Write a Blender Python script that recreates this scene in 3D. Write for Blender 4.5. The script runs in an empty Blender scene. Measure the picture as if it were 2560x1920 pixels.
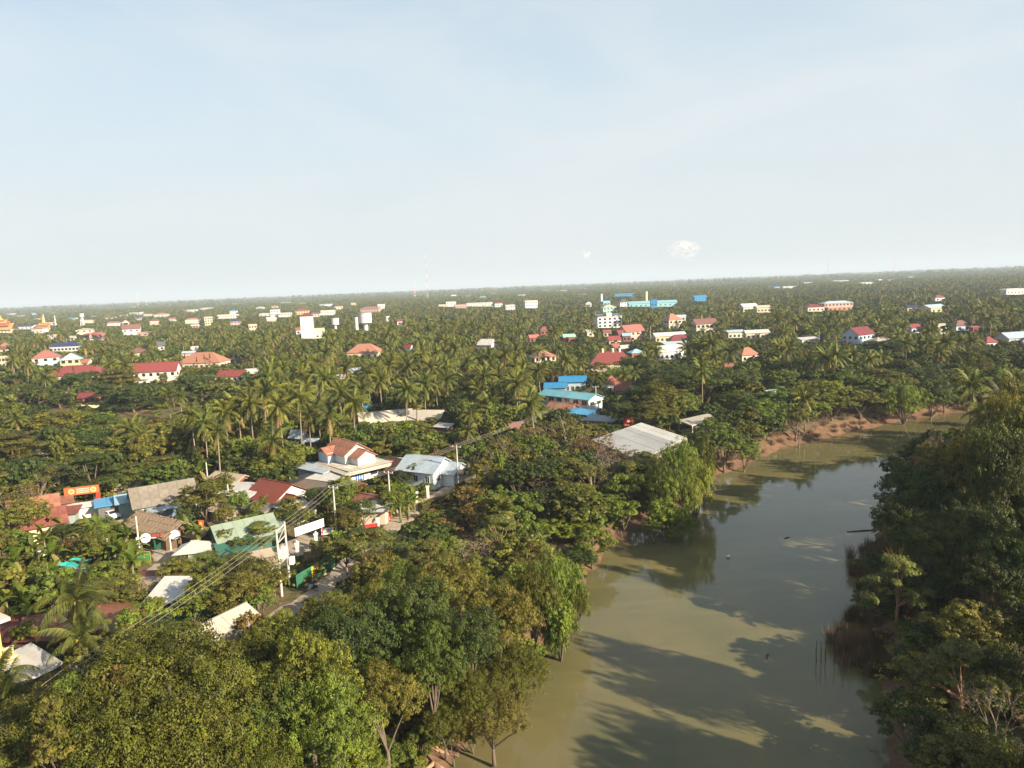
import bpy, bmesh, math, random
import numpy as np
from mathutils import Vector, Matrix
# ------------------------------------------------------------------ camera, sky, sun, exposure
sc = bpy.context.scene
H = 40.0; F = 710.0; PITCH = math.atan(98.3/F); ROLL = math.atan(0.0411)
FW = np.array([0, math.cos(PITCH), -math.sin(PITCH)]); U0 = np.array([0, math.sin(PITCH), math.cos(PITCH)]); R0 = np.array([1., 0, 0])
RT = math.cos(ROLL)*R0-math.sin(ROLL)*U0; UP = math.sin(ROLL)*R0+math.cos(ROLL)*U0
cam = bpy.data.objects.new('camera', bpy.data.cameras.new('camera')); sc.collection.objects.link(cam)
cam.data.sensor_width = 36.0; cam.data.lens = F/1024*36.0; cam.data.clip_start = 0.5; cam.data.clip_end = 80000
cam.matrix_world = Matrix(((RT[0], UP[0], -FW[0], 0), (RT[1], UP[1], -FW[1], 0), (RT[2], UP[2], -FW[2], H), (0, 0, 0, 1)))
sc.camera = cam
SUN_AZ, SUN_EL = math.radians(125), math.radians(24.5)      # azimuth clockwise from +Y
SUN = Vector((math.sin(SUN_AZ)*math.cos(SUN_EL), math.cos(SUN_AZ)*math.cos(SUN_EL), math.sin(SUN_EL)))
world = bpy.data.worlds.new('World'); sc.world = world; world.use_nodes = True
nt = world.node_tree; nt.nodes.clear()
out = nt.nodes.new('ShaderNodeOutputWorld'); bg = nt.nodes.new('ShaderNodeBackground')
sky = nt.nodes.new('ShaderNodeTexSky'); sky.sky_type = 'NISHITA'; sky.sun_disc = False
sky.sun_elevation = SUN_EL; sky.sun_rotation = SUN_AZ; sky.air_density = 1.0; sky.dust_density = 1.5; sky.ozone_density = 1.2
SKY_STRENGTH = 0.060
HAZE_D = 0.00013
bg.inputs['Strength'].default_value = SKY_STRENGTH
tc = nt.nodes.new('ShaderNodeTexCoord')
mp = nt.nodes.new('ShaderNodeMapping'); mp.inputs['Scale'].default_value = (1.0, 1.0, 3.2); mp.inputs['Rotation'].default_value = (0.12, 0.18, 0.5)
nt.links.new(tc.outputs['Generated'], mp.inputs['Vector'])
nz = nt.nodes.new('ShaderNodeTexNoise'); nz.inputs['Scale'].default_value = 2.4; nz.inputs['Detail'].default_value = 6; nz.inputs['Roughness'].default_value = 0.52; nz.inputs['Distortion'].default_value = 0.6
nt.links.new(mp.outputs['Vector'], nz.inputs['Vector'])
sepn = nt.nodes.new('ShaderNodeSeparateXYZ'); nt.links.new(tc.outputs['Generated'], sepn.inputs[0])
def wramp(stops):
    r = nt.nodes.new('ShaderNodeValToRGB'); e = r.color_ramp.elements; e[0].position, e[0].color = stops[0]; e[1].position, e[1].color = stops[-1]
    for p_, c_ in stops[1:-1]: q_ = e.new(p_); q_.color = c_
    nt.links.new(sepn.outputs['Z'], r.inputs[0]); return r
g4 = lambda v: (v, v, v, 1)
hz = wramp([(0.0, g4(.96)), (.2, g4(.86)), (.36, g4(.70)), (.6, g4(.22)), (1.0, g4(.05))])
veil = wramp([(0.0, (.535, .565, .575, 1)), (.10, (.545, .59, .61, 1)), (.28, (.50, .60, .66, 1)), (.42, (.41, .55, .66, 1))])
vs = nt.nodes.new('ShaderNodeVectorMath'); vs.operation = 'SCALE'; vs.inputs['Scale'].default_value = 10.0; nt.links.new(veil.outputs[0], vs.inputs[0])
cr = nt.nodes.new('ShaderNodeMapRange'); cr.inputs['From Min'].default_value = 0.38; cr.inputs['From Max'].default_value = 0.68
cr.inputs['To Min'].default_value = 0.0; cr.inputs['To Max'].default_value = 0.60; nt.links.new(nz.outputs['Fac'], cr.inputs['Value'])
ad = nt.nodes.new('ShaderNodeMath'); ad.operation = 'ADD'; ad.use_clamp = True

mx = nt.nodes.new('ShaderNodeMix'); mx.data_type = 'RGBA'
nt.links.new(vs.outputs[0], mx.inputs['B']); nt.links.new(hz.outputs[0], mx.inputs['Factor']); nt.links.new(sky.outputs[0], mx.inputs['A'])
mw = nt.nodes.new('ShaderNodeMix'); mw.data_type = 'RGBA'; mw.inputs['B'].default_value = (5.9, 6.1, 6.2, 1); nt.links.new(cr.outputs[0], mw.inputs['Factor']); nt.links.new(mx.outputs['Result'], mw.inputs['A'])
nt.links.new(mw.outputs['Result'], bg.inputs['Color']); nt.links.new(bg.outputs[0], out.inputs[0])
sl = bpy.data.lights.new('sun', 'SUN'); sl.energy = 5.0; sl.angle = math.radians(0.5); sl.color = (1.0, 0.86, 0.66)
so = bpy.data.objects.new('sun', sl); sc.collection.objects.link(so); so.rotation_euler = SUN.to_track_quat('Z', 'Y').to_euler()
sc.view_settings.view_transform = 'Standard'; sc.view_settings.look = 'None'; sc.view_settings.gamma = 1; sc.view_settings.exposure = 1.24
sc.view_settings.use_curve_mapping = False
sc.render.resolution_x = 1024; sc.render.resolution_y = 768
cy = sc.cycles; cy.use_denoising = True; cy.max_bounces = 6; cy.diffuse_bounces = 2; cy.glossy_bounces = 3; cy.transmission_bounces = 4
cy.transparent_max_bounces = 40; cy.volume_bounces = 0; cy.caustics_reflective = False; cy.caustics_refractive = False; cy.sample_clamp_indirect = 4

# ------------------------------------------------------------------ helpers
def P(nx, ny, z=0.):
    "world point at height z seen at a position of the photograph"
    d = FW*F+RT*(nx/2.5-512)+UP*(384-ny/2.5); t = (z-H)/d[2]
    return Vector((d[0]*t, d[1]*t, z))
def proj(p):
    v = np.asarray(p, float)-np.array([0, 0, H]); w = v@FW
    return (512+F*(v@RT)/w)*2.5, (384-F*(v@UP)/w)*2.5, w
COL = sc.collection
def link(o, parent=None):
    COL.objects.link(o)
    if parent is not None: o.parent = parent
    return o
def tag(o, label=None, cat=None, group=None, kind=None):
    if label: o['label'] = label
    if cat: o['category'] = cat
    if group: o['group'] = group
    if kind: o['kind'] = kind
    return o
def empty(name, loc, rz=0., parent=None):
    o = bpy.data.objects.new(name, None); o.location = loc; o.rotation_euler = (0, 0, rz); o.empty_display_size = 0.5
    return link(o, parent)
def obj(name, me, parent=None, loc=(0, 0, 0), rz=0., rot=None):
    o = bpy.data.objects.new(name, me); o.location = loc; o.rotation_euler = rot if rot else (0, 0, rz)
    return link(o, parent)

MATS = {}
def newmat(name):
    m = bpy.data.materials.new(name); m.use_nodes = True
    n = m.node_tree; b = n.nodes['Principled BSDF']
    return m, n, b
def mixrgb(n, fac, a, b, mode='MIX'):
    x = n.nodes.new('ShaderNodeMix'); x.data_type = 'RGBA'; x.blend_type = mode
    for s, v in (('Factor', fac), ('A', a), ('B', b)):
        if isinstance(v, (tuple, list)): x.inputs[s].default_value = tuple(v)+((1,) if len(v) == 3 else ())
        elif isinstance(v, (int, float)): x.inputs[s].default_value = v
        else: n.links.new(v, x.inputs[s])
    return x.outputs['Result']
def noise(n, scale, detail=4, rough=0.55, coord='Object', vec=None, stretch=None):
    t = n.nodes.new('ShaderNodeTexNoise'); t.inputs['Scale'].default_value = scale; t.inputs['Detail'].default_value = detail; t.inputs['Roughness'].default_value = rough
    if vec is None:
        c = n.nodes.new('ShaderNodeTexCoord'); vec = c.outputs[coord]
    if stretch:
        mpp = n.nodes.new('ShaderNodeMapping'); mpp.inputs['Scale'].default_value = stretch; n.links.new(vec, mpp.inputs[0]); vec = mpp.outputs[0]
    n.links.new(vec, t.inputs['Vector']); return t.outputs['Fac']
def ramp(n, fac, lo, hi, a=0., b=1.):
    r = n.nodes.new('ShaderNodeMapRange'); n.links.new(fac, r.inputs[0]); r.inputs[1].default_value = lo; r.inputs[2].default_value = hi
    r.inputs[3].default_value = a; r.inputs[4].default_value = b; return r.outputs[0]
def paint(c, rough=0.6, dirt=0.35, key=None):
    "painted plaster or board with weathering"
    k = ('paint', c, rough, dirt)
    if k in MATS: return MATS[k]
    m, n, b = newmat('paint'); b.inputs['Roughness'].default_value = rough; b.inputs['Specular IOR Level'].default_value = 0.3
    f = ramp(n, noise(n, 0.7, 6, 0.65, stretch=(1, 1, .35)), 0.45, 0.75, 0, dirt)
    col = mixrgb(n, f, c, (c[0]*.42, c[1]*.38, c[2]*.33))
    f2 = ramp(n, noise(n, 9, 3), .35, .7, 0, .18)
    col = mixrgb(n, f2, col, (c[0]*.7, c[1]*.7, c[2]*.68))
    n.links.new(col, b.inputs['Base Color']); MATS[k] = m; return m
def sheet(c, c2=None, rust=0.3, rough=0.45, metal=0.0, pitch=5.0):
    "corrugated sheet roofing: ribs as bump, stains, per-object tint"
    c2 = c2 or (0.20, 0.075, 0.035)
    k = ('sheet', c, c2, rust, pitch)
    if k in MATS: return MATS[k]
    m, n, b = newmat('sheet_roofing'); b.inputs['Roughness'].default_value = rough; b.inputs['Metallic'].default_value = metal; b.inputs['Specular IOR Level'].default_value = 0.35
    tcn = n.nodes.new('ShaderNodeTexCoord')
    f = ramp(n, noise(n, 0.55, 7, 0.7, vec=tcn.outputs['Object'], stretch=(1.0, .35, .35)), 0.62-rust*.45, 0.80-rust*.25, 0, min(1, .35+rust))
    col = mixrgb(n, f, c, c2)
    f2 = ramp(n, noise(n, 6, 4, .6, vec=tcn.outputs['Object'], stretch=(1, .15, .15)), .3, .75, 0, .3)
    col = mixrgb(n, f2, col, (c[0]*.6, c[1]*.6, c[2]*.6))
    f3 = ramp(n, noise(n, 1.7, 8, .75, vec=tcn.outputs['Object'], stretch=(1, .5, .5)), .5, .72, 0, .45); col = mixrgb(n, f3, col, (c[0]*.45, c[1]*.42, c[2]*.38))
    oi = n.nodes.new('ShaderNodeObjectInfo')
    col = mixrgb(n, ramp(n, oi.outputs['Random'], 0, 1, 0, .38), col, (c[0]*.55, c[1]*.52, c[2]*.5))
    n.links.new(col, b.inputs['Base Color'])
    w = n.nodes.new('ShaderNodeTexWave'); w.bands_direction = 'X'; w.inputs['Scale'].default_value = pitch/2; n.links.new(tcn.outputs['Object'], w.inputs['Vector'])
    bp = n.nodes.new('ShaderNodeBump'); bp.inputs['Strength'].default_value = .6; bp.inputs['Distance'].default_value = .05
    n.links.new(w.outputs['Fac'], bp.inputs['Height']); n.links.new(bp.outputs[0], b.inputs['Normal'])
    MATS[k] = m; return m
def tile(c):
    k = ('tile', c)
    if k in MATS: return MATS[k]
    m, n, b = newmat('clay_tile'); b.inputs['Roughness'].default_value = .75
    tcn = n.nodes.new('ShaderNodeTexCoord')
    br = n.nodes.new('ShaderNodeTexBrick'); br.inputs['Scale'].default_value = 3.0; br.inputs['Mortar Size'].default_value = .03
    br.inputs['Color1'].default_value = c+(1,); br.inputs['Color2'].default_value = (c[0]*.72, c[1]*.68, c[2]*.66, 1); br.inputs['Mortar'].default_value = (c[0]*.4, c[1]*.4, c[2]*.4, 1)
    n.links.new(tcn.outputs['Object'], br.inputs['Vector'])
    f = ramp(n, noise(n, .6, 6, .65, vec=tcn.outputs['Object']), .42, .78, 0, .5)
    col = mixrgb(n, f, br.outputs['Color'], (c[0]*.5, c[1]*.5, c[2]*.48))
    n.links.new(col, b.inputs['Base Color']); MATS[k] = m; return m
def glass():
    if 'glass' in MATS: return MATS['glass']
    m, n, b = newmat('window_glass'); b.inputs['Base Color'].default_value = (.02, .025, .03, 1); b.inputs['Roughness'].default_value = .12; b.inputs['Specular IOR Level'].default_value = .6
    MATS['glass'] = m; return m
def foliage(name, dark, light, dry=None, hue=0.12, trans=0.16):
    if name in MATS: return MATS[name]
    m = bpy.data.materials.new(name); m.use_nodes = True; n = m.node_tree; n.nodes.clear()
    o = n.nodes.new('ShaderNodeOutputMaterial'); at = n.nodes.new('ShaderNodeAttribute'); at.attribute_name = 'tint'
    oi = n.nodes.new('ShaderNodeObjectInfo')
    f = ramp(n, at.outputs['Fac'], 0, 1)
    col = mixrgb(n, f, dark, light)
    if dry: col = mixrgb(n, ramp(n, at.outputs['Fac'], 1.2, 2.0), col, dry)
    pn = noise(n, .33, 4, .6); col = mixrgb(n, ramp(n, pn, .48, .66, 0, .55), col, (dark[0]*1.1+.02, dark[1]*.95, dark[2])); col = mixrgb(n, ramp(n, noise(n, .8, 3, .6), .5, .7, 0, .35), col, (light[0]*1.15, light[1]*1.08, light[2]))
    sh = n.nodes.new('ShaderNodeHueSaturation'); n.links.new(col, sh.inputs['Color'])
    n.links.new(ramp(n, oi.outputs['Random'], 0, 1, .5-hue*.32, .5+hue*.14), sh.inputs['Hue'])
    rr = n.nodes.new('ShaderNodeMath'); rr.operation = 'FRACT'; mm = n.nodes.new('ShaderNodeMath'); mm.operation = 'MULTIPLY'; mm.inputs[1].default_value = 7.31
    n.links.new(oi.outputs['Random'], mm.inputs[0]); n.links.new(mm.outputs[0], rr.inputs[0])
    n.links.new(ramp(n, rr.outputs[0], 0, 1, 1-hue*2.6, 1+hue*2.2), sh.inputs['Value'])
    sh.inputs['Saturation'].default_value = 1.0
    d = n.nodes.new('ShaderNodeBsdfPrincipled'); d.inputs['Roughness'].default_value = .55; d.inputs['Specular IOR Level'].default_value = .25
    n.links.new(sh.outputs[0], d.inputs['Base Color'])
    t = n.nodes.new('ShaderNodeBsdfTranslucent')
    tcx = mixrgb(n, 1.0, sh.outputs[0], (1.6, 1.5, .4), 'MULTIPLY'); n.links.new(tcx, t.inputs['Color'])
    ms = n.nodes.new('ShaderNodeMixShader'); ms.inputs[0].default_value = trans
    n.links.new(d.outputs[0], ms.inputs[1]); n.links.new(t.outputs[0], ms.inputs[2]); n.links.new(ms.outputs[0], o.inputs[0])
    MATS[name] = m; return m
def bark(c=(.16, .12, .085), name='bark'):
    if name in MATS: return MATS[name]
    m, n, b = newmat(name); b.inputs['Roughness'].default_value = .9
    col = mixrgb(n, ramp(n, noise(n, 3, 5, .7, stretch=(1, 1, .3)), .35, .7), c, (c[0]*.5, c[1]*.48, c[2]*.45))
    n.links.new(col, b.inputs['Base Color']); MATS[name] = m; return m

class MB:
    "collects simple solids and links them as one mesh object"
    def __init__(s): s.v = []; s.f = []; s.m = []
    def add(s, vs, fs, mi=0):
        k = len(s.v); s.v += [tuple(v) for v in vs]; s.f += [tuple(k+i for i in f) for f in fs]; s.m += [mi]*len(fs); return s
    def box(s, c, d, mi=0, rz=0., M=None):
        x, y, z = d[0]/2, d[1]/2, d[2]/2; ca, sa = math.cos(rz), math.sin(rz)
        vs = []
        for sx, sy, sz in ((-1, -1, -1), (1, -1, -1), (1, 1, -1), (-1, 1, -1), (-1, -1, 1), (1, -1, 1), (1, 1, 1), (-1, 1, 1)):
            a, b_ = sx*x, sy*y; v = Vector((c[0]+a*ca-b_*sa, c[1]+a*sa+b_*ca, c[2]+sz*z)); vs.append(M@v if M else v)
        return s.add(vs, [(0, 3, 2, 1), (4, 5, 6, 7), (0, 1, 5, 4), (1, 2, 6, 5), (2, 3, 7, 6), (3, 0, 4, 7)], mi)
    def slab(s, quad, t, mi=0):
        "a quad (4 points, counter-clockwise from above) given thickness t downwards"
        q = [Vector(p) for p in quad]; n_ = (q[1]-q[0]).cross(q[2]-q[0]).normalized(); lo = [p-n_*t for p in q]; k = len(q)
        return s.add(q+lo, [tuple(range(k)), tuple(range(2*k-1, k-1, -1))]+[(i, i+k, (i+1) % k+k, (i+1) % k) for i in range(k)], mi)
    def tube(s, pts, rads, n=6, mi=0, cap=True):
        pts = [Vector(p) for p in pts]; rads = rads if isinstance(rads, (list, tuple)) else [rads]*len(pts); vs = []; fs = []
        for i, p in enumerate(pts):
            d = (pts[min(i+1, len(pts)-1)]-pts[max(i-1, 0)]).normalized()
            a = d.cross(Vector((0, 0, 1)) if abs(d.z) < .95 else Vector((1, 0, 0))).normalized(); b_ = d.cross(a)
            for j in range(n):
                t = 2*math.pi*j/n; vs.append(p+(a*math.cos(t)+b_*math.sin(t))*rads[i])
        for i in range(len(pts)-1):
            for j in range(n): fs.append((i*n+j, i*n+(j+1) % n, (i+1)*n+(j+1) % n, (i+1)*n+j))
        if cap: fs.append(tuple(range(n-1, -1, -1))); fs.append(tuple((len(pts)-1)*n+j for j in range(n)))
        return s.add(vs, fs, mi)
    def cyl(s, c, r, h, n=16, mi=0, r2=None):
        return s.tube([(c[0], c[1], c[2]), (c[0], c[1], c[2]+h)], [r, r if r2 is None else r2], n, mi)
    def mesh(s, name, mats, smooth=False):
        me = bpy.data.meshes.new(name); me.from_pydata(s.v, [], s.f); ms = mats if isinstance(mats, (list, tuple)) else [mats]
        for m in ms: me.materials.append(m)
        if len(ms) > 1: me.polygons.foreach_set('material_index', s.m)
        if smooth: me.polygons.foreach_set('use_smooth', [True]*len(s.f))
        me.update(); return me
    def build(s, name, mats, parent=None, loc=(0, 0, 0), rz=0., smooth=False):
        return obj(name, s.mesh(name, mats, smooth), parent, loc, rz)

def np_mesh(name, V, Fc, mats, tint=None, midx=None, smooth=False):
    V = np.asarray(V, np.float32); Fc = np.asarray(Fc, np.int32); k = Fc.shape[1]; me = bpy.data.meshes.new(name)
    me.vertices.add(len(V)); me.vertices.foreach_set('co', V.ravel()); me.loops.add(Fc.size); me.loops.foreach_set('vertex_index', Fc.ravel())
    me.polygons.add(len(Fc)); me.polygons.foreach_set('loop_start', np.arange(0, Fc.size, k, dtype=np.int32))
    for m in (mats if isinstance(mats, (list, tuple)) else [mats]): me.materials.append(m)
    if midx is not None: me.polygons.foreach_set('material_index', np.asarray(midx, np.int32))
    if smooth: me.polygons.foreach_set('use_smooth', np.ones(len(Fc), bool))
    me.update(calc_edges=True)
    if tint is not None:
        a = me.attributes.new('tint', 'FLOAT', 'FACE'); a.data.foreach_set('value', np.asarray(tint, np.float32))
    return me

# ------------------------------------------------------------------ river and terrain
LB = [(-140, -400), (-45, -80), (-20, 0), (-12, 40), (-7, 59), (-3, 66), (0, 76), (6, 88), (11, 100), (16, 111), (22, 122), (31, 128), (38, 140), (44, 150), (51, 157), (62, 168), (75, 178), (90, 187), (107, 197), (132, 208), (150, 214), (190, 222), (260, 222), (360, 205), (500, 160)]
RB = [(-60, -400), (10, -80), (23, 0), (27, 30), (31, 57), (37, 67), (39, 76), (42, 87), (47, 95), (54, 104), (60, 113), (66, 123), (75, 135), (83, 146), (99, 160), (115, 169), (135, 175), (160, 180), (200, 184), (260, 182), (360, 165), (500, 120)]
RIV = np.array(LB+RB[::-1], float)
def sdist(X, Y):
    "signed distance to the water's edge, negative over water"
    X = np.asarray(X, float); Y = np.asarray(Y, float); D = np.full(X.shape, 1e9); ins = np.zeros(X.shape, bool)
    n = len(RIV)
    for i in range(n):
        ax, ay = RIV[i]; bx, by = RIV[(i+1) % n]; dx, dy = bx-ax, by-ay
        t = np.clip(((X-ax)*dx+(Y-ay)*dy)/(dx*dx+dy*dy), 0, 1); D = np.minimum(D, np.hypot(X-ax-t*dx, Y-ay-t*dy))
        c = ((ay > Y) != (by > Y)); xi = ax+(Y-ay)*dx/(dy if dy else 1e-9); ins ^= (c & (X < xi))
    return np.where(ins, -D, D)
def vnoise(X, Y, s, seed=0):
    "cheap smooth value noise"
    X = np.asarray(X, float)/s+seed*17.13; Y = np.asarray(Y, float)/s+seed*5.71; xi = np.floor(X).astype(np.int64); yi = np.floor(Y).astype(np.int64); fx = X-xi; fy = Y-yi
    fx = fx*fx*(3-2*fx); fy = fy*fy*(3-2*fy)
    def h(a, b):
        v = (a*374761393+b*668265263+seed*1274126177) & 0xffffffff; v = ((v ^ (v >> 13))*1274126177) & 0xffffffff; return ((v ^ (v >> 16)) & 0xffff)/65535.
    return (h(xi, yi)*(1-fx)+h(xi+1, yi)*fx)*(1-fy)+(h(xi, yi+1)*(1-fx)+h(xi+1, yi+1)*fx)*fy
WATER_Z = -3.0
def gz(X, Y):
    X = np.asarray(X, float); Y = np.asarray(Y, float)
    d = sdist(X, Y)+(vnoise(X, Y, 4, 3)-.5)*2.2+(vnoise(X, Y, 1.4, 4)-.5)*.8
    t = np.clip(d/6.5, 0, 1); t = t*t*(3-2*t)
    bankn = (vnoise(X, Y, 1.6, 5)-.5)*.5*np.clip(1-np.abs(d-3)/6, 0, 1)
    z = np.where(d > 0, -3.05+3.05*t+bankn, -3.05+np.maximum(d*.35, -2.0))
    far = np.clip((np.hypot(X, Y)-250)/200, 0, 1)
    return z+np.where(d > 6, (vnoise(X, Y, 9, 6)-.5)*.25*(1-far), 0)
def axis(lo, hi, a, b, fine, grow):
    v = list(np.arange(a, b+fine, fine)); s = fine; x = v[-1]
    while x < hi: s *= grow; x += s; v.append(x)
    s = fine; x = a; l = []
    while x > lo: s *= grow; x -= s; l.append(x)
    return np.array(l[::-1]+v)
ax_ = axis(-26000, 26000, -70, 165, 1.1, 1.13); ay_ = axis(-600, 27000, 25, 225, 1.1, 1.12)
GX, GY = np.meshgrid(ax_, ay_); GZ = gz(GX, GY); nx_, ny_ = len(ax_), len(ay_)
idx = np.arange(nx_*ny_).reshape(ny_, nx_)
GF = np.stack([idx[:-1, :-1].ravel(), idx[:-1, 1:].ravel(), idx[1:, 1:].ravel(), idx[1:, :-1].ravel()], 1)
gm, n, b = newmat('earth_and_grass'); b.inputs['Roughness'].default_value = .95; b.inputs['Specular IOR Level'].default_value = .1
geo = n.nodes.new('ShaderNodeNewGeometry'); sx_ = n.nodes.new('ShaderNodeSeparateXYZ'); n.links.new(geo.outputs['Position'], sx_.inputs[0])
n1 = noise(n, .05, 6, .6, vec=geo.outputs['Position']); n2 = noise(n, .9, 6, .65, vec=geo.outputs['Position']); n3 = noise(n, .004, 5, .6, vec=geo.outputs['Position'])
g1 = mixrgb(n, ramp(n, n1, .38, .6), (.055, .065, .022), (.13, .10, .045))
g1 = mixrgb(n, ramp(n, n2, .4, .66, 0, .8), g1, (.19, .135, .075))
soil = mixrgb(n, ramp(n, n2, .32, .68), (.20, .115, .070), (.11, .068, .042))
g1 = mixrgb(n, ramp(n, sx_.outputs['Z'], -.9, -.25), soil, g1)
dl = n.nodes.new('ShaderNodeVectorMath'); dl.operation = 'LENGTH'; n.links.new(geo.outputs['Position'], dl.inputs[0])
farc = mixrgb(n, ramp(n, n3, .4, .62), (.04, .055, .02), (.075, .085, .032))
g1 = mixrgb(n, ramp(n, dl.outputs['Value'], 600, 1200), g1, farc)
n.links.new(g1, b.inputs['Base Color'])
bp = n.nodes.new('ShaderNodeBump'); bp.inputs['Strength'].default_value = .5; bp.inputs['Distance'].default_value = .3; n.links.new(n2, bp.inputs['Height']); n.links.new(bp.outputs[0], b.inputs['Normal'])
tag(obj('ground', np_mesh('ground', np.stack([GX.ravel(), GY.ravel(), GZ.ravel()], 1), GF, gm, smooth=True)), kind='structure')
wm, n, b = newmat('muddy_water'); b.inputs['Roughness'].default_value = .045; b.inputs['IOR'].default_value = 1.33
geo = n.nodes.new('ShaderNodeNewGeometry')
wn = noise(n, .09, 5, .6, vec=geo.outputs['Position'])
wc_ = mixrgb(n, ramp(n, wn, .35, .68), (.150, .126, .054), (.100, .098, .044)); ws = noise(n, .16, 6, .65, vec=geo.outputs['Position'], stretch=(.35, 1.3, 1)); wc_ = mixrgb(n, ramp(n, ws, .52, .72, 0, .35), wc_, (.22, .185, .085)); wk = noise(n, 2.6, 2, .5, vec=geo.outputs['Position']); wc_ = mixrgb(n, ramp(n, wk, .72, .78, 0, .55), wc_, (.05, .05, .02))
n.links.new(wc_, b.inputs['Base Color'])
w1 = noise(n, 1.6, 3, .5, vec=geo.outputs['Position'], stretch=(1, 1.6, 1)); w2 = noise(n, .22, 3, .5, vec=geo.outputs['Position'])
mmx = n.nodes.new('ShaderNodeMath'); mmx.operation = 'MULTIPLY'; n.links.new(w1, mmx.inputs[0]); n.links.new(ramp(n, w2, .35, .7, .15, 1.), mmx.inputs[1])
bp = n.nodes.new('ShaderNodeBump'); bp.inputs['Strength'].default_value = .22; bp.inputs['Distance'].default_value = .03; n.links.new(mmx.outputs[0], bp.inputs['Height']); n.links.new(bp.outputs[0], b.inputs['Normal'])
wv = np.array([(x, y, WATER_Z) for x, y in ((-400, -500), (620, -500), (620, 420), (-400, 420))])
tag(obj('river_water', np_mesh('river_water', wv, [[0, 1, 2, 3]], wm)), kind='structure')

# ------------------------------------------------------------------ lanes and yards
def smooth_path(pts, n=8):
    pts = [Vector(p) for p in pts]; out_ = []
    for i in range(len(pts)-1):
        p0, p1, p2, p3 = pts[max(i-1, 0)], pts[i], pts[i+1], pts[min(i+2, len(pts)-1)]
        for k in range(n):
            t = k/n; out_.append(.5*((2*p1)+(-p0+p2)*t+(2*p0-5*p1+4*p2-p3)*t*t+(-p0+3*p1-3*p2+p3)*t**3))
    return out_+[pts[-1]]
def gzs(x, y): return float(gz(np.array([x]), np.array([y]))[0])
rm_, n, b = newmat('sandy_lane'); b.inputs['Roughness'].default_value = .95
geo = n.nodes.new('ShaderNodeNewGeometry'); r1 = noise(n, .7, 6, .7, vec=geo.outputs['Position']); r2 = noise(n, 5, 4, .6, vec=geo.outputs['Position'])
c_ = mixrgb(n, ramp(n, r1, .36, .68), (.46, .38, .29), (.29, .225, .16)); c_ = mixrgb(n, ramp(n, r2, .3, .7, 0, .35), c_, (.2, .16, .12))
n.links.new(c_, b.inputs['Base Color'])
bp = n.nodes.new('ShaderNodeBump'); bp.inputs['Strength'].default_value = .5; bp.inputs['Distance'].default_value = .08; n.links.new(r2, bp.inputs['Height']); n.links.new(bp.outputs[0], b.inputs['Normal'])
PATHS = []
def lane(name, pts, w, lift):
    pp = smooth_path([Vector((p[0], p[1], 0)) for p in pts]); V = []; Fa = []; K = 5
    for i, p in enumerate(pp):
        d = (pp[min(i+1, len(pp)-1)]-pp[max(i-1, 0)]).normalized(); s = Vector((-d.y, d.x, 0))
        for k in range(K):
            u = (k/(K-1)-.5)*w*(1+.14*math.sin(i*.9+k*k)+.10*math.sin(i*2.3)); q = p+s*u
            V.append((q.x, q.y, 0.16+lift-(.10 if k in (0, K-1) else 0)))
        if i:
            for k in range(K-1):
                a = (i-1)*K+k; Fa.append((a, a+1, a+K+1, a+K))
        PATHS.append((p.x, p.y, w/2))
    me = bpy.data.meshes.new(name); me.from_pydata(V, [], Fa); me.materials.append(rm_)
    me.polygons.foreach_set('use_smooth', [True]*len(Fa))
    return tag(obj(name, me), kind='structure')
lane('lane', [(-45, 58), (-36, 72), (-31, 82), (-27.2, 91), (-25, 100), (-22.5, 112), (-19.5, 122), (-15, 134), (-8.5, 149), (0, 163), (12, 180), (30, 200), (60, 228), (110, 262)], 4.1, .008)
lane('yard_path', [P(360, 1480), P(390, 1440), P(420, 1400), P(405, 1365), P(380, 1330), P(330, 1300), P(290, 1290), P(255, 1300)], 3.8, .0)
lane('yard', [P(640, 1440), P(700, 1400), P(740, 1370), P(780, 1340)], 5.5, .004)
BLOCK = []   # (x, y, radius) where no wild tree may stand
for x, y, r in PATHS: BLOCK.append((x, y, r+1.2))
# ------------------------------------------------------------------ buildings
LAND = []      # landmarks: dict(short, x, y, nx, ny, w, dist, h, r, top, lim)
WINC = {}
def win_mesh(w, h, fc, pane=True, bars=0):
    k = ('f', round(w, 2), round(h, 2), fc, bars)
    if k not in WINC:
        m = MB(); t = .07
        m.box((0, -.03, h/2-t/2), (w, .08, t)); m.box((0, -.03, -h/2+t/2), (w+.12, .12, t))
        m.box((-w/2+t/2, -.03, 0), (t, .08, h-2*t)); m.box((w/2-t/2, -.03, 0), (t, .08, h-2*t))
        for i in range(bars): m.box((-w/2+(i+1)*w/(bars+1), -.03, 0), (.05, .07, h-2*t))
        WINC[k] = m.mesh('window', paint(fc))
    return WINC[k]
def pane_mesh(w, h):
    k = ('p', round(w, 2), round(h, 2))
    if k not in WINC:
        WINC[k] = MB().box((0, -.015, 0), (w-.14, .024, h-.14)).mesh('pane', glass())
    return WINC[k]
def window(parent, face, u, z, w, h, W, D, fc=(.62, .60, .55), bars=1, name='window', far=False):
    "face 0 front(-y) 1 right(+x) 2 back 3 left"
    loc, rz = {0: ((u, -D/2, z), 0), 1: ((W/2, u, z), math.pi/2), 2: ((-u, D/2, z), math.pi), 3: ((-W/2, -u, z), -math.pi/2)}[face]
    if far:
        k = ('far', round(w, 1), round(h, 1))
        if k not in WINC: WINC[k] = MB().box((0, -.03, 0), (w, .08, h), 0).mesh('window', glass())
        return obj(name, WINC[k], parent, loc, rz)
    o = obj(name, win_mesh(w, h, fc, True, bars), parent, loc, rz); obj('pane', pane_mesh(w, h), o)
    return o
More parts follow.
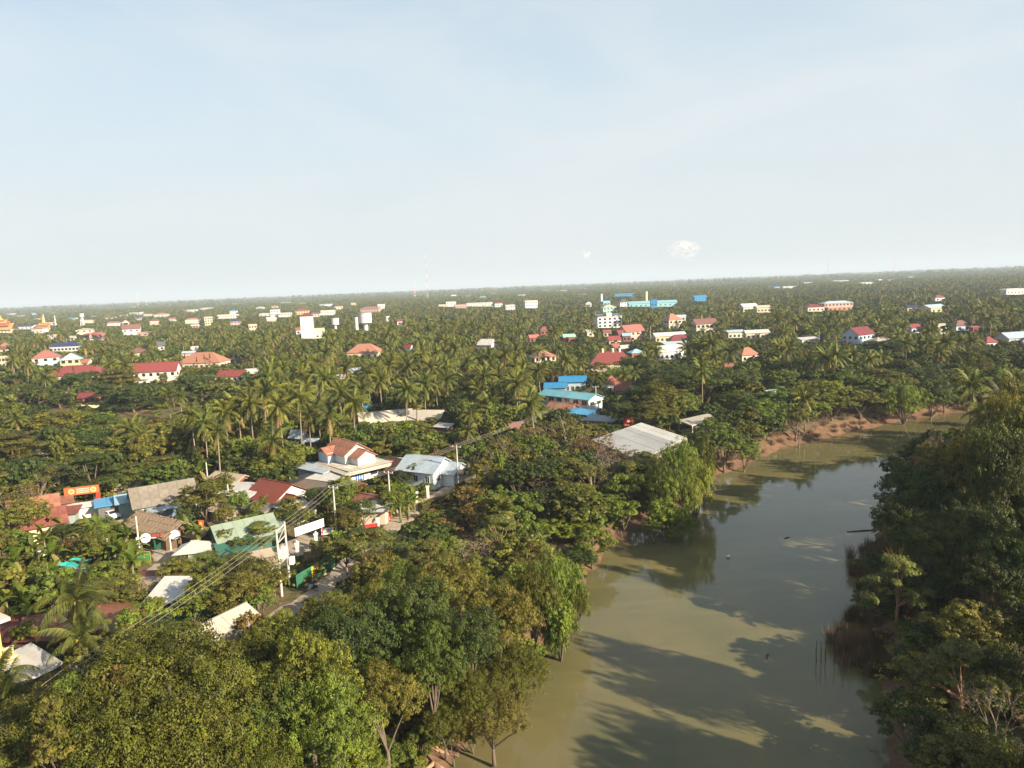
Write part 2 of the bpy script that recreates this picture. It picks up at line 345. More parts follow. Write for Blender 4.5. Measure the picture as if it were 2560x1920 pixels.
def roof_parts(root, W, D, h, roof, rise, over, rmat, sheets=None, wallm=None, hipf=.5, name='roof'):
    "W along the ridge (local x)"
    a, b_ = W/2+over, D/2+over; sl = rise/(D/2) if D else 0; drop = over*sl; z0 = h-drop+.06; z1 = h+rise+.06; m = MB(); t = .12
    if roof == 'gable':
        q1 = [(-a, -b_, z0), (a, -b_, z0), (a, 0, z1), (-a, 0, z1)]; q2 = [(-a, 0, z1), (a, 0, z1), (a, b_, z0), (-a, b_, z0)]
        m.slab(q1, t); m.slab(q2, t); m.box((0, 0, z1+.03), (2*a+.02, .28, .10)); faces = [q1, q2]
    elif roof == 'hip':
        r = max(.05, (W/2-min(D, W)*hipf)); q = [[(-a, -b_, z0), (a, -b_, z0), (r, 0, z1), (-r, 0, z1)], [(a, b_, z0), (-a, b_, z0), (-r, 0, z1), (r, 0, z1)]]
        for f in q: m.slab(f, t)
        m.slab([(a, -b_, z0), (a, b_, z0), (r, 0, z1)], t); m.slab([(-a, b_, z0), (-a, -b_, z0), (-r, 0, z1)], t); faces = []
        m.box((0, 0, z1+.04), (2*r+.2, .25, .12))
    elif roof == 'shed':
        z1 = h+rise+.06; q1 = [(-a, -b_, h+.06), (a, -b_, h+.06), (a, b_, z1), (-a, b_, z1)]; m.slab(q1, t); faces = [q1]
    elif roof == 'flat':
        m.box((0, 0, h+.10), (2*a, 2*b_, .20)); p = rise
        if p > 0:
            for s in (-1, 1): m.box((0, s*(b_-.09), h+.20+p/2), (2*a, .18, p)); m.box((s*(a-.09), 0, h+.20+p/2), (.18, 2*b_-.36, p))
        faces = []
    elif roof == 'vault':
        K = 10; prev = None; faces = []
        for i in range(K+1):
            th = math.pi*i/K; y = -b_*math.cos(th); z = h+.06+rise*math.sin(th)
            if prev: m.slab([(-a, prev[0], prev[1]), (a, prev[0], prev[1]), (a, y, z), (-a, y, z)], t)
            prev = (y, z)
    ro = m.build(name, rmat, root)
    if sheets and faces:
        nx, ny = sheets; rng = random.Random(int(abs(W*97+D*31)*10))
        shm = {}
        for q in faces:
            A, B_, C_, D_ = [Vector(p) for p in q]; nrm = (B_-A).cross(C_-A).normalized(); u = (B_-A); v = (D_-A); su, sv = u.length/nx, v.length/ny
            key = (round(su, 3), round(sv, 3))
            if key not in shm: shm[key] = MB().box((0, 0, 0), (su*1.0-.03, sv*1.03, .035)).mesh('roof_sheet', rmat)
            X = u.normalized(); Y = v.normalized()
            for i in range(nx):
                for j in range(ny):
                    c = A+u*((i+.5)/nx)+v*((j+.5)/ny)+nrm*(.03+.018*(j % 2)+.008*(i % 2)+rng.uniform(0, .012))
                    R = Matrix((X, Y, nrm)).transposed(); o = obj('roof_sheet', shm[key], ro, c, rot=(R@Matrix.Rotation(rng.uniform(-.012, .012), 3, 'Z')).to_euler())
    return ro
def building(short, rest, pos, W, D, h, yaw, roof, rise, rmat, wc, win=(0, 0), side=(0, 0), over=.6, name='house', cat='house', dist=200., sheets=None, fc=(.62, .60, .55), door=None, winsize=(1.1, 1.3), group=None, ridge='x', hipf=.5, protect=True, lim=None):
    root = empty(name, pos, math.radians(yaw)); tag(root, (short+' '+rest).strip(), cat, group); wm_ = paint(wc)
    m = MB()
    if roof == 'gable':
        m.add([(-W/2, -D/2, 0), (W/2, -D/2, 0), (W/2, D/2, 0), (-W/2, D/2, 0), (-W/2, -D/2, h), (W/2, -D/2, h), (W/2, D/2, h), (-W/2, D/2, h), (-W/2, 0, h+rise-.02), (W/2, 0, h+rise-.02)],
              [(0, 1, 5, 4), (1, 2, 6, 9, 5), (2, 3, 7, 6), (3, 0, 4, 8, 7), (4, 5, 9, 8), (6, 7, 8, 9)])
    else: m.box((0, 0, h/2), (W, D, h))
    if dist < 330: m.box((0, 0, .2), (W+.12, D+.12, .4))
    m.build('wall', wm_, root)
    roof_parts(root, W, D, h, roof, rise, over, rmat, sheets, hipf=hipf)
    far = dist > 320; ww, wh = winsize
    for face, (nw, rows), L in ((0, win, W), (1, side, D), (3, side, D)):
        for r in range(rows):
            for i in range(nw):
                u = (i-(nw-1)/2)*L/nw; z = h*(r+.55)/rows
                if door is not None and face == 0 and r == 0 and i == door: continue
                window(root, face, u, z, min(ww, L/nw*.62), min(wh, h/rows*.55), W, D, fc, 1, far=far)
    if door is not None:
        u = (door-(max(win[0], 1)-1)/2)*W/max(win[0], 1)
        d = obj('door', MB().box((0, -.03, 1.05), (1.0, .09, 2.1)).mesh('door', paint((.25, .14, .08))), root, (u, -D/2, 0))
    add_land(short, pos, W, D, h, rise, lim, protect); return root
def add_land(short, pos, W, D, h, rise, lim=None, protect=True):
    c = proj((pos[0], pos[1], pos[2]+h)); t = proj((pos[0], pos[1], pos[2]+h+rise)); b_ = proj((pos[0], pos[1], pos[2]))
    dist = math.hypot(pos[0], pos[1]); ppm = 1775/dist; wpx = max(W, D)*ppm
    LAND.append(dict(short=short, x=pos[0], y=pos[1], nx=c[0], top=t[1], lim=(c[1]+(b_[1]-c[1])*(.8 if dist > 300 else .55)) if lim is None else lim, w=wpx, dist=dist, h=h, rad=math.hypot(W, D)/2, protect=protect))

RED = (.26, .060, .055); BRICK = (.27, .10, .065); ORG = (.42, .19, .125); PINKR = (.38, .15, .125); BROWN = (.22, .11, .09); MAR = (.20, .045, .05); BLUE = (.035, .05, .16); SKYB = (.035, .23, .46)
CYAN = (.30, .55, .60); PALE = (.50, .60, .66); WHT = (.62, .60, .57); CRM = (.58, .51, .38); YEL = (.54, .45, .25); GRY = (.45, .45, .43); GRN = (.16, .42, .32); MINT = (.35, .62, .48); PNK = (.50, .34, .29); DGR = (.10, .11, .13); TAN = (.50, .42, .30); BLW = (.42, .52, .60)
def rm(c, rust=.08): return sheet(c, rust=rust, rough=.5, pitch=3.0)
# (short, rest, nx, ny of the eave centre, width px, depth/width, h, yaw, roof, rise, roof colour, wall colour, windows, side windows, name)
BT = [
 ('long white flat hall', 'on the far left of the distant town', 39, 790, 50, .4, 6, 5, 'flat', .6, WHT, WHT, (6, 1), (2, 1), 'warehouse'),
 ('white box block', 'standing up behind the long white hall, far left', 31, 784, 16, .7, 10, 5, 'flat', .5, WHT, WHT, (3, 2), (0, 0), 'building'),
 ('crimson hipped roof house', 'among trees near the left edge, beyond the dark blue roof', 58, 800, 32, .6, 5, 15, 'hip', 3, RED, WHT, (3, 1), (1, 1), 'house'),
 ('white hall with dark blue roof', 'near the left edge before the crimson hipped house', 58, 816, 50, .35, 6, 0, 'gable', 2.2, BLUE, WHT, (6, 1), (2, 1), 'building'),
 ('turquoise box tower', 'small and square in the distant town left', 85, 783, 7, .8, 14, 0, 'flat', .4, CYAN, CYAN, (1, 2), (0, 0), 'tower'),
 ('cream block with red roof', 'beyond the golden temple spire', 125, 781, 34, .5, 8, -8, 'hip', 2, RED, CRM, (5, 2), (1, 1), 'building'),
 ('low pink roofed house', 'just right of the golden temple', 128, 808, 24, .5, 5, 10, 'gable', 2, PNK, WHT, (3, 1), (1, 1), 'house'),
 ('white bungalow with rounded gable', 'left of the small dark blue hipped roof', 174, 780, 13, .8, 6, 0, 'hip', 2, WHT, WHT, (2, 1), (1, 1), 'house'),
 ('dark blue hipped roof villa', 'in the distant town left of the water tower', 192, 780, 20, .6, 7, 6, 'hip', 2.4, BLUE, WHT, (3, 2), (1, 1), 'house'),
 ('long cream storehouse', 'near the horizon above the lattice water tower', 271, 771, 34, .4, 8, 3, 'flat', .6, WHT, CRM, (7, 1), (2, 1), 'warehouse'),
 ('low white shed row', 'just left of the long cream storehouse', 244, 775, 22, .4, 5, 6, 'gable', 1.5, WHT, WHT, (4, 1), (0, 0), 'shed'),
 ('cream two storey house', 'with pale flat roof below the lattice water tower', 213, 824, 33, .7, 8, 20, 'hip', 1.6, TAN, CRM, (3, 2), (2, 2), 'house'),
 ('long red and white market roof', 'right of the lattice water tower', 232, 790, 28, .3, 5, 4, 'gable', 2, RED, WHT, (5, 1), (1, 1), 'building'),
 ('dark blue long roofed school', 'in the trees above the salmon hipped house', 166, 864, 62, .3, 6, 3, 'hip', 2.4, BLUE, WHT, (8, 1), (2, 1), 'school'),
 ('white villa with salmon hipped roof', 'left of the pale blue conical roof', 117, 892, 50, .8, 7, 25, 'hip', 4, PINKR, WHT, (3, 2), (3, 2), 'house'),
 ('yellow villa with grey blue conical roof', 'beside the salmon hipped villa', 179, 897, 38, .9, 6.5, 20, 'hip', 3.4, BLW, YEL, (3, 2), (3, 2), 'house'),
 ('low orange roof', 'tucked behind the yellow villa and long maroon roof', 212, 905, 28, .6, 4, -10, 'gable', 2, ORG, CRM, (2, 1), (1, 1), 'house'),
 ('small white gabled house', 'in front of the pink fan shaped hall', 182, 844, 18, .7, 4, -15, 'gable', 2, TAN, WHT, (2, 1), (1, 1), 'house'),
 ('cream gabled cottage', 'left of the small white gabled house', 131, 841, 18, .7, 4, 25, 'gable', 2, TAN, CRM, (2, 1), (1, 1), 'house'),
 ('orange hipped cottage', 'at the left edge above the dark rain tree', 13, 864, 16, .9, 5, 10, 'hip', 2.8, ORG, CRM, (2, 1), (1, 1), 'house'),
 ('brick red verandah roof', 'at the left edge before the orange hipped cottage', 7, 872, 26, .6, 3.5, 5, 'hip', 1.6, BRICK, CRM, (2, 1), (1, 1), 'house'),
 ('cream two storey block with white columns', 'at the left edge below the brick red roof', 9, 893, 28, .6, 7, 5, 'flat', .5, CRM, CRM, (4, 2), (2, 2), 'building'),
 ('white and red gabled pair', 'right of the lattice water tower in the distant town', 275, 794, 25, .6, 5, 12, 'gable', 2, RED, WHT, (3, 1), (1, 1), 'house'),
 ('white church like villa', 'with brown gabled roof beside its open tower', 329, 822, 36, .8, 9, 22, 'gable', 5, BROWN, WHT, (3, 2), (2, 2), 'house'),
 ('low pink annex', 'right of the white church like villa', 360, 831, 26, .6, 5, 0, 'flat', .4, PNK, PNK, (2, 1), (1, 1), 'building'),
 ('white arched complex', 'near the horizon below the red and white telecom tower', 331, 768, 30, .5, 8, 5, 'vault', 3, WHT, WHT, (5, 1), (2, 1), 'building'),
 ('white open framed building', 'right of the white arched complex', 341, 782, 26, .5, 9, -10, 'flat', .8, WHT, WHT, (4, 2), (2, 2), 'building'),
 ('pink house with dark blue hipped roof', 'below the white open framed building', 348, 793, 16, .8, 8, 10, 'hip', 2.6, BLUE, PNK, (2, 2), (2, 2), 'house'),
 ('cream apartment rows', 'left of the pink roofed white mansion', 371, 786, 26, .5, 7, 8, 'flat', .7, CRM, CRM, (4, 2), (2, 2), 'building'),
 ('white mansion with long pink roof', 'in the distant town centre left', 404, 786, 30, .6, 9, 12, 'hip', 3.2, PINKR, WHT, (4, 2), (2, 2), 'house'),
 ('white stacked block', 'left of the thin sky blue roof', 481, 775, 22, .6, 10, 4, 'flat', .8, WHT, WHT, (4, 2), (2, 2), 'building'),
 ('thin sky blue factory roof', 'between two white blocks near the horizon', 501, 771, 19, .5, 6, 4, 'gable', 1.6, SKYB, WHT, (3, 1), (0, 0), 'factory'),
 ('white three storey block', 'right of the thin sky blue roof', 521, 770, 22, .6, 10, 4, 'flat', .8, WHT, WHT, (4, 2), (2, 2), 'building'),
 ('small brick red tower house', 'between mansion and white stacked block', 461, 777, 10, .9, 9, 0, 'hip', 2.6, BRICK, BRICK, (2, 1), (0, 0), 'house'),
 ('narrow cream tower house', 'four storeys tall before the three storey block', 521, 794, 17, .9, 13, 18, 'flat', .9, CRM, CRM, (3, 4), (3, 4), 'house'),
 ('long white terraced complex', 'left of the cube shaped blocks in the distant town', 571, 788, 46, .5, 8, 8, 'flat', 1.0, WHT, WHT, (8, 2), (3, 2), 'building'),
 ('blue capped hall', 'rising behind the long white terraced complex', 584, 777, 16, .8, 11, 8, 'hip', 3, SKYB, WHT, (3, 2), (1, 1), 'building'),
 ('cream villa with deep blue hipped roof', 'right below the long white terraced complex', 589, 802, 22, .8, 8, 14, 'hip', 3, BLUE, PNK, (3, 2), (3, 2), 'house'),
 ('cream villa with dark windows', 'cut by palms right of the deep blue hipped villa', 632, 813, 18, .8, 8, 14, 'flat', 1, CRM, CRM, (3, 2), (2, 2), 'house'),
 ('low white roofed row', 'under the small orange roofs in the palm belt', 487, 814, 20, .5, 4, 0, 'gable', 1.5, WHT, PNK, (3, 1), (1, 1), 'house'),
 ('small coral roof', 'right of the low white roofed row', 515, 808, 14, .7, 5, 10, 'hip', 2, PINKR, CRM, (2, 1), (0, 0), 'house'),
 ('white cube house', 'behind the pale blue sheet roof, centre left', 486, 868, 15, .9, 6, 8, 'flat', .4, WHT, WHT, (2, 1), (2, 1), 'house'),
 ('house with pale blue sheet roof', 'above the big orange hipped roof', 471, 882, 28, .6, 6, 8, 'shed', .9, PALE, PNK, (3, 1), (1, 1), 'house'),
 ('brown gabled house with red ridge', 'left of the grey blue gable, before palms', 346, 880, 34, .8, 4.5, 12, 'hip', 3, BROWN, CRM, (2, 1), (2, 1), 'house'),
 ('slate gabled cottage', 'half sunk in trees above the orange hipped roof', 402, 864, 16, .8, 4.5, 40, 'gable', 3, DGR, WHT, (1, 1), (1, 1), 'house'),
 ('orange hipped school hall', 'behind the row of columnar trees', 511, 903, 100, .55, 5, -4, 'hip', 5, ORG, CRM, (8, 1), (3, 1), 'school'),
 ('two storey school with long red roof', 'white walled, between the columnar trees and dense conifers', 393, 925, 96, .35, 7.5, 4, 'gable', 3.6, RED, WHT, (6, 2), (2, 2), 'school'),
 ('wide school hall with red hipped roof', 'left of the dark bushy tree', 200, 934, 118, .5, 4.5, 2, 'hip', 4.2, RED, CRM, (8, 1), (3, 1), 'school'),
 ('red gabled wing', 'beside the pale grey roofed house, left centre', 580, 938, 72, .4, 3.6, -8, 'gable', 2.4, RED, WHT, (5, 1), (1, 1), 'house'),
 ('pale grey roofed white house', 'right end of the red gabled wing', 632, 932, 30, .8, 4.2, 14, 'gable', 2, GRY, WHT, (2, 1), (2, 1), 'house'),
 ('maroon shed roof', 'in the trees above the yellow boundary wall', 223, 991, 38, .6, 3.0, 0, 'gable', 1.6, MAR, BRICK, (3, 1), (1, 1), 'shed'),
 ('small wine red pavilion roof', 'beside the football pitch', 166, 970, 24, .8, 3.0, -20, 'gable', 1.6, RED, CRM, (1, 1), (1, 1), 'pavilion'),
 ('low grey blue factory roof', 'left of the tall white walled block', 665, 785, 28, .5, 5, 4, 'gable', 1.5, PALE, WHT, (3, 1), (0, 0), 'factory'),
 ('tall white walled block', 'stepped down to the right, in the distance left of centre', 688, 775, 21, .8, 15, 10, 'flat', .6, WHT, WHT, (3, 3), (2, 2), 'building'),
 ('long white lower wing', 'joined right of the tall white walled block', 713, 783, 31, .4, 9, 10, 'flat', .6, WHT, WHT, (6, 2), (2, 2), 'building'),
 ('small pink pyramid roof', 'alone above the tall white walled block', 686, 766, 15, .9, 9, 0, 'hip', 4, PINKR, CRM, (2, 1), (0, 0), 'house'),
 ('cream mansion with red crown roof', 'three storeys with side turrets near the centre left', 756, 776, 32, .6, 10, 6, 'hip', 4, RED, YEL, (5, 3), (2, 3), 'house'),
 ('brown roofed bungalow', 'left of the white parapet block', 790, 785, 19, .7, 6, 6, 'gable', 2.6, BROWN, WHT, (3, 1), (1, 1), 'house'),
 ('white parapet block', 'between the brown bungalow and the round tanks', 820, 778, 35, .5, 9, 12, 'flat', 1.4, WHT, WHT, (5, 2), (2, 2), 'building'),
 ('cream flat roofed villa', 'above the smaller round tank', 847, 767, 19, .7, 8, 8, 'flat', .8, CRM, CRM, (3, 2), (2, 2), 'house'),
 ('pale yellow gabled house', 'left above the pink columned mansion', 884, 760, 12, .8, 8, 12, 'gable', 3, YEL, YEL, (2, 1), (1, 1), 'house'),
 ('pink columned mansion', 'with long red hipped roof above the big round tank', 927, 770, 48, .5, 10, -8, 'hip', 2.6, PINKR, PNK, (7, 2), (3, 2), 'mansion'),
 ('white gabled house', 'touching the right end of the pink mansion', 953, 764, 18, .8, 9, 14, 'gable', 3, WHT, WHT, (2, 2), (2, 2), 'house'),
 ('white tower block with red cap', 'the tallest wall in the palms left of centre', 766, 789, 30, .6, 23, 10, 'hip', 1.8, RED, WHT, (0, 0), (0, 0), 'tower_block'),
 ('cream gabled temple hall', 'right foot of the white tower block', 797, 832, 26, .8, 6, 30, 'gable', 4, CRM, WHT, (2, 1), (1, 1), 'hall'),
 ('small rosy roof', 'left foot of the white tower block', 747, 824, 12, .8, 6, 0, 'gable', 2, PINKR, WHT, (1, 1), (0, 0), 'house'),
 ('large villa with orange tiled roof', 'amid palms in the middle of the picture, left', 913, 878, 80, .6, 5, -6, 'hip', 4.4, ORG, CRM, (5, 1), (2, 1), 'house'),
 ('crimson roof corner', 'poking from palms right of the orange tiled villa', 1021, 867, 22, .6, 5, -30, 'gable', 1.6, RED, WHT, (1, 1), (1, 1), 'house'),
 ('tiny crimson roof', 'in the palms right of the round tanks', 999, 802, 12, .7, 6, 0, 'gable', 2, RED, WHT, (1, 1), (0, 0), 'house'),
 ('white cube villa with roof room', 'left of the long white factory near the horizon', 1127, 756, 25, .7, 11, 8, 'flat', 1.2, WHT, WHT, (3, 3), (2, 2), 'building'),
 ('low white wing', 'left of the white cube villa', 1107, 762, 22, .5, 5, 8, 'flat', .5, WHT, CRM, (3, 1), (0, 0), 'building'),
 ('low pink battlement wall building', 'between the white cube villa and long factory', 1152, 763, 30, .4, 7, 6, 'flat', 1.2, PNK, PNK, (5, 1), (1, 1), 'building'),
 ('long white factory hall', 'right of the pink battlement building', 1199, 759, 66, .4, 7, 6, 'shed', 2.0, WHT, WHT, (9, 1), (2, 1), 'factory'),
 ('red awned house', 'right end of the long white factory hall', 1246, 758, 20, .6, 9, 6, 'gable', 2, RED, WHT, (3, 1), (1, 1), 'house'),
 ('white villa with terraces', 'left of the plain white block', 1275, 764, 24, .6, 9, 6, 'flat', 1.2, WHT, WHT, (4, 2), (2, 2), 'building'),
 ('plain white block', 'right end of the white row near the horizon', 1326, 753, 33, .6, 14, 14, 'flat', .8, WHT, WHT, (5, 3), (2, 3), 'building'),
 ('white marquee', 'open at the front, alone above the palm grove', 1217, 860, 40, .7, 4, -28, 'gable', 3.2, WHT, WHT, (0, 0), (0, 0), 'marquee'),
 ('pale blue sheet roof', 'upper of two in the palm grove left of centre', 885, 925, 26, .6, 4, 5, 'shed', .8, PALE, TAN, (2, 1), (1, 1), 'house'),
 ('pale grey sheet roof', 'lower of two in the palm grove left of centre', 855, 941, 24, .6, 3.5, 5, 'shed', .8, GRY, TAN, (2, 1), (1, 1), 'house'),
 ('cream house with orange hipped roof', 'left above the red hall with vents', 1355, 890, 60, .7, 5.5, 22, 'hip', 2.6, ORG, CRM, (4, 2), (2, 2), 'house'),
 ('crimson hall with three roof vents', 'right of centre, widest red roof', 1528, 904, 105, .45, 5.5, -4, 'hip', 4.5, RED, TAN, (6, 1), (2, 1), 'hall'),
 ('lower crimson lean-to', 'under the front eave of the crimson hall', 1496, 918, 64, .3, 3.0, -4, 'shed', 1.0, RED, TAN, (0, 0), (0, 0), 'shed'),
 ('green sheet roofed shed', 'left of the round green tree in the middle distance', 1424, 841, 34, .6, 5, 6, 'gable', 1.6, MINT, BRICK, (2, 1), (1, 1), 'shed'),
 ('small brick red roof', 'upper left of the green sheet roofed shed', 1360, 824, 22, .7, 5, 12, 'hip', 2.4, BRICK, BRICK, (2, 1), (1, 1), 'house'),
 ('faded rose roof', 'left of the green sheet roofed shed', 1334, 843, 24, .6, 4, 12, 'gable', 1.8, PINKR, BRICK, (2, 1), (1, 1), 'house'),
 ('small cream outbuilding', 'before the five storey block', 1473, 828, 19, .8, 5, 20, 'gable', 1.2, GRY, CRM, (1, 1), (1, 1), 'house'),
 ('terracotta roof', 'at the right foot of the five storey block', 1517, 830, 20, .6, 4, 8, 'gable', 1.6, BRICK, CRM, (2, 1), (1, 1), 'house'),
 ('five storey slab block', 'white walls with dark window strips and solar roof', 1519, 793, 66, .45, 11, 14, 'flat', .9, GRY, WHT, (5, 4), (0, 0), 'apartment_building'),
 ('house with large rose gabled roof', 'right of the five storey slab', 1578, 827, 58, .6, 7, 28, 'gable', 4, PINKR, PNK, (4, 2), (2, 2), 'house'),
 ('maroon steep gable', 'left of the turquoise roof in the middle distance', 1550, 838, 20, .9, 5, 35, 'gable', 3.4, MAR, BROWN, (1, 1), (1, 1), 'house'),
 ('turquoise small roof', 'right of the maroon steep gable', 1566, 838, 20, .7, 5, 0, 'gable', 1.4, CYAN, BROWN, (2, 1), (0, 0), 'house'),
 ('crimson low roof house', 'with cream gable below the maroon steep gable', 1534, 849, 32, .7, 4.5, 14, 'gable', 2.2, RED, CRM, (2, 1), (1, 1), 'house'),
 ('faded red roof', 'left of the grey sheet hut', 1536, 867, 22, .7, 4, 6, 'gable', 1.8, PINKR, BROWN, (2, 1), (1, 1), 'house'),
 ('grey sheet hut with brick wall', 'right of the faded red roof', 1561, 869, 22, .7, 4, 14, 'gable', 1.4, GRY, BRICK, (2, 1), (1, 1), 'hut'),
 ('brick hut with pale turquoise roof', 'above the right end of the crimson hall', 1590, 880, 34, .8, 4.5, 14, 'hip', 1.4, CYAN, BRICK, (2, 1), (2, 1), 'hut'),
 ('cream villa with orange hipped roof', 'two storeys, right of the five storey slab', 1679, 798, 40, .8, 9, 24, 'hip', 4.4, ORG, CRM, (3, 2), (3, 2), 'house'),
 ('pale blue low roof', 'behind the orange hipped cream villa', 1702, 791, 22, .5, 5, 0, 'gable', 1.4, PALE, WHT, (2, 1), (0, 0), 'house'),
 ('balconied villa with brown tiered roof', 'right of the cream villa with orange hipped roof', 1760, 808, 58, .6, 8, 12, 'gable', 3.2, BROWN, CRM, (5, 2), (2, 2), 'house'),
 ('long white and yellow roofed row', 'under the cream villa with orange hipped roof', 1672, 838, 80, .4, 5, 8, 'gable', 1.8, WHT, YEL, (7, 1), (2, 1), 'building'),
 ('dark maroon double roof', 'below the long white and yellow row', 1696, 848, 52, .5, 5, 12, 'hip', 2.6, MAR, WHT, (4, 1), (2, 1), 'house'),
 ('wide pale blue roof with solar sheets', 'behind the white gabled office', 1690, 860, 64, .5, 5, 10, 'shed', 1.2, PALE, CRM, (5, 1), (1, 1), 'house'),
 ('white gabled office', 'white walls and roof right of centre', 1664, 876, 54, .7, 6, 18, 'gable', 2.4, WHT, WHT, (4, 1), (2, 1), 'house'),
 ('white rear block', 'stepped behind the white gabled office', 1700, 868, 30, .8, 7, 18, 'gable', 1.6, WHT, WHT, (2, 1), (1, 1), 'house'),
 ('turquoise factory shed', 'longest pale roof near the silos', 1630, 757, 120, .3, 7, -2, 'gable', 3, CYAN, CYAN, (10, 1), (0, 0), 'factory'),
 ('sky blue box on the factory', 'between the silo tower and long turquoise shed', 1634, 750, 16, .8, 13, -2, 'flat', .4, SKYB, SKYB, (2, 1), (0, 0), 'factory'),
 ('white house with black hipped roof', 'left end of the turquoise factory shed', 1558, 755, 28, .7, 9, 20, 'hip', 4, DGR, WHT, (3, 2), (2, 2), 'house'),
 ('small sky blue shed', 'right of the left silo tower', 1516, 752, 18, .6, 10, 0, 'flat', .4, SKYB, CYAN, (2, 1), (0, 0), 'shed'),
 ('mint walled house with cream roof', 'below the left silo tower', 1521, 768, 36, .6, 8, 12, 'hip', 2.6, TAN, MINT, (4, 2), (2, 2), 'house'),
 ('white curved roof house', 'left of the left silo tower', 1471, 758, 15, .8, 7, 0, 'hip', 2, WHT, WHT, (2, 1), (0, 0), 'house'),
 ('thin bright blue far roof', 'two sheets long, above the silo towers', 1560, 736, 50, .3, 7, 3, 'gable', 2, SKYB, SKYB, (0, 0), (0, 0), 'factory'),
 ('bright blue far warehouse', 'right above the silo towers', 1749, 743, 34, .5, 8, 10, 'gable', 3, SKYB, SKYB, (4, 1), (0, 0), 'warehouse'),
 ('cream warehouse', 'left of a longer tan one on the right skyline', 1870, 766, 40, .6, 8, 14, 'gable', 3, WHT, YEL, (4, 1), (2, 1), 'warehouse'),
 ('tan warehouse', 'right of the cream warehouse on the right skyline', 1905, 768, 36, .5, 7, 10, 'gable', 2, TAN, TAN, (4, 1), (1, 1), 'warehouse'),
 ('white hall with sky blue roof strip', 'behind tall palms right of centre', 1838, 830, 42, .5, 5, 4, 'shed', 1.2, PALE, CRM, (4, 1), (1, 1), 'house'),
 ('white roofed long house', 'right of the hall with blue roof strip', 1890, 831, 58, .4, 5, 4, 'gable', 1.6, WHT, CRM, (5, 1), (1, 1), 'house'),
 ('orange tiled bungalow', 'behind the black green riverside trees right of centre', 1867, 884, 46, .7, 4.5, 14, 'hip', 2.8, ORG, CRM, (3, 1), (1, 1), 'house'),
 ('small maroon roofed hut', 'between giant rain tree and riverside trees', 1822, 919, 18, .8, 4, 0, 'gable', 1.6, BRICK, BRICK, (1, 1), (1, 1), 'hut'),
 ('school with pale blue roof', 'pink walls, on the right half of the forest', 2090, 757, 70, .35, 8, 6, 'hip', 1.8, PALE, PNK, (8, 2), (2, 2), 'school'),
 ('long low orange walled annex', 'in front of the pale blue roofed school', 2100, 768, 68, .25, 4, 6, 'flat', .4, TAN, ORG, (6, 1), (1, 1), 'building'),
 ('cream house with maroon hipped roof', 'left of the pale blue roofed school', 2033, 767, 42, .6, 6, 8, 'hip', 2.6, MAR, CRM, (4, 1), (1, 1), 'house'),
 ('white far hall', 'near the horizon right of centre', 2100, 703, 38, .4, 8, 6, 'gable', 3, WHT, WHT, (5, 1), (0, 0), 'hall'),
 ('grey blue far gable', 'left of the white far hall', 2020, 708, 24, .6, 7, 6, 'gable', 3, BLW, WHT, (2, 1), (0, 0), 'house'),
 ('blue grey gabled house', 'right of the dark blue low roof in the right forest', 2331, 769, 54, .6, 5, 24, 'gable', 2.8, BLW, YEL, (3, 1), (2, 1), 'house'),
 ('dark blue low roof', 'left of the blue grey gabled house', 2277, 768, 24, .6, 4.5, 0, 'gable', 1.8, BLUE, YEL, (2, 1), (1, 1), 'house'),
 ('small wine red roofed house', 'above the blue grey gabled house', 2345, 743, 22, .7, 6, 4, 'hip', 2.6, RED, WHT, (2, 1), (1, 1), 'house'),
 ('long white far block', 'near the right edge close to the horizon', 2532, 724, 54, .4, 8, 12, 'flat', 1, WHT, WHT, (6, 1), (2, 1), 'building'),
 ('pale blue villa with maroon gables', 'on the right, above the riverside trees', 2146, 834, 60, .7, 7.5, 30, 'gable', 3.4, MAR, BLW, (4, 2), (3, 2), 'house'),
 ('cream house with tan hipped roof', 'right foot of the pale blue villa', 2202, 852, 56, .7, 4.5, 14, 'hip', 2, TAN, YEL, (3, 1), (2, 1), 'house'),
 ('white flat roofed shed', 'left of the pale blue villa', 2020, 847, 50, .6, 4, 10, 'shed', .7, WHT, WHT, (3, 1), (1, 1), 'shed'),
 ('low pink and cream boundary house', 'in front of the pale blue villa', 2118, 852, 60, .3, 3.0, 4, 'flat', .4, CRM, PNK, (4, 1), (0, 0), 'house'),
 ('blue and red gabled shop', 'right of tall palms behind the cream tan roofed house', 2282, 818, 32, .6, 4.5, 24, 'gable', 2, RED, BLW, (2, 1), (1, 1), 'shop'),
 ('white gable end', 'right of the blue and red gabled shop', 2351, 819, 17, 1.0, 5, 0, 'gable', 2.4, TAN, WHT, (1, 1), (1, 1), 'house'),
 ('brown tiled bungalow', 'above the banana tops near the right edge', 2399, 812, 34, .7, 4.5, 6, 'hip', 2.8, BROWN, BLW, (2, 1), (1, 1), 'house'),
 ('red walled stall', 'right of the brown tiled bungalow', 2441, 818, 24, .5, 4, 4, 'shed', .6, PINKR, RED, (2, 1), (0, 0), 'stall'),
 ('white cottage with crimson hip', 'left of the grey roofs at the right edge', 2470, 853, 26, .8, 4, 10, 'hip', 2.2, RED, WHT, (1, 1), (1, 1), 'house'),
 ('grey double roofed hall', 'cut off by the right edge', 2539, 842, 70, .5, 5, 12, 'gable', 2.4, BLW, GRY, (4, 1), (1, 1), 'hall'),
 ('small riverside shed with turquoise wall', 'in the trees above the dry bank', 1937, 981, 30, .8, 3.2, 20, 'shed', .6, PALE, CYAN, (1, 1), (1, 1), 'shed'),
 ('bright blue upper roof', 'highest of the blue roofs left of the river trees', 1432, 951, 66, .5, 5.5, -8, 'gable', 1.6, SKYB, BLW, (5, 1), (2, 1), 'house'),
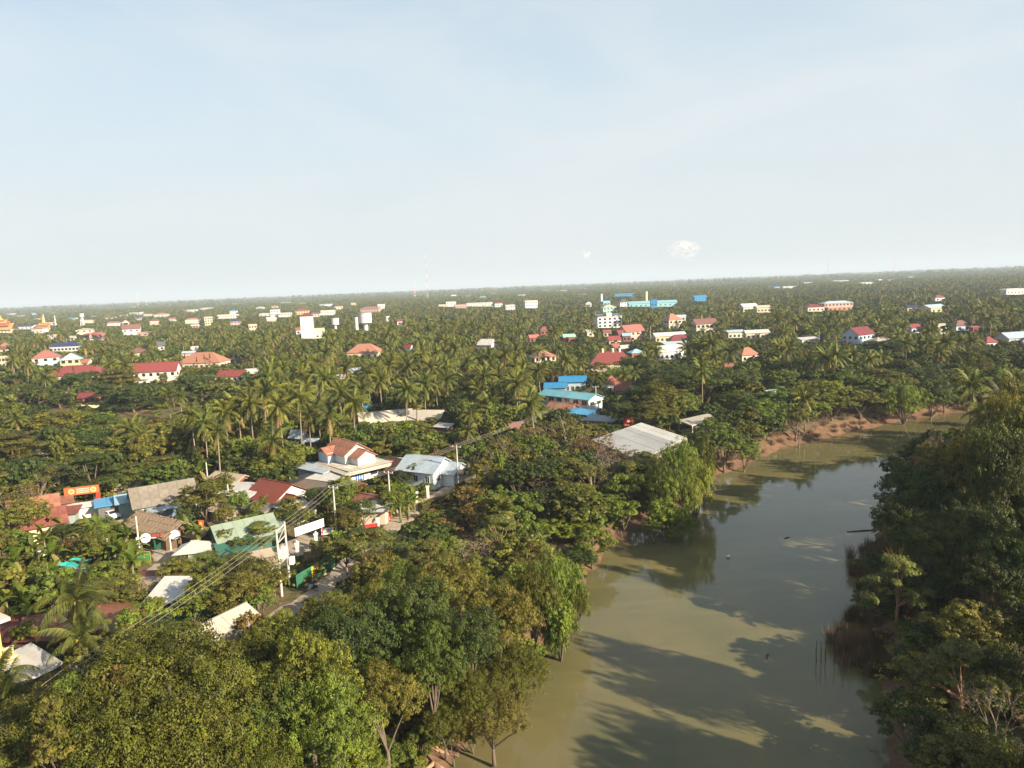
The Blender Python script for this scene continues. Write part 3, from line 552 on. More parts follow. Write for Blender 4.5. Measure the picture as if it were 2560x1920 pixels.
 ('bright blue lower roof', 'left of and below the bright blue upper roof', 1389, 966, 54, .5, 4.2, -8, 'gable', 1.4, SKYB, TAN, (3, 1), (1, 1), 'house'),
 ('house with dark red hipped roof', 'left of the brick brown roof beside the blue complex', 1528, 954, 32, .8, 5.5, 8, 'hip', 2, BRICK, WHT, (2, 1), (1, 1), 'house'),
 ('brick brown gabled roof', 'right of the dark red hipped roof', 1558, 970, 38, .8, 4.2, -4, 'gable', 2.4, BRICK, BROWN, (2, 1), (1, 1), 'house'),
 ('small white tank house', 'shining through trees under the giant rain tree', 1872, 997, 16, .9, 3.6, 10, 'flat', .3, WHT, WHT, (0, 0), (0, 0), 'house'),
 ('small weathered shed', 'brown sheets above the cream riverside roof', 1818, 1022, 34, .6, 3.0, 10, 'gable', 1.2, BRICK, BROWN, (0, 0), (0, 0), 'shed'),
 ('light grey sheet roof', 'under the fan palm right of the cream marquee roofs', 1109, 1066, 40, .6, 3.0, -30, 'shed', .6, GRY, BROWN, (1, 1), (1, 1), 'shed'),
 ('blue tarpaulin roofed hut', 'under palms left of the big cream awning', 920, 1019, 20, .7, 3.0, -10, 'gable', .8, SKYB, BROWN, (0, 0), (0, 0), 'hut'),
 ('pale blue small roof among palms', 'above the white house with rusty roof, left', 745, 1088, 32, .6, 3.5, -20, 'gable', 1.4, PALE, WHT, (2, 1), (0, 0), 'house'),
 ('grey small roof among palms', 'right below the pale blue small roof', 778, 1103, 26, .6, 2.8, -20, 'shed', .5, BLW, BROWN, (0, 0), (0, 0), 'shed'),
 ('dark thatched outbuilding', 'between palms and sugar palm in the middle distance', 1290, 1066, 34, .6, 3.0, 20, 'gable', 1.2, BROWN, BROWN, (1, 1), (0, 0), 'hut'),
]
for (s, r, nx, ny, wpx, dr, h, yaw, roof, rise, rc, wc, win, side, nm) in BT:
    p = P(nx, ny, h); dist = math.hypot(p.x, p.y); W = wpx*dist/1775*.97; D = W*dr; p.z = 0
    cat = nm.replace('_', ' ')
    building(s, r, p, W, D, h, yaw, roof, rise, rm(rc, .12 if dist > 400 else .2), wc, win, side, name=nm, cat=cat, dist=dist, over=.5 if roof != 'flat' else .15,
             winsize=(1.3, 1.4) if dist < 500 else (2.0, 1.6))
# smaller houses of the far town, labelled further down by what they stand beside
rg = random.Random(5); FARH = []; CN = {WHT: 'white', PINKR: 'rose', CRM: 'cream', BLW: 'grey blue', ORG: 'orange', TAN: 'tan', RED: 'crimson', SKYB: 'sky blue'}
for i in range(150):
    nx = rg.uniform(0, 700) if i < 105 else (rg.uniform(700, 1500) if i < 130 else rg.uniform(1200, 2550)); hor = 767-.0411*nx; h = rg.choice((5, 6, 8))
    ny = hor+rg.uniform(9, 24)+(rg.uniform(0, 38) if nx < 680 else rg.uniform(0, 10))
    p = P(nx, ny, h); p.z = 0; d = math.hypot(p.x, p.y); W = rg.uniform(10, 22)*max(1, d/1100)
    if d > 4500 or any(abs(L['nx']-nx) < L['w']/2+W*1775/d/2+4 and abs(L['top']-ny) < 12 for L in LAND): continue
    rcx = rg.choice([WHT, WHT, WHT, PINKR, CRM, WHT, BLW, ORG, TAN, RED, SKYB]); wcx = rg.choice([WHT, WHT, WHT, CRM, PNK]); rf = rg.choice(['gable', 'flat', 'hip'])
    o = building('far', 'house', p, W, W*.6, h, rg.uniform(-20, 30), rf, 2.2 if rf != 'flat' else .8, rm(rcx), wcx, (3, 1), (0, 0), dist=d, group='small far houses among trees near the horizon', cat='house', over=.4)
    FARH.append(dict(o=o, x=p.x, y=p.y, z=0, top=h, d=d, phrase='small far house with '+CN[rcx]+' '+{'gable': 'gabled', 'flat': 'flat', 'hip': 'hipped'}[rf]+' roof', me=LAND[-1]))
LANDMARKS = [L for L in LAND if L['short'] != 'far']

# --- round tanks, silos, masts, temples
def tank(short, rest, nx, ny, wpx, h, name='water_tank', cat='tank', c=WHT, legs=False, cap=True):
    p = P(nx, ny, h); d = math.hypot(p.x, p.y); r = wpx*d/1775/2; p.z = 0; root = empty(name, p); tag(root, short+' '+rest, cat)
    if legs: z0 = h*.55
    else: z0 = 0
    MB().cyl((0, 0, z0), r, h-z0, 28).build('drum', paint(c, .5, .25), root, smooth=False)
    if cap: MB().cyl((0, 0, h), r*1.04, .35, 28).build('lid', paint(GRY), root); 
    m = MB(); m.cyl((0, 0, h*.8), r*1.012, .3, 28); m.build('hoop', paint(GRY), root)
    if legs: MB().cyl((0, 0, 0), r*.35, z0, 14).build('stem', paint(c), root)
    add_land(short, p, 2*r, 2*r, h, 1, None, True); LANDMARKS.append(LAND[-1])
tank('biggest round white water tank', 'on a stem beneath the pink mansion', 912, 783, 31, 20, legs=True)
tank('smaller round white water tank', 'left of the biggest tank', 837, 796, 18, 14, legs=True)
tank('slim white cylinder tank', 'close left of the biggest round tank', 890, 794, 8.5, 15)
tank('squat white tank', 'right of the biggest round tank', 968, 791, 11, 8)
tank('left silo tower', 'thin pale blue column of the turquoise factory', 1503, 735, 6.5, 18, 'silo', 'silo', PALE)
tank('right silo tower', 'thin cream column above the turquoise factory', 1615, 729, 7.5, 20, 'silo', 'silo', CRM)
def mast(short, rest, nx, ytop, ybase, hz0=0, w=3., redwhite=True, name='radio_mast', cat='mast', legs=4, dist=None):
    p = P(nx, ybase, 0); d = math.hypot(p.x, p.y) if dist is None else dist
    if dist: s = dist/math.hypot(p.x, p.y); p.x *= s; p.y *= s
    y0 = proj((p.x, p.y, 0))[1]; y1 = proj((p.x, p.y, 10))[1]; hh = (y0-ytop)/(y0-y1)*10; root = empty(name, p); tag(root, short+' '+rest, cat)
    K = 10
    for i in range(K):
        m = MB(); z0, z1 = hh*i/K, hh*(i+1)/K; w0, w1 = w*(1-.75*i/K), w*(1-.75*(i+1)/K); cs = [(-1, -1), (1, -1), (1, 1), (-1, 1)] if legs == 4 else [(0, -1), (.87, .5), (-.87, .5)]
        for a, b_ in cs: m.tube([(a*w0/2, b_*w0/2, z0), (a*w1/2, b_*w1/2, z1)], max(.05, w*.045), 4)
        for q in range(len(cs)):
            a, b_ = cs[q], cs[(q+1) % len(cs)]
            m.tube([(a[0]*w0/2, a[1]*w0/2, z0), (b_[0]*w1/2, b_[1]*w1/2, z1)], max(.03, w*.025), 3, cap=False); m.tube([(b_[0]*w0/2, b_[1]*w0/2, z0), (a[0]*w1/2, a[1]*w1/2, z1)], max(.03, w*.025), 3, cap=False)
        m.build('lattice_section', paint((.55, .12, .08) if (redwhite and i % 2 == 0) else (.72, .72, .70)), root)
    return root, hh
mast('tallest thin radio mast', 'rising high above the horizon left of centre', 1070, 636, 757, w=2.3)
mast('short red and white telecom tower', 'left of the tallest mast', 1038, 716, 752, w=5.5)
mast('red and white telecom tower', 'above the white arched complex in the left town', 347, 737, 774, w=5)
mast('faint lattice mast', 'on the skyline right of the left town', 405, 728, 752, w=3, redwhite=False)
mast('small lattice mast', 'between the telecom tower and faint mast', 367, 752, 772, w=3, redwhite=False)
mast('left mast of the right hand pair', 'thin against the sky at right', 2069, 643, 704, w=2.6)
mast('right mast of the right hand pair', 'thin against the sky at right', 2097, 652, 690, w=2.6)
mast('rightmost thin mast', 'against the sky near the right edge', 2235, 636, 692, w=2.6)
mast('tiny skyline mast', 'above the left town near the edge', 237, 758, 775, w=3, redwhite=False)
mast('slim pole mast', 'behind the turquoise factory on the right', 1686, 706, 724, w=2.4, redwhite=False)
rt, hh = mast('lattice water tower', 'white, beside the cream two storey house in the left town', 208, 792, 822, w=6, redwhite=False, name='water_tower', cat='tower')
MB().cyl((0, 0, hh*1.0), 3.2, 5, 14).build('tank', paint(WHT), rt)
add_land('lattice water tower', rt.location, 6, 6, hh+5, 0); LANDMARKS.append(LAND[-1])
GOLD = (.62, .36, .10)
def temple(short, rest, nx, ny, wpx, h, c, c2, spire):
    p = P(nx, ny, h); d = math.hypot(p.x, p.y); W = wpx*d/1775; p.z = 0; root = empty('temple', p, math.radians(12)); tag(root, short+' '+rest, 'temple')
    MB().box((0, 0, h/2), (W*.62, W*.5, h)).build('wall', paint(CRM), root)
    z = h
    for i in range(4):
        s = 1-.23*i; roof_parts(root, W*.85*s, W*.6*s, z, 'gable', W*.22*s, .5, tile(c if i % 2 == 0 else c2), name='roof_tier'); z += W*.13*s
    MB().tube([(0, 0, z), (0, 0, z+spire*.3), (0, 0, z+spire*.6), (0, 0, z+spire)], [W*.12, W*.06, W*.03, .05], 8).build('spire', paint(GOLD), root)
    for i in range(5): window(root, 0, (i-2)*W*.115, h*.5, 1.2, 2.0, W*.62, W*.5, far=True)
    add_land(short, p, W, W, h, W*.5+spire*.6); LANDMARKS.append(LAND[-1])
temple('golden temple with tiered roof', 'and thin spire in the left town', 110, 820, 30, 7, GOLD, ORG, 14)
temple('orange and gold temple', 'cut off by the left edge of the picture', 4, 824, 56, 6, GOLD, (.50, .13, .06), 8)
def stupa(short, rest, nx, ytop, ybase, r):
    p = P(nx, ybase, 0); y0 = ybase; y1 = proj((p.x, p.y, 10))[1]; h = (y0-ytop)/(y0-y1)*10
    root = empty('stupa', p); tag(root, short+' '+rest, 'stupa')
    MB().box((0, 0, 1), (r*3, r*3, 2)).build('base', paint(WHT), root); MB().tube([(0, 0, 2), (0, 0, h*.25), (0, 0, h*.5), (0, 0, h)], [r, r*.9, r*.5, .1], 10).build('spire', paint(WHT), root)
stupa('slender white stupa', 'right of the golden temple', 141, 785, 826, 2.0); stupa('white stupa', 'just behind the golden temple spire', 112, 784, 815, 2.0)
# open belfry of the church like villa
p = P(314, 806, 14); p.z = 0; rt = empty('bell_tower', p, math.radians(22)); tag(rt, 'white square tower with open top beside the church like villa', 'tower')
MB().box((0, 0, 5.5), (7, 6, 11)).build('wall', paint(WHT), rt); m = MB()
for a in (-1, 1):
    for b_ in (-1, 1): m.box((a*3.1, b_*2.6, 12.5), (.6, .6, 3))
m.build('column', paint(WHT), rt); roof_parts(rt, 7, 6, 14, 'hip', 2.4, .5, rm(WHT)); add_land('white open belfry', p, 7, 7, 14, 2)
# fan shaped hall
p = P(237, 841, 5); d = math.hypot(p.x, p.y); p.z = 0; W = 50*d/1775; rt = empty('hall', p, 0.); tag(rt, 'fan shaped hall with crimson curved gable in the left town', 'hall')
MB().box((0, 0, 2.2), (W*.8, W*.3, 4.4)).build('wall', paint(WHT), rt); roof_parts(rt, W*.5, W*.9, 4.5, 'vault', 4.5, .6, rm(PINKR)).rotation_euler = (0, 0, math.pi/2)
m = MB()
for i in range(8):
    t0, t1 = math.pi*i/8, math.pi*(i+1)/8
    m.slab([(-W*.46*math.cos(t0), -W*.26, 4.8+4.2*math.sin(t0)), (-W*.46*math.cos(t1), -W*.26, 4.8+4.2*math.sin(t1)), (-W*.34*math.cos(t1), -W*.34, 4.2+3*math.sin(t1)), (-W*.34*math.cos(t0), -W*.34, 4.2+3*math.sin(t0))], .2)
m.build('gable', paint(RED), rt); MB().tube([(0, -W*.34, 4), (0, -W*.30, 11)], [W*.09, .1], 4).build('pediment', paint(PINKR), rt)
add_land('crimson fan shaped hall', p, W, W*.5, 5, 5); LANDMARKS.append(LAND[-1])
# vents on the crimson hall
rt = [o for o in COL.objects if o.get('label', '').startswith('crimson hall with three')][0]; Wc = 105*math.hypot(*rt.location[:2])/1775
for u in (-.2, .04, .2): MB().cyl((u*Wc, 0, 9.4), .55, 1.9, 10).build('roof_vent', paint(WHT), rt)
rt = [o for o in COL.objects if o.get('label', '').startswith('five storey')][0]; Wc = 66*math.hypot(*rt.location[:2])/1775
MB().box((0, 0, 12.6), (Wc*.2, Wc*.3, 4.2)).build('stair_head', paint(WHT), rt)
for u in (-1, 1):
    o = MB().box((0, 0, 0), (Wc*.36, Wc*.36, .12)).build('solar_panel', glass(), rt, (u*Wc*.3, 0, 13.2)); o.rotation_euler = (.12, 0, 0)
# teal glazed long house of the blue complex
# ------------------------------------------------------------------ village in front
def near(short, rest, rx, ry, W, D, h, yaw, roof, rise, rmat, wc, **k):
    "placed by the middle of its ridge in the photograph"
    zt = h+rise if roof in ('gable', 'hip') else (h+rise/2 if roof == 'shed' else h)
    p = P(rx, ry, zt+.1); p.z = 0.05; d = math.hypot(p.x, p.y)
    BLOCK.append((p.x, p.y, max(W, D)/2+.8))
    r = building(short, rest, p, W, D, h, yaw, roof, rise, rmat, wc, dist=d, **k); LANDMARKS.append(LAND[-1]); return r
def post(parent, x, y, z0, z1, r=.06, mat=None, name='post'):
    return MB().tube([(x, y, z0), (x, y, z1)], r, 6).build(name, mat or paint((.5, .5, .5)), parent)
RUST1 = sheet((.42, .19, .12), (.20, .07, .04), .55, .7); RUST2 = sheet((.30, .10, .075), (.14, .05, .035), .5, .7); CREAMS = sheet((.56, .51, .42), (.36, .27, .18), .22, .55)
PBS = sheet((.42, .50, .56), (.3, .32, .32), .18, .4); GREYS = sheet((.27, .235, .19), (.16, .12, .08), .35, .75); WHS = sheet((.62, .60, .55), (.42, .36, .28), .18, .45)
LGS = sheet((.30, .37, .28), (.3, .3, .22), .12, .5); BLS = sheet((.10, .36, .62), (.3, .4, .5), .15, .4); TAN_S = sheet((.52, .42, .30), (.3, .2, .12), .25, .7); DRS = sheet((.17, .045, .035), (.09, .03, .02), .35, .6)
LBS = sheet((.30, .48, .58), (.45, .5, .5), .2, .4); MTS = sheet((.17, .44, .52), (.3, .42, .42), .1, .4)

# white two storey house: lower block, wide flat canopy, rusty gables on top
cx = P(875, 1220, 0); a = math.radians(-47); ux = Vector((math.cos(a), math.sin(a), 0)); uy = Vector((-math.sin(a), math.cos(a), 0))
c = cx-ux*6+uy*4; rt = empty('house', (c.x, c.y, .05), a); BLOCK.append((c.x, c.y, 8)); tag(rt, 'white two storey house with rusty gables over a cream canopy roof and blue door', 'house')
wm_ = paint((.66, .61, .52)); MB().box((0, 0, 2), (12, 8, 4)).build('wall', wm_, rt)
MB().box((-1.6, .3, 5.2), (8.2, 6, 2.2)).build('upper_wall', paint((.60, .62, .62)), rt)
cm = CREAMS
m = MB(); q = [(-5.6, -5.2, 3.95), (8.0, -5.2, 3.75), (8.0, 5.4, 3.75), (-5.6, 5.4, 4.1)]
m.slab(q, .16); m.slab([(-6, -6.1, 3.55), (8.2, -6.1, 3.45), (8.1, -5.2, 3.78), (-5.7, -5.2, 3.98)], .12); m.slab([(8.0, -5.9, 3.5), (8.8, -5.6, 3.45), (8.8, 5.6, 3.45), (8.0, 5.4, 3.78)], .12)
ro = m.build('canopy_roof', cm, rt)
for i in range(6):
    for j in range(4):
        MB().box((0, 0, 0), (2.2, 2.62, .05)).build('roof_sheet', cm, ro, (-4.45+2.26*i, -3.85+2.64*j, 3.97-.004*i+.02*(i % 2)+.02*(j % 2)))
roof_parts(rt, 8.2, 6, 6.3, 'gable', 1.9, .55, RUST1, (6, 2)).location = (-1.6, .3, 0)
m = MB(); m.add([(2.49, -2.7, 6.3), (2.49, 3.3, 6.3), (2.49, .3, 8.05)], [(0, 1, 2)]); m.add([(2.46, -2.7, 6.3), (2.46, 3.3, 6.3), (2.46, .3, 8.05)], [(2, 1, 0)]); m.build('gable_wall', paint(WHT), rt)
w2 = empty('wing_roof', (-3.6, -2.2, 0), math.radians(90), rt); MB().box((0, 0, 5.0), (4.5, 4.0, 2.4)).build('wing_wall', paint(BLW), w2); roof_parts(w2, 4.5, 4.0, 6.0, 'gable', 1.1, .45, RUST1, (3, 1))
w2b = empty('front_wing', (3.4, .6, 0), 0, rt); MB().box((0, 0, 5.0), (4.4, 4.2, 1.8)).build('wing_wall', paint(WHT), w2b); roof_parts(w2b, 4.4, 4.2, 5.8, 'gable', 1.2, .45, RUST1, (3, 1))
m = MB(); m.add([(2.21, -2.1, 5.8), (2.21, 2.1, 5.8), (2.21, 0, 6.95)], [(0, 1, 2)]); m.build('gable_wall', paint(WHT), w2b)
DBL = (.10, .38, .72)
d = MB().box((0, -.04, 1.25), (2.3, .10, 2.5)).mesh('door', paint((.55, .70, .80))); do = obj('door', d, rt, (6.0, -1.6, 0), math.pi/2)
for i in range(4): MB().box((-.82+i*.55, -.11, 1.45), (.30, .05, 1.9)).build('door_bar', paint((.02, .12, .42)), do)
wd = window(rt, 1, 1.9, 2.2, 1.7, 1.2, 12, 8, (.1, .25, .55), 2)
MB().box((6.35, 1.9, 3.05), (.7, 2.2, .08)).build('window_hood', paint(WHT), rt)
window(rt, 0, 2.5, 2.4, 1.4, .9, 12, 8); window(rt, 0, -1.5, 2.4, 1.4, .9, 12, 8)
add_land('white house with rusty gables', (c.x, c.y, 0), 12, 10, 4, 4); LAND[-1]['lim'] = 1215; LANDMARKS.append(LAND[-1])
near('black shade net lean-to', 'stretched left of the white house with rusty gables', 775, 1200, 8, 5, 2.2, -38, 'shed', .5, paint((.05, .05, .055)), (.06, .06, .06), protect=False)
near('pale blue lean-to roof', 'behind the shade net beside the white house', 790, 1168, 9, 3, 3.2, -38, 'shed', .4, PBS, BLW, sheets=(4, 1), protect=False)
near('grey sheet porch roof', 'low in front of the white house with rusty gables', 823, 1190, 7, 4.4, 2.6, -30, 'shed', .5, WHS, BROWN, sheets=(4, 2))
near('brown rusty porch roof', 'before the blue door of the white house', 936, 1240, 6.4, 5, 2.4, -40, 'gable', .8, RUST2, (.35, .28, .2), sheets=(4, 1))
near('house with pale blue sheet roof and white gable', 'near the tall pole', 1064, 1139, 8.6, 7.6, 3.7, -29, 'gable', 2.1, PBS, (.62, .68, .72), sheets=(5, 2), win=(3, 1), side=(2, 1), lim=1185)
near('small pale blue gable wing', 'stepped forward at the right of the pale blue roofed house', 1125, 1154, 5, 5.4, 2.9, -29, 'gable', 1.5, PBS, (.66, .70, .74), sheets=(3, 1), side=(1, 1), lim=1190)
near('tan porch awning', 'on the lane side of the pale blue roofed house', 1152, 1172, 7.5, 4.2, 2.6, -24, 'shed', .5, TAN_S, (.4, .36, .3), sheets=(4, 1), lim=1190)
near('white lean-to roof', 'joining the pale blue roofed house on its left', 1000, 1158, 5, 4.4, 3.0, -29, 'shed', .7, WHS, (.35, .3, .25), sheets=(3, 1))
near('striped rusty gable roof', 'between the white and the pale blue houses', 993, 1146, 6, 5, 3.0, -40, 'gable', 1.4, RUST1, BROWN, sheets=(4, 1))
near('house with red clay tile roof', 'and white gables, left of the white two storey house', 690, 1203, 8.2, 8.0, 3.2, -34, 'gable', 2.2, tile((.26, .06, .035)), WHT, side=(1, 1), win=(2, 1), lim=1262)
near('smaller red tiled gable', 'stepped before the red clay tile house', 706, 1232, 6, 4.4, 2.6, -34, 'gable', 1.3, tile((.26, .06, .035)), WHT, side=(0, 0), lim=1262)
near('cream porch roof', 'below the red clay tile house', 732, 1258, 6.5, 5, 2.6, -34, 'shed', .3, CREAMS, (.4, .38, .33), sheets=(3, 2), lim=1290)
near('broad white sheet roof', 'left of the red clay tile house', 620, 1212, 8.4, 7, 3.2, -34, 'gable', 1.0, WHS, (.3, .3, .28), sheets=(4, 2), lim=1245)
near('pale grey and rust patched roof', 'under palms beyond the broad white sheet roof', 575, 1183, 8, 5, 2.8, -30, 'gable', 1.0, TAN_S, BROWN, sheets=(4, 1))
near('brown sheet roof', 'between red tile house and white house', 770, 1218, 8, 5, 2.4, -34, 'shed', .5, sheet((.20, .15, .11), (.12, .07, .05), .3), BROWN, sheets=(4, 1), protect=False)
near('house with grey brown corrugated roof', 'white ridge and blue gable wall', 404, 1209, 10.2, 7.2, 3.3, 34, 'gable', 2.5, GREYS, (.40, .52, .62), sheets=(7, 3), win=(3, 1), side=(1, 1), lim=1262)
near('striped blue sheet lean-to', 'in front of the grey brown corrugated roof', 425, 1262, 7, 2.6, 2.3, 34, 'shed', .5, PBS, (.16, .22, .28), sheets=(4, 1), lim=1290)
near('sky blue awning', 'left of the grey brown roofed house', 333, 1232, 5.4, 5.2, 3.0, 30, 'gable', .8, LBS, (.25, .35, .33), sheets=(3, 1), lim=1275)
near('bright blue carport awning', 'on posts above the white car', 282, 1252, 5, 3.6, 2.6, 30, 'shed', .4, BLS, (.12, .12, .12), sheets=(3, 1), lim=1275)
near('rusty sheet roofed barn', 'left, with patched brown and pink sheets', 82, 1243, 7, 5, 3.5, 33, 'gable', 2.0, RUST1, (.45, .38, .3), sheets=(5, 2), lim=1270)
near('cream house with dark red sheet roof', 'in front of the rusty barn', 97, 1276, 6.6, 5.6, 3.2, 38, 'gable', 1.8, RUST2, (.68, .58, .36), sheets=(6, 2), win=(3, 1), door=1, side=(1, 1), lim=1330)
near('small rusty lean-to', 'right of the rusty barn', 140, 1252, 4.6, 3.0, 3.0, 33, 'shed', .5, RUST1, BROWN, sheets=(3, 1), lim=1275)
near('low rusty shed with pale patch', 'right of the cream house with dark red roof', 152, 1278, 5, 3.2, 2.2, 20, 'shed', .4, RUST2, (.3, .36, .34), sheets=(4, 1), lim=1300)
near('pale gravel coloured roof', 'at the left edge beside the rusty barn', 4, 1282, 4, 3, 2.4, 33, 'shed', .3, TAN_S, BROWN)
near('pale green sheet roofed workshop', 'open sided, behind the transformer poles', 606, 1299, 8.6, 6.6, 2.8, 36, 'gable', 1.9, LGS, (.05, .12, .09), sheets=(6, 2), lim=1345)
near('small grey green roof', 'right of the pale green workshop roof', 668, 1318, 4, 3.4, 2.6, 20, 'shed', .4, LGS, (.1, .12, .1), sheets=(2, 1))
near('white lean-to shed roof', 'over green walls, middle of the lower left', 473, 1474, 8.4, 4.2, 2.6, -5, 'shed', 1.2, WHS, (.04, .20, .14), sheets=(5, 2), lim=1512)
near('long narrow cream gable roof', 'half shaded, nearest the bottom left trees', 532, 1548, 8.2, 3.4, 3.0, 60, 'gable', .8, CREAMS, (.3, .28, .24), sheets=(5, 1), lim=1600)
near('dark rust red barn roof', 'in the shade before the yard path', 410, 1448, 7.6, 4.2, 2.2, 0, 'shed', .4, DRS, (.12, .07, .05), sheets=(4, 1), lim=1455)
near('wooden plank shed', 'with pale ridge strip left of the white lean-to shed', 335, 1462, 5.4, 3.0, 2.2, 3, 'shed', .3, sheet((.45, .34, .24), (.3, .15, .08), .4), (.3, .2, .13), sheets=(5, 1))
near('brick red sheet roof', 'right behind the big foreground palm', 290, 1527, 7, 6, 2.6, -20, 'gable', .8, sheet((.27, .105, .06), (.16, .07, .04), .4), (.2, .1, .07), sheets=(4, 2), lim=1570)
near('rose brown sheet roof', 'left behind the big foreground palm', 155, 1530, 7, 5, 2.6, 18, 'gable', .8, sheet((.30, .14, .085), (.16, .08, .05), .4), (.3, .2, .15), sheets=(4, 1), lim=1560)
near('dark maroon sheet roof', 'shaded, left of the big foreground palm', 92, 1568, 8, 4.6, 2.4, -2, 'shed', .6, DRS, (.1, .06, .05), sheets=(4, 1), lim=1600)
near('little cream roofed stall', 'behind the red gates by the lane', 932, 1266, 5.2, 3.4, 2.4, -5, 'shed', .5, WHS, (.62, .5, .4), sheets=(3, 1), lim=1300)
near('cream pitched awning roof', 'left half of a pair under palms in the middle', 965, 1027, 15, 8, 3.2, 14, 'gable', 2.2, CREAMS, (.2, .15, .12), sheets=(6, 2), lim=1055)
near('second cream pitched awning roof', 'right half of the pair under palms', 1062, 1025, 11, 7, 3.2, -16, 'gable', 2.0, CREAMS, (.2, .15, .12), sheets=(5, 2), lim=1045)
near('house with long teal grey roof', 'and glazed upper verandah left of the river trees', 1425, 978, 20, 6.4, 5.6, -46, 'gable', 1.2, MTS, (.55, .62, .66), sheets=(9, 1), win=(6, 2), side=(2, 2), winsize=(2.3, 1.8), lim=1010)
near('orange brown tiled gable', 'in front of the long teal grey roof', 1407, 1006, 9, 7, 2.6, -46, 'gable', 2.2, tile((.50, .22, .13)), BROWN, lim=1020)
near('blue lower roof', 'at the foot of the glazed verandah house', 1462, 1022, 7, 5, 3.0, -40, 'gable', .9, BLS, BLW, sheets=(4, 1), lim=1035)
near('white balconied block', 'right end of the long teal grey roof', 1472, 1000, 5, 5, 4.6, -46, 'flat', .5, paint(WHT), (.60, .63, .66), side=(2, 2), lim=1025)
near('low blue grey sheet roofs', 'in the shade behind the bare brown tree', 1500, 1046, 9, 5, 2.6, -30, 'shed', .4, sheet((.16, .24, .30), (.2, .2, .2), .2), BROWN, sheets=(4, 1))

for (nx_, ny_, W_, D_, h_, yw_, rf_, mt_, lab_) in ((320, 1206, 5, 3.6, 2.4, 20, 'gable', TAN_S, 'small tan sheet roof with water tank behind the sky blue awning'), (20, 1325, 5, 4, 2.4, 30, 'shed', RUST2, 'rusty lean-to roof at the left edge below the pale gravel roof'), (548, 1205, 5, 4, 2.6, -30, 'shed', RUST1, 'rust patched shed left of the palms near the broad white roof'), (655, 1262, 5, 3.5, 2.4, -30, 'shed', sheet((.2, .2, .19), (.2, .12, .07), .4), 'dark grey shed roof under the red clay tile house'), (560, 1262, 4, 3, 2.4, -34, 'gable', TAN_S, 'tiny tan gable before the broad white sheet roof'), (590, 1365, 4.6, 3.4, 2.2, 30, 'shed', sheet((.05, .17, .11), (.1, .12, .08), .3), 'low dark green shed below the pale green workshop'), (240, 1480, 4.6, 3.4, 2.3, -12, 'gable', RUST1, 'small rusty hut between banana plants and the plank shed'), (640, 1395, 4, 3, 2.2, 30, 'shed', TAN_S, 'tan stall roof left of the transformer poles'), (880, 1215, 3.8, 2.6, 2.0, -40, 'shed', RUST2, 'narrow rusty awning beside the white two storey house'), (1195, 1165, 5, 4, 2.6, -24, 'gable', TAN_S, 'weathered gable roof past the tan porch awning')):
    near(lab_, '', nx_, ny_, W_, D_, h_, yw_, rf_, .6, mt_, (.26, .22, .17), sheets=(3, 1), name='shed', cat='shed', protect=False); LANDMARKS.pop()
p = P(112, 1128, 3.6); rt = empty('tarpaulin_heap', (p.x, p.y, 1.6), .3); tag(rt, 'white and lilac tarpaulins over a low hut among dark layered trees, left', 'tarpaulin'); BLOCK.append((p.x, p.y, 4)); rg = random.Random(14)
for (u0, mt_, nm_) in ((-1.2, paint((.62, .60, .6)), 'white_sheet'), (1.2, paint((.50, .28, .46)), 'lilac_sheet')):
    V = []; Fq = []
    for i in range(7):
        for j in range(5): V.append((u0+(i-3)*.75, (j-2)*.9, 2.4-.12*(i-3)**2-.18*(j-2)**2+rg.uniform(-.12, .12)))
    for i in range(6):
        for j in range(4): k = i*5+j; Fq.append((k, k+5, k+6, k+1))
    me = bpy.data.meshes.new(nm_); me.from_pydata(V, [], Fq); me.materials.append(mt_); obj(nm_, me, rt)
for u in (-3, 0, 3): post(rt, u, 0, -1.6, 2.0, .05, paint((.3, .2, .14)))
LAND.append(dict(short='lilac tarpaulins', x=0, y=-999, nx=112, top=1120, lim=1145, w=50, dist=math.hypot(p.x, p.y), h=1, rad=0, protect=True))
BLOCK += [(q_.x, q_.y, r_) for q_, r_ in ((P(440, 1036), 17), (P(370, 1042), 12), (P(25, 1040), 20), (P(500, 1024), 9))]; MEADOW = [(P(440, 1036), 17), (P(370, 1042), 12), (P(25, 1040), 20)]
# riverside pavilion: great sheet roof on a steel frame
A, B_, C_, D_ = P(1603, 1057, 5.6), P(1717, 1095, 5.0), P(1597, 1150, 4.4), P(1478, 1100, 5.0)
o0 = (A+B_+C_+D_)/4; rt = empty('pavilion', (o0.x, o0.y, 0)); tag(rt, 'riverside pavilion with a great grey and cream sheet roof on a steel frame', 'pavilion'); BLOCK.append((o0.x, o0.y, 9))
q = [v-Vector((o0.x, o0.y, 0)) for v in (D_, C_, B_, A)]
ro = MB().slab(q, .10).build('roof', sheet((.42, .42, .40), (.35, .3, .22), .12, .5), rt)
nrm = (q[1]-q[0]).cross(q[2]-q[0]).normalized()
for i in range(8):
    for j in range(3):
        def L(u, v): return (q[0]*(1-u)+q[1]*u)*(1-v)+(q[3]*(1-u)+q[2]*u)*v
        u0, u1, v0, v1 = j/3, (j+1)/3, i/8, (i+1)/8; up = nrm*(.05+.03*(i % 2)+.015*j)
        MB().slab([L(u0, v0)+up, L(u1, v0)+up, L(u1, v1)+up, L(u0, v1)+up], .03).build('roof_sheet', WHS if i >= 6 else sheet((.42, .42, .40), (.35, .3, .22), .12, .5), ro)
fr = paint((.42, .36, .32))
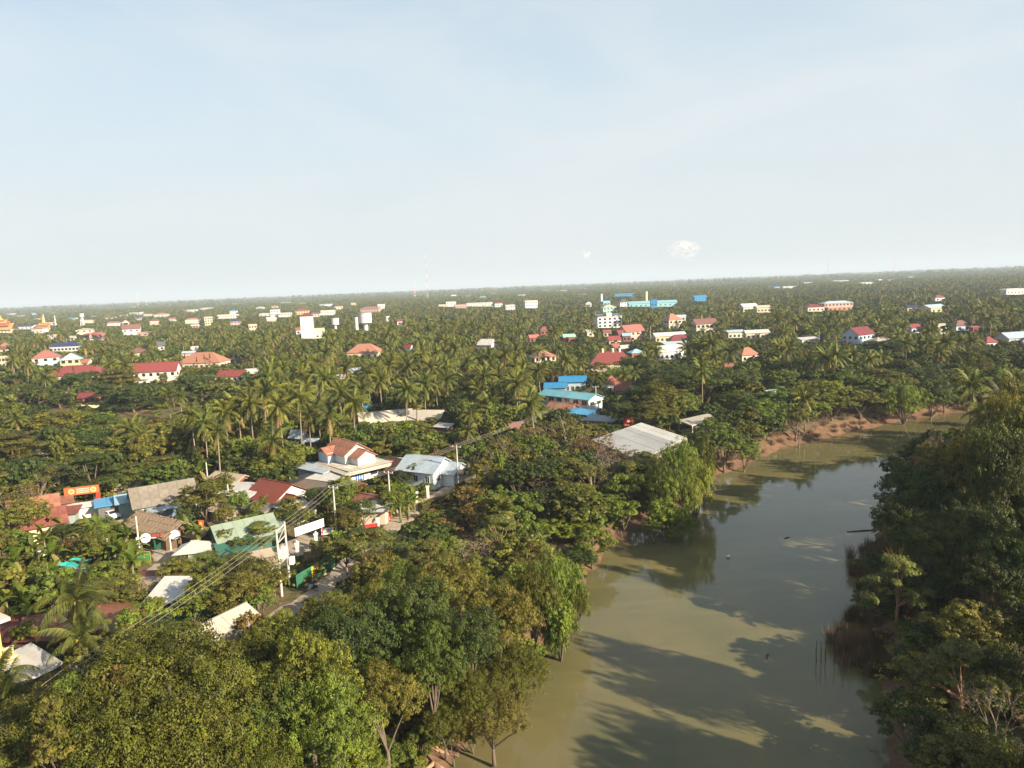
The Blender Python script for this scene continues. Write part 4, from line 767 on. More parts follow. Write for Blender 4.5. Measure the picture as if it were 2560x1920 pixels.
for (p0, p1) in ((q[1], q[2]), (q[0], q[1])):
    m = MB(); n_ = 14; dn = Vector((0, 0, -1.3))
    m.tube([p0+Vector((0, 0, -.15)), p1+Vector((0, 0, -.15))], .09, 4); m.tube([p0+dn, p1+dn], .11, 4)
    for i in range(n_):
        a0 = p0.lerp(p1, i/n_); a1 = p0.lerp(p1, (i+1)/n_); m.tube([a0+dn, a0+Vector((0, 0, -.15))], .05, 4); m.tube([a0+dn, a1+Vector((0, 0, -.15))], .04, 4)
    m.build('truss', fr, rt)
    for i in range(5):
        a0 = p0.lerp(p1, i/4); post(rt, a0.x, a0.y, -3, a0.z-.2, .12, fr)
MB().slab([q[0]+Vector((0, 0, -3.8)), q[1]+Vector((0, 0, -3.2)), q[2]+Vector((0, 0, -3.8)), q[3]+Vector((0, 0, -4.2))], .2).build('deck', paint((.32, .28, .22)), rt)
add_land('riverside pavilion', (o0.x, o0.y, 0), 20, 16, 5, .5); LAND[-1]['lim'] = 1130; LANDMARKS.append(LAND[-1])
A, B_, C_, D_ = P(1695, 1050, 4), P(1730, 1064, 4), P(1800, 1042, 4), P(1768, 1034, 4)
o0 = (A+B_+C_+D_)/4; rt = empty('terrace', (o0.x, o0.y, 0)); tag(rt, 'cream flat roofed terrace on stilts right of the riverside pavilion', 'terrace')
q = [v-Vector((o0.x, o0.y, 0)) for v in (A, B_, C_, D_)]; MB().slab(q, .25).build('roof', CREAMS, rt)
for v in q: post(rt, v.x*.95, v.y*.95, -3, 3.8, .12, paint(CRM))
MB().slab([v+Vector((0, 0, -2.8)) for v in q], .2).build('floor', paint((.4, .36, .3)), rt); add_land('cream terrace on stilts', (o0.x, o0.y, 0), 10, 8, 4, .3); LAND[-1]['lim'] = 1085; LANDMARKS.append(LAND[-1])

# big white canopy and yellow house, lower left
A, B_, C_, D_ = P(-55, 1668, 3.5), P(45, 1708, 3.4), P(156, 1655, 3.6), P(78, 1607, 3.7)
o0 = (A+B_+C_+D_)/4; rt = empty('canopy', (o0.x, o0.y, 0)); tag(rt, 'big white sheet canopy on posts at the lower left edge', 'canopy'); BLOCK.append((o0.x, o0.y, 5))
q = [v-Vector((o0.x, o0.y, 0)) for v in (A, B_, C_, D_)]; ro = MB().slab(q, .06).build('roof', WHS, rt); MB().slab([q[1]+Vector((0, 0, -.35)), q[2]+Vector((0, 0, -.35)), q[2], q[1]], .05).build('fascia', paint(WHT), rt)
for i in range(6):
    a0, a1, b0, b1 = q[0].lerp(q[3], i/6), q[0].lerp(q[3], (i+1)/6), q[1].lerp(q[2], i/6), q[1].lerp(q[2], (i+1)/6); up = Vector((0, 0, .05+.012*(i % 2)))
    MB().slab([a0+up, b0+up, b1+up, a1+up], .03).build('roof_sheet', WHS, ro)
for v in q: post(rt, v.x*.96, v.y*.96, 0, 3.4, .06)
add_land('big white canopy', (o0.x, o0.y, 0), 7, 7, 3.5, .3); LAND[-1]['lim'] = 1740; LANDMARKS.append(LAND[-1])
YW = (.66, .47, .14); c = P(26, 1545, 8)
a = math.radians(-32); ux = Vector((math.cos(a), math.sin(a), 0)); uy = Vector((-math.sin(a), math.cos(a), 0)); c = c-ux*4.3-uy*4.3; rt = empty('house', (c.x, c.y, 0), a); tag(rt, 'yellow two storey house with baluster balconies cut off by the left edge', 'house'); BLOCK.append((c.x, c.y, 6))
MB().box((0, 0, 3.9), (7, 7, 7.8)).build('wall', paint(YW), rt); MB().box((0, 0, 7.95), (8.6, 8.6, .35)).build('roof_slab', paint((.60, .50, .42)), rt)
for zf, nm_ in ((4.0, 'balcony'), (2.6, 'balcony')):
    s = 8.8 if zf > 3 else 9.6
    bl = MB().box((0, 0, zf-.15), (s, s, .3)).build(nm_, paint((.62, .5, .26)), rt); m = MB()
    for sgn in (0, 1): m.box((0, -s/2+.1, zf+1.0), (s, .18, .14)) if sgn == 0 else m.box((s/2-.1, 0, zf+1.0), (.18, s-.4, .14))
    m.build('handrail', paint((.62, .5, .3)), bl)
    for i in range(14):
        MB().box((0, 0, .44), (.16, .14, .86)).build('baluster', paint((.60, .42, .2)), bl, (-s/2+.3+i*s/14, -s/2+.12, zf)); MB().box((0, 0, .44), (.14, .16, .86)).build('baluster', paint((.60, .42, .2)), bl, (s/2-.12, -s/2+.3+i*s/14, zf))
for f in (0, 1):
    for zz in (1.6, 5.8): window(rt, f, .8, zz, 1.1, 1.3, 7, 7)
add_land('yellow balcony house', (c.x, c.y, 0), 8, 8, 7, .5); LANDMARKS.append(LAND[-1])

# orange portal with round emblems
a_, b_ = P(172, 1284, 0), P(250, 1274, 0); dv = b_-a_; wd_ = dv.length; rt = empty('advertising_arch', ((a_+b_)/2), math.atan2(dv.y, dv.x)); tag(rt, 'orange advertising arch with round emblems left of the blue awnings', 'arch'); BLOCK.append(((a_+b_)[0]/2, (a_+b_)[1]/2, 3.5))
OR = paint((.50, .13, .045), .5, .45); hh = 5.0
MB().box((0, 0, hh-.75), (wd_+.6, .5, 1.5)).build('banner', OR, rt); MB().box((-wd_/2, 0, 1.7), (.75, .45, 3.4)).build('column', OR, rt); MB().box((wd_/2, 0, 1.7), (.75, .45, 3.4)).build('column', paint((.40, .05, .03)), rt)
for u in (-1.7, 2.0):
    MB().tube([(u, -.30, hh-.72), (u, -.34, hh-.72)], .52, 18).build('emblem', paint((.85, .5, .25)), rt); MB().tube([(u, -.345, hh-.72), (u, -.37, hh-.72)], .30, 18).build('emblem_centre', paint((.80, .25, .08)), rt)
m = MB(); rg = random.Random(3)
for k in range(3):
    u = -.85
    while u < 1.2: w_ = rg.uniform(.1, .3); m.box((u+w_/2, -.27, hh-.38-.36*k), (w_, .04, .16)); u += w_+.07
m.build('lettering', paint((.88, .62, .5)), rt); add_land('orange advertising arch', rt.location, 6, 2, 4.5, .5); LAND[-1]['lim'] = 1275; LANDMARKS.append(LAND[-1])
near('white sided container', 'standing inside the orange advertising arch', 214, 1262, 5.0, 2.4, 2.3, 22, 'flat', .0, paint((.7, .66, .6)), (.66, .62, .56), name='container', cat='container', protect=False)

# thatched shelter
tm, n, b = newmat('thatch'); b.inputs['Roughness'].default_value = 1
t1 = noise(n, 2.2, 8, .75, stretch=(3, .6, 1)); n.links.new(mixrgb(n, ramp(n, t1, .3, .7), (.15, .095, .06), (.34, .25, .17)), b.inputs['Base Color'])
bp = n.nodes.new('ShaderNodeBump'); bp.inputs['Strength'].default_value = 1; bp.inputs['Distance'].default_value = .2; n.links.new(t1, bp.inputs['Height']); n.links.new(bp.outputs[0], b.inputs['Normal'])
rt = near('long thatched shelter', 'sagging brown roof over the yard gate', 398, 1292, 12, 5.6, 2.4, -33, 'gable', 1.6, tm, (.12, .08, .05), name='thatched_shelter', cat='shelter', lim=1325)
ro = [c_ for c_ in rt.children if c_.name.startswith('roof')][0]
tuft = MB(); rg = random.Random(8)
for k in range(7): tuft.box((rg.uniform(-.5, .5), rg.uniform(-.2, .2), rg.uniform(-.02, .05)), (.22, 1.15, .10), rz=rg.uniform(-.15, .15))
tuft = tuft.mesh('thatch_bundle', tm)
for i in range(12):
    for j in range(3):
        for s in (-1, 1):
            y = s*(.5+j*1.05); z = 4.06-abs(y)*.571+.10+rg.uniform(0, .08); obj('thatch_bundle', tuft, ro, (-5.9+i*1.07+rg.uniform(-.15, .15), y, z), rot=(s*-.52, 0, rg.uniform(-.08, .08)))
rt2 = near('low thatched lean-to', 'right of the long thatched shelter', 497, 1318, 5, 3.6, 2.0, -30, 'gable', .7, tm, (.12, .08, .05), name='thatched_shelter', cat='shelter')
# gate board with red letters and two white lamps
g0, g1 = P(352, 1345, 2.6), P(450, 1334, 2.6); dv = g1-g0; wd_ = dv.length; gm_ = (g0+g1)/2; rt = empty('gate_sign', (gm_.x, gm_.y, 0), math.atan2(dv.y, dv.x)); tag(rt, 'dark gate board with red lettering and two round white signs before the thatch', 'sign')
MB().box((0, 0, 2.75), (wd_, .14, .9)).build('board', paint((.10, .075, .06)), rt); MB().box((.2, .6, 1.1), (wd_*.5, .1, 1.7)).build('gate_panel', paint((.02, .09, .06)), rt)
for u in (-wd_/2, wd_/2): MB().box((u, .05, 1.6), (.16, .16, 3.2)).build('post', paint((.2, .14, .1)), rt)
for u in (-wd_/2+.75, wd_/2-.75): MB().tube([(u, -.12, 2.55), (u, -.30, 2.58)], .78, 8).build('round_sign', paint((.86, .85, .82), .4, .05), rt)
fc_ = bpy.data.curves.new('lettering', 'FONT'); fc_.body = 'tim Photo'; fc_.size = .78; fc_.extrude = .02; fc_.align_x = 'CENTER'
tmp = bpy.data.objects.new('tmp', fc_); COL.objects.link(tmp); bpy.context.view_layer.update(); tme = bpy.data.meshes.new_from_object(tmp.evaluated_get(bpy.context.evaluated_depsgraph_get())); COL.objects.unlink(tmp); bpy.data.objects.remove(tmp)
tme.materials.clear(); tme.materials.append(paint((.60, .07, .05))); tme.name = 'lettering'; obj('lettering', tme, rt, (.35, -.10, 2.58), rot=(math.pi/2, 0, 0))
MB().box((-wd_/2+1.9, -.09, 2.42), (.7, .04, .12)).build('lettering', paint((.7, .68, .6)), rt)
add_land('dark gate board', rt.location, 6, 1, 3, 0); LAND[-1]['lim'] = 1395; LANDMARKS.append(LAND[-1])
# green gate leaf and kiosk with orange board
p = P(362, 1405, 0); rt = empty('gate_leaf', p, math.radians(4)); tag(rt, 'green sheet gate leaf with yellow frame by the yard path', 'gate')
MB().box((0, 0, .85), (1.9, .06, 1.6)).build('sheet', paint((.05, .22, .09)), rt); m = MB()
for u in (-.95, 0, .95): m.box((u, -.05, .85), (.07, .05, 1.7))
for z in (.05, 1.2, 1.68): m.box((0, -.05, z), (1.9, .045, .06))
m.build('frame', paint((.45, .34, .07)), rt)
rt = near('white kiosk with low hipped roof', 'right of the yard gate', 487, 1352, 4.4, 3.4, 2.5, 8, 'hip', .9, WHS, (.72, .69, .62), win=(2, 1), name='kiosk', cat='kiosk', lim=1385)
p = P(508, 1362, 0); rt = empty('signboard', p, math.radians(-8)); tag(rt, 'tall narrow orange signboard standing before the white kiosk', 'signboard')
MB().box((0, 0, 2.5), (.85, .16, 3.4)).build('board', OR, rt); post(rt, 0, 0, 0, .8, .07); m = MB()
for k in range(7): m.box((.05, -.10, 1.2+k*.32), (.5, .03, .13))
m.build('lettering', paint((.80, .55, .42)), rt); MB().box((0, -.10, 3.55), (.4, .03, .7)).build('emblem', paint((.85, .5, .15)), rt)
# portal sign over the workshop entrance
a_, b_ = P(740, 1342, 3.0), P(808, 1318, 3.0); dv = b_-a_; wd_ = dv.length; c = (a_+b_)/2; rt = empty('entrance_sign', (c.x, c.y, 0), math.atan2(dv.y, dv.x)); tag(rt, 'long white signboard on red posts over the workshop entrance', 'sign')
MB().box((0, 0, 3.75), (wd_+.3, .12, 1.3)).build('board', paint((.86, .85, .82), .4, .05), rt); MB().box((-wd_/2+.2, 0, 1.55), (.1, .1, 3.1)).build('post', paint((.45, .05, .04)), rt); MB().box((wd_/2-.2, 0, 1.55), (.1, .1, 3.1)).build('post', paint((.45, .05, .04)), rt)
m = MB(); m.box((-wd_*.22, -.08, 3.6), (.26, .03, .22)); m.box((.5, -.08, 4.0), (.5, .03, .16)); m.box((1.2, -.08, 4.1), (.3, .03, .14)); m.box((.9, -.08, 3.75), (.6, .03, .1)); m.build('lettering', paint((.45, .5, .62)), rt)
for (nx, ny, hh_, lab) in ((745, 1393, 2.2, 'left cream gate pillar with ball top below the white signboard'), (792, 1372, 2.4, 'right cream gate pillar with ball top below the white signboard'), (1042, 1256, 1.9, 'lower white gate pillar beside the hedge on the lane'), (1070, 1246, 2.3, 'taller white gate pillar behind the hedge on the lane'), (946, 1330, 2.3, 'cream pillar between the two red gates')):
    p = P(nx, ny, 0); rt = empty('gate_pillar', p, .3); tag(rt, lab, 'pillar'); MB().box((0, 0, hh_/2), (.5, .5, hh_)).build('shaft', paint((.70, .60, .48)), rt); MB().box((0, 0, hh_+.08), (.72, .72, .16)).build('cap', paint((.72, .64, .55)), rt)
    if nx < 800: MB().tube([(0, 0, hh_+.16), (0, 0, hh_+.3), (0, 0, hh_+.5)], [.1, .2, .05], 10).build('ball', paint(WHT), rt)
p = P(820, 1350, 0); rt = empty('notice_board', p, math.radians(10)); tag(rt, 'small white notice board with two lines of dark writing right of the gate pillars', 'sign')
MB().box((0, 0, 1.5), (1.9, .08, 1.1)).build('board', paint((.84, .83, .8), .4, .05), rt); m = MB(); rg = random.Random(12)
for z, s0, s1 in ((1.72, -.7, .7), (1.34, -.45, .5)):
    u = s0
    while u < s1: m.box((u, -.06, z), (.09, .03, .2)); m.box((u+.05, -.06, z+rg.choice((-.07, 0, .07))), (.09, .03, .05)); u += .19
m.build('lettering', paint((.12, .12, .12)), rt); post(rt, -.8, .05, 0, 1.0, .05); post(rt, .8, .05, 0, 1.0, .05)
# green boundary panels with a yellow square
a_, b_ = P(742, 1473, 0), P(838, 1415, 0); dv = b_-a_; L_ = dv.length; rt = empty('boundary_panels', a_, math.atan2(dv.y, dv.x)); tag(rt, 'green sheet boundary wall with yellow emblem square beside the lane', 'wall'); K = 8
for k in range(K): MB().box((L_*(k+.5)/K, .02*(k % 2), 1.0), (L_/K-.03, .06, 2.0)).build('panel', paint((.03+.01*(k % 2), .13+.02*(k % 3), .075)), rt)
MB().box((L_*.47, -.06, 1.15), (1.7, .05, 1.6)).build('emblem_panel', paint((.50, .36, .06)), rt); m = MB()
for (u, z, w_, h_) in ((-.05, 1.55, .5, .1), (-.25, 1.35, .1, .3), (0, 1.2, .4, .1), (.2, 1.0, .1, .35), (-.05, .8, .55, .1)): m.box((L_*.47+u, -.10, z), (w_, .03, h_))
m.build('emblem', paint((.12, .12, .05)), rt); BLOCK.append(((a_+b_)[0]/2, (a_+b_)[1]/2, 4))
for k in range(4): MB().box((L_*(.15+.24*k), -.5, .12), (.5, .3, .24)).build('base_stone', paint((.45, .38, .22)), rt)
# red gates, blue board, hedge
for (nx, ny, w_, h_, yw, lab) in ((930, 1342, 2.0, 2.2, 20, 'bright red sheet gate left of the cream pillar on the lane'), (966, 1302, 2.0, 1.7, 35, 'smaller red gate right of the cream pillar on the lane')):
    p = P(nx, ny, 0); rt = empty('red_gate', p, math.radians(yw)); tag(rt, lab, 'gate'); MB().box((0, 0, h_/2), (w_, .07, h_)).build('sheet', paint((.52, .03, .03)), rt); m = MB()
    for u in (-w_/2, 0, w_/2): m.box((u, -.05, h_/2), (.08, .05, h_+.05))
    m.build('frame', paint((.35, .02, .02)), rt)
p = P(988, 1292, 0); rt = empty('poster_board', p, math.radians(25)); tag(rt, 'tilted dark blue poster board on a post near the red gates', 'sign'); o = MB().box((0, 0, 0), (1.2, .06, 1.5)).build('board', paint((.04, .12, .28)), rt, (0, 0, 2.1)); o.rotation_euler = (-.2, .15, 0); MB().box((0, -.05, 0), (.9, .03, .5)).build('picture', paint((.3, .14, .12)), o); post(rt, 0, .1, 0, 1.5, .05)
# bright blue tarps
p = P(176, 1412, 2.4); rt = empty('tarpaulin_shelter', (p.x, p.y, .5), math.radians(-8)); tag(rt, 'torn turquoise tarpaulins stretched over poles among bananas', 'tarpaulin'); TEAL = paint((.03, .30, .28), .5, .3); rg = random.Random(4); BLOCK.append((p.x, p.y, 3.5))
for (u0, u1, z0, z1, y0, w_) in ((-4.2, -.8, 1.0, 2.3, -.9, 1.5), (-1.0, 2.2, 2.3, 2.0, -.3, 1.5), (1.2, 4.6, 2.1, .9, -.8, 1.3), (-.5, 2.6, 2.5, 2.4, .9, .9), (-2.2, -1.0, 1.2, 2.1, -1.9, .6)):
    V = []; Fq = []
    for i in range(9):
        t = i/8; z = z0*(1-t)+z1*t-.25*math.sin(math.pi*t)
        for j in range(4): V.append((u0+(u1-u0)*t+rg.uniform(-.06, .06), y0+w_*(j/3-.5)+.25*math.sin(t*5)+rg.uniform(-.05, .05), z+rg.uniform(-.09, .09)+.12*math.sin(j*2)))
    for i in range(8):
        for j in range(3): k = i*4+j; Fq.append((k, k+4, k+5, k+1))
    me = bpy.data.meshes.new('tarpaulin'); me.from_pydata(V, [], Fq); me.materials.append(TEAL); obj('tarpaulin', me, rt)
for u in (-3.8, -1, 1.6, 4): post(rt, u, 0, 0, 2.1, .05, paint((.3, .2, .14)))
MB().box((2.1, -1.1, 1.9), (1.5, .6, .05)).build('patch', paint(WHT), rt); MB().box((-1.9, -2.3, .9), (.5, .4, .4)).build('red_sack', paint((.6, .05, .04)), rt)
p = P(105, 1412, 0); rt = empty('notice_board', p, math.radians(20)); tag(rt, 'small white notice board left of the turquoise tarpaulins', 'sign'); MB().box((0, 0, 1.5), (1.1, .07, 1.6)).build('board', paint((.78, .72, .66)), rt); post(rt, 0, .08, 0, .8, .05)
p = P(604, 1545, 0); rt = empty('banner', p, math.radians(14)); tag(rt, 'white banner on posts left of the lane under the dark trees', 'banner'); MB().box((0, 0, 1.9), (3.0, .05, 1.5)).build('cloth', paint((.78, .76, .74)), rt); post(rt, -1.4, .05, 0, 2.6, .05); post(rt, 1.4, .05, 0, 2.6, .05); m = MB(); m.box((-.5, -.045, 2.1), (.9, .03, .12)); m.box((.5, -.045, 1.8), (1.1, .03, .1)); m.build('lettering', paint((.5, .42, .4)), rt)
p = P(1572, 1082, 0); rt = empty('billboard', p, math.radians(6)); tag(rt, 'red billboard with pale round emblem behind the riverside pavilion', 'billboard'); MB().box((0, 0, 3.0), (2.7, .25, 2.8)).build('board', paint((.42, .035, .025)), rt); MB().box((0, -.03, .8), (2.2, .2, 1.5)).build('base', paint((.35, .12, .09)), rt); MB().tube([(0, -.13, 3.4), (0, -.18, 3.4)], .55, 20).build('emblem', paint((.82, .5, .3)), rt); MB().tube([(0, -.185, 3.4), (0, -.20, 3.4)], .3, 20).build('emblem_centre', paint((.6, .1, .06)), rt)
m = MB()
for i in range(7): m.box((-.9+i*.3, -.15, 2.2), (.18, .05, .25))
m.build('lettering', paint((.78, .42, .32)), rt); add_land('red billboard', p, 4, 1, 6, 0); LAND[-1]['lim'] = 1072; LANDMARKS.append(LAND[-1])
# football pitch with goals and walls, far left
q = [P(-60, 1008, .25), P(70, 1003, .25), P(66, 984, .25), P(-60, 988, .25)]
me = bpy.data.meshes.new('football_pitch'); me.from_pydata([tuple(v) for v in q], [], [(0, 1, 2, 3)]); me.materials.append(paint((.045, .17, .06), .9, .3)); tag(obj('football_pitch', me), kind='structure'); pc = sum(q, Vector())/4; BLOCK += [(pc.x+dx, pc.y, 14) for dx in (-16, 0, 12)]
LAND.append(dict(short='football pitch', x=pc.x, y=pc.y, nx=0, top=975, lim=1006, w=150, dist=math.hypot(pc.x, pc.y)-20, h=1, rad=15, protect=True))
for (nx, ny, lab) in ((12, 1004, 'near white goal frame on the football pitch'), (57, 984, 'far white goal frame on the football pitch')):
    p = P(nx, ny, .25); rt = empty('goal', p, .05); tag(rt, lab, 'goal', 'football goals'); m = MB(); m.tube([(-2.5, 0, 0), (-2.5, 0, 2.2)], .09, 6); m.build('post', paint(WHT), rt); MB().tube([(2.5, 0, 0), (2.5, 0, 2.2)], .09, 6).build('post', paint(WHT), rt); MB().tube([(-2.6, 0, 2.25), (2.6, 0, 2.25)], .09, 6).build('crossbar', paint(WHT), rt)
a_, b_ = P(-60, 1013, 0), P(76, 1008, 0); dv = b_-a_; rt = empty('brick_wall', a_, math.atan2(dv.y, dv.x)); tag(rt, 'long pink brick wall before the football pitch', 'wall')
for k in range(12): MB().box((dv.length*(k+.5)/12, 0, 1.0), (dv.length/12-.25, .2, 2.0)).build('panel', paint(PNK), rt); MB().box((dv.length*k/12, 0, 1.1), (.3, .34, 2.2)).build('pier', paint((.55, .3, .24)), rt)
a_, b_ = P(205, 1024, 0), P(345, 1006, 0); dv = b_-a_; rt = empty('boundary_wall', a_, math.atan2(dv.y, dv.x)); tag(rt, 'pale yellow green boundary wall below the maroon shed roof', 'wall'); LAND.append(dict(short='boundary wall', x=(a_+b_)[0]/2, y=(a_+b_)[1]/2, nx=275, top=1000, lim=1018, w=140, dist=250, h=1, rad=3, protect=True))
for k in range(10): MB().box((dv.length*(k+.5)/10, 0, 1.0), (dv.length/10-.3, .2, 2.0)).build('panel', paint((.52, .50, .24)), rt); MB().box((dv.length*k/10, 0, 1.1), (.3, .34, 2.2)).build('pier', paint(YEL), rt)

for (nm_, nx_c, w_, lim_, dd_) in (('tarpaulins', 176, 120, 1428, 97), ('workshop sign', 775, 76, 1332, 106), ('gate pillars', 775, 90, 1372, 105), ('notice', 820, 40, 1350, 108), ('green panels', 790, 100, 1462, 96), ('kiosk', 487, 80, 1385, 110), ('gate board', 400, 100, 1395, 108), ('yard path', 400, 70, 1430, 104), ('red gates', 945, 80, 1338, 118), ('arch', 211, 84, 1278, 150), ('car', 278, 40, 1296, 145), ('river bend', 2370, 270, 1070, 190), ('river', 2150, 180, 1120, 170), ('meadow', 400, 220, 1050, 232)):
    pq = P(nx_c, lim_, 0); dd_ = max(dd_, math.hypot(pq.x, pq.y)+1) if nm_ not in ('river', 'river bend') else dd_
    LAND.append(dict(short=nm_, x=0, y=-999, nx=nx_c, top=lim_-40, lim=lim_, w=w_, dist=dd_, h=1, rad=0, protect=True))
# ------------------------------------------------------------------ poles and cables
PM = paint((.50, .48, .44), .8, .3); POLES = []
def pole(nx, ny, h, lab, arm=True, yaw=0., lean=0.):
    p = P(nx, ny, 0); rt = empty('utility_pole', p, math.radians(yaw)); tag(rt, lab, 'pole'); p.z = 0
    MB().tube([(0, 0, -.3), (lean, 0, h)], [.17, .11], 8).build('shaft', PM, rt)
    if arm:
        MB().box((lean, 0, h-.35), (1.9, .12, .12)).build('cross_arm', PM, rt)
        for u in (-.85, 0, .85): MB().tube([(u+lean, 0, h-.29), (u+lean, 0, h-.05)], [.07, .04], 6).build('insulator', paint((.7, .7, .7)), rt)
    R = Matrix.Rotation(math.radians(yaw), 3, 'Z'); POLES.append([p+R@Vector((u+lean, 0, h-.05)) for u in (-.85, 0, .85)]); return rt
LY = -25
p = P(190, 1665, 9.0); pg = proj((p.x, p.y, 0)); pole(pg[0], pg[1], 9.0, 'concrete pole top with cross arm in the lower left tree crowns', yaw=LY)
p1 = P(706, 1490, 0); p2 = P(724, 1467, 0)
rt = empty('transformer_frame', (p1+p2)/2, math.atan2((p2-p1).y, (p2-p1).x)); tag(rt, 'twin white concrete poles carrying a transformer beside the lane', 'utility pole'); dd = (p2-p1).length/2+.15; BLOCK.append((p1.x, p1.y, 2))
for s in (-1, 1): MB().tube([(s*dd, 0, -.2), (s*dd, 0, 9.3)], [.19, .13], 8).build('pole', PM, rt)
MB().box((0, 0, 9.0), (3.6, .14, .14)).build('cross_arm', PM, rt)
m = MB(); m.box((0, 0, 7.4), (2*dd, .12, .12)); m.tube([(-dd, 0, 7.4), (dd, 0, 8.6)], .05, 5); m.box((0, 0, 4.6), (2*dd+.4, .5, .15)); m.build('brace', PM, rt)
tx = MB().box((0, 0, 5.5), (1.2, 1.0, 1.5)).build('transformer', paint((.55, .56, .56)), rt)
for k in range(5): MB().box((-.5+k*.25, -.56, 5.45), (.06, .12, 1.2)).build('cooling_fin', paint((.5, .5, .5)), tx)
for u in (-.35, 0, .35): MB().tube([(u, 0, 6.25), (u, 0, 6.7)], [.1, .05], 6).build('bushing', paint((.4, .3, .25)), tx)
MB().box((dd+.1, -.55, 3.7), (.75, .6, 1.0)).build('switch_box', paint((.74, .73, .70)), rt)
R = Matrix.Rotation(rt.rotation_euler.z, 3, 'Z'); c0 = (p1+p2)/2; rr_ = Matrix.Rotation(math.radians(LY), 3, 'Z'); POLES.append([Vector((c0.x, c0.y, 9.1))+rr_@Vector((u, 0, 0)) for u in (-.9, 0, .9)])
pole(842, 1340, 8.6, 'concrete pole wrapped in ivy behind the workshop entrance', yaw=LY); pole(978, 1292, 8.4, 'slim concrete pole near the red gates', yaw=LY); pole(1147, 1226, 9.2, 'tall concrete pole with cross arm by the pale blue roofed house', yaw=LY)
PE = POLES[-1]; pole(1491, 1038, 9.0, 'concrete pole in front of the glazed verandah house', yaw=LY)
cabm = paint((.30, .27, .22), .6, 0.)
span = ['from the lower left pole top to the transformer poles', 'from the transformer poles to the ivy wrapped pole', 'from the ivy wrapped pole to the pole by the red gates', 'from the pole by the red gates to the tall pole', 'from the tall pole by the pale blue house into the distance']
sd = [Vector(v) for v in POLES[0]]; dirn = (POLES[0][1]-POLES[1][1]); POLES.insert(0, [v+dirn*.9 for v in POLES[0]]); span.insert(0, 'from the lower left pole top out of the picture')
for i in range(len(POLES)-1):
    for k, nm_ in enumerate(('left', 'middle', 'right')):
        a_, b_ = POLES[i][k], POLES[i+1][k]; sag = (b_-a_).length*.014
        pts = [a_.lerp(b_, t/14)-Vector((0, 0, sag*4*(t/14)*(1-t/14))) for t in range(15)]
        o = MB().tube(pts, .020, 4, cap=False).build('power_cable', cabm); tag(o, nm_+' power cable '+span[i], 'cable', 'power cables along the lane')
for (nx, ny, h, lab) in ((430, 1396, 3.6, 'slender white pole at the right end of the gate board'), (350, 1384, 6.2, 'white pole with meter boxes at the left of the yard gate'), (275, 1412, 4.2, 'short white post among the banana plants'), (575, 1275, 5, 'thin grey pole under the broad white sheet roof'), (101, 975, 9, 'tall white lamp pole beside the football pitch'), (75, 980, 7, 'tan pole behind the football pitch'), (77, 893, 9, 'pale pole left of the salmon roofed villa'), (169, 880, 11, 'pale pole behind the yellow villa'), (522, 1225, 6, 'thin pole by the patched roof'), (727, 1225, 4, 'short post beyond the red tile house'), (1627, 864, 12, 'white pole left of the white gabled office'), (2285, 763, 14, 'twin topped pole in the right forest'), (2484, 850, 12, 'pole behind the white cottage with crimson hip'), (2047, 870, 10, 'thin pole by the white flat roofed shed')):
    rt = pole(nx, ny, h, lab, arm=False); POLES.pop()
rt = [o for o in COL.objects if o.get('label', '').startswith('white pole with meter')][0]
for z in (1.6, 2.5): MB().box((.05, -.25, z), (.45, .3, .6)).build('meter_box', paint(WHT), rt)

# ------------------------------------------------------------------ car, motorcycle and rider
p = P(279, 1296, .1); rt = empty('parked_car', (p.x, p.y, .18), math.radians(-35)); tag(rt, 'white hatchback car parked before the blue carport awning', 'car')
m = MB(); prof = [(-2.0, .35), (-2.05, .85), (-1.75, 1.0), (-1.35, 1.42), (.35, 1.45), (1.05, .98), (1.9, .82), (2.05, .4)]; V = []; n_ = len(prof)
for y, s in ((-.82, 1.), (.82, 1.)):
    for (x, z) in prof: V.append((x, y*(.86 if z > 1.1 else 1), z))
m.add(V, [tuple(range(n_)), tuple(range(2*n_-1, n_-1, -1))]+[(i, i+n_, (i+1) % n_+n_, (i+1) % n_) for i in range(n_)]); body = m.build('body', paint((.80, .79, .77), .25, .05), rt)
bv = body.modifiers.new('bevel', 'BEVEL'); bv.width = .08; bv.segments = 2
g = MB(); g.slab([(.42, -.62, 1.40), (1.02, -.70, 1.03), (1.02, .70, 1.03), (.42, .62, 1.40)], -.03); g.build('windscreen', glass(), rt); MB().slab([(-1.72, -.68, 1.04), (-1.40, -.62, 1.38), (-1.40, .62, 1.38), (-1.72, .68, 1.04)], -.03).build('rear_window', glass(), rt)
for s in (-1, 1): MB().box((-.35, s*.78, 1.18), (1.6, .06, .32)).build('side_window', glass(), rt)
for x in (-1.25, 1.25):
    for s in (-1, 1): wv_ = MB().tube([(x, s*.68, .32), (x, s*.86, .32)], .32, 16).build('wheel', paint((.03, .03, .03)), rt); MB().tube([(x, s*.87, .32), (x, s*.885, .32)], .18, 12).build('rim', paint((.5, .5, .5)), wv_)
for s in (-1, 1): MB().box((2.0, s*.6, .68), (.08, .3, .16)).build('headlight', paint((.8, .8, .8)), rt)
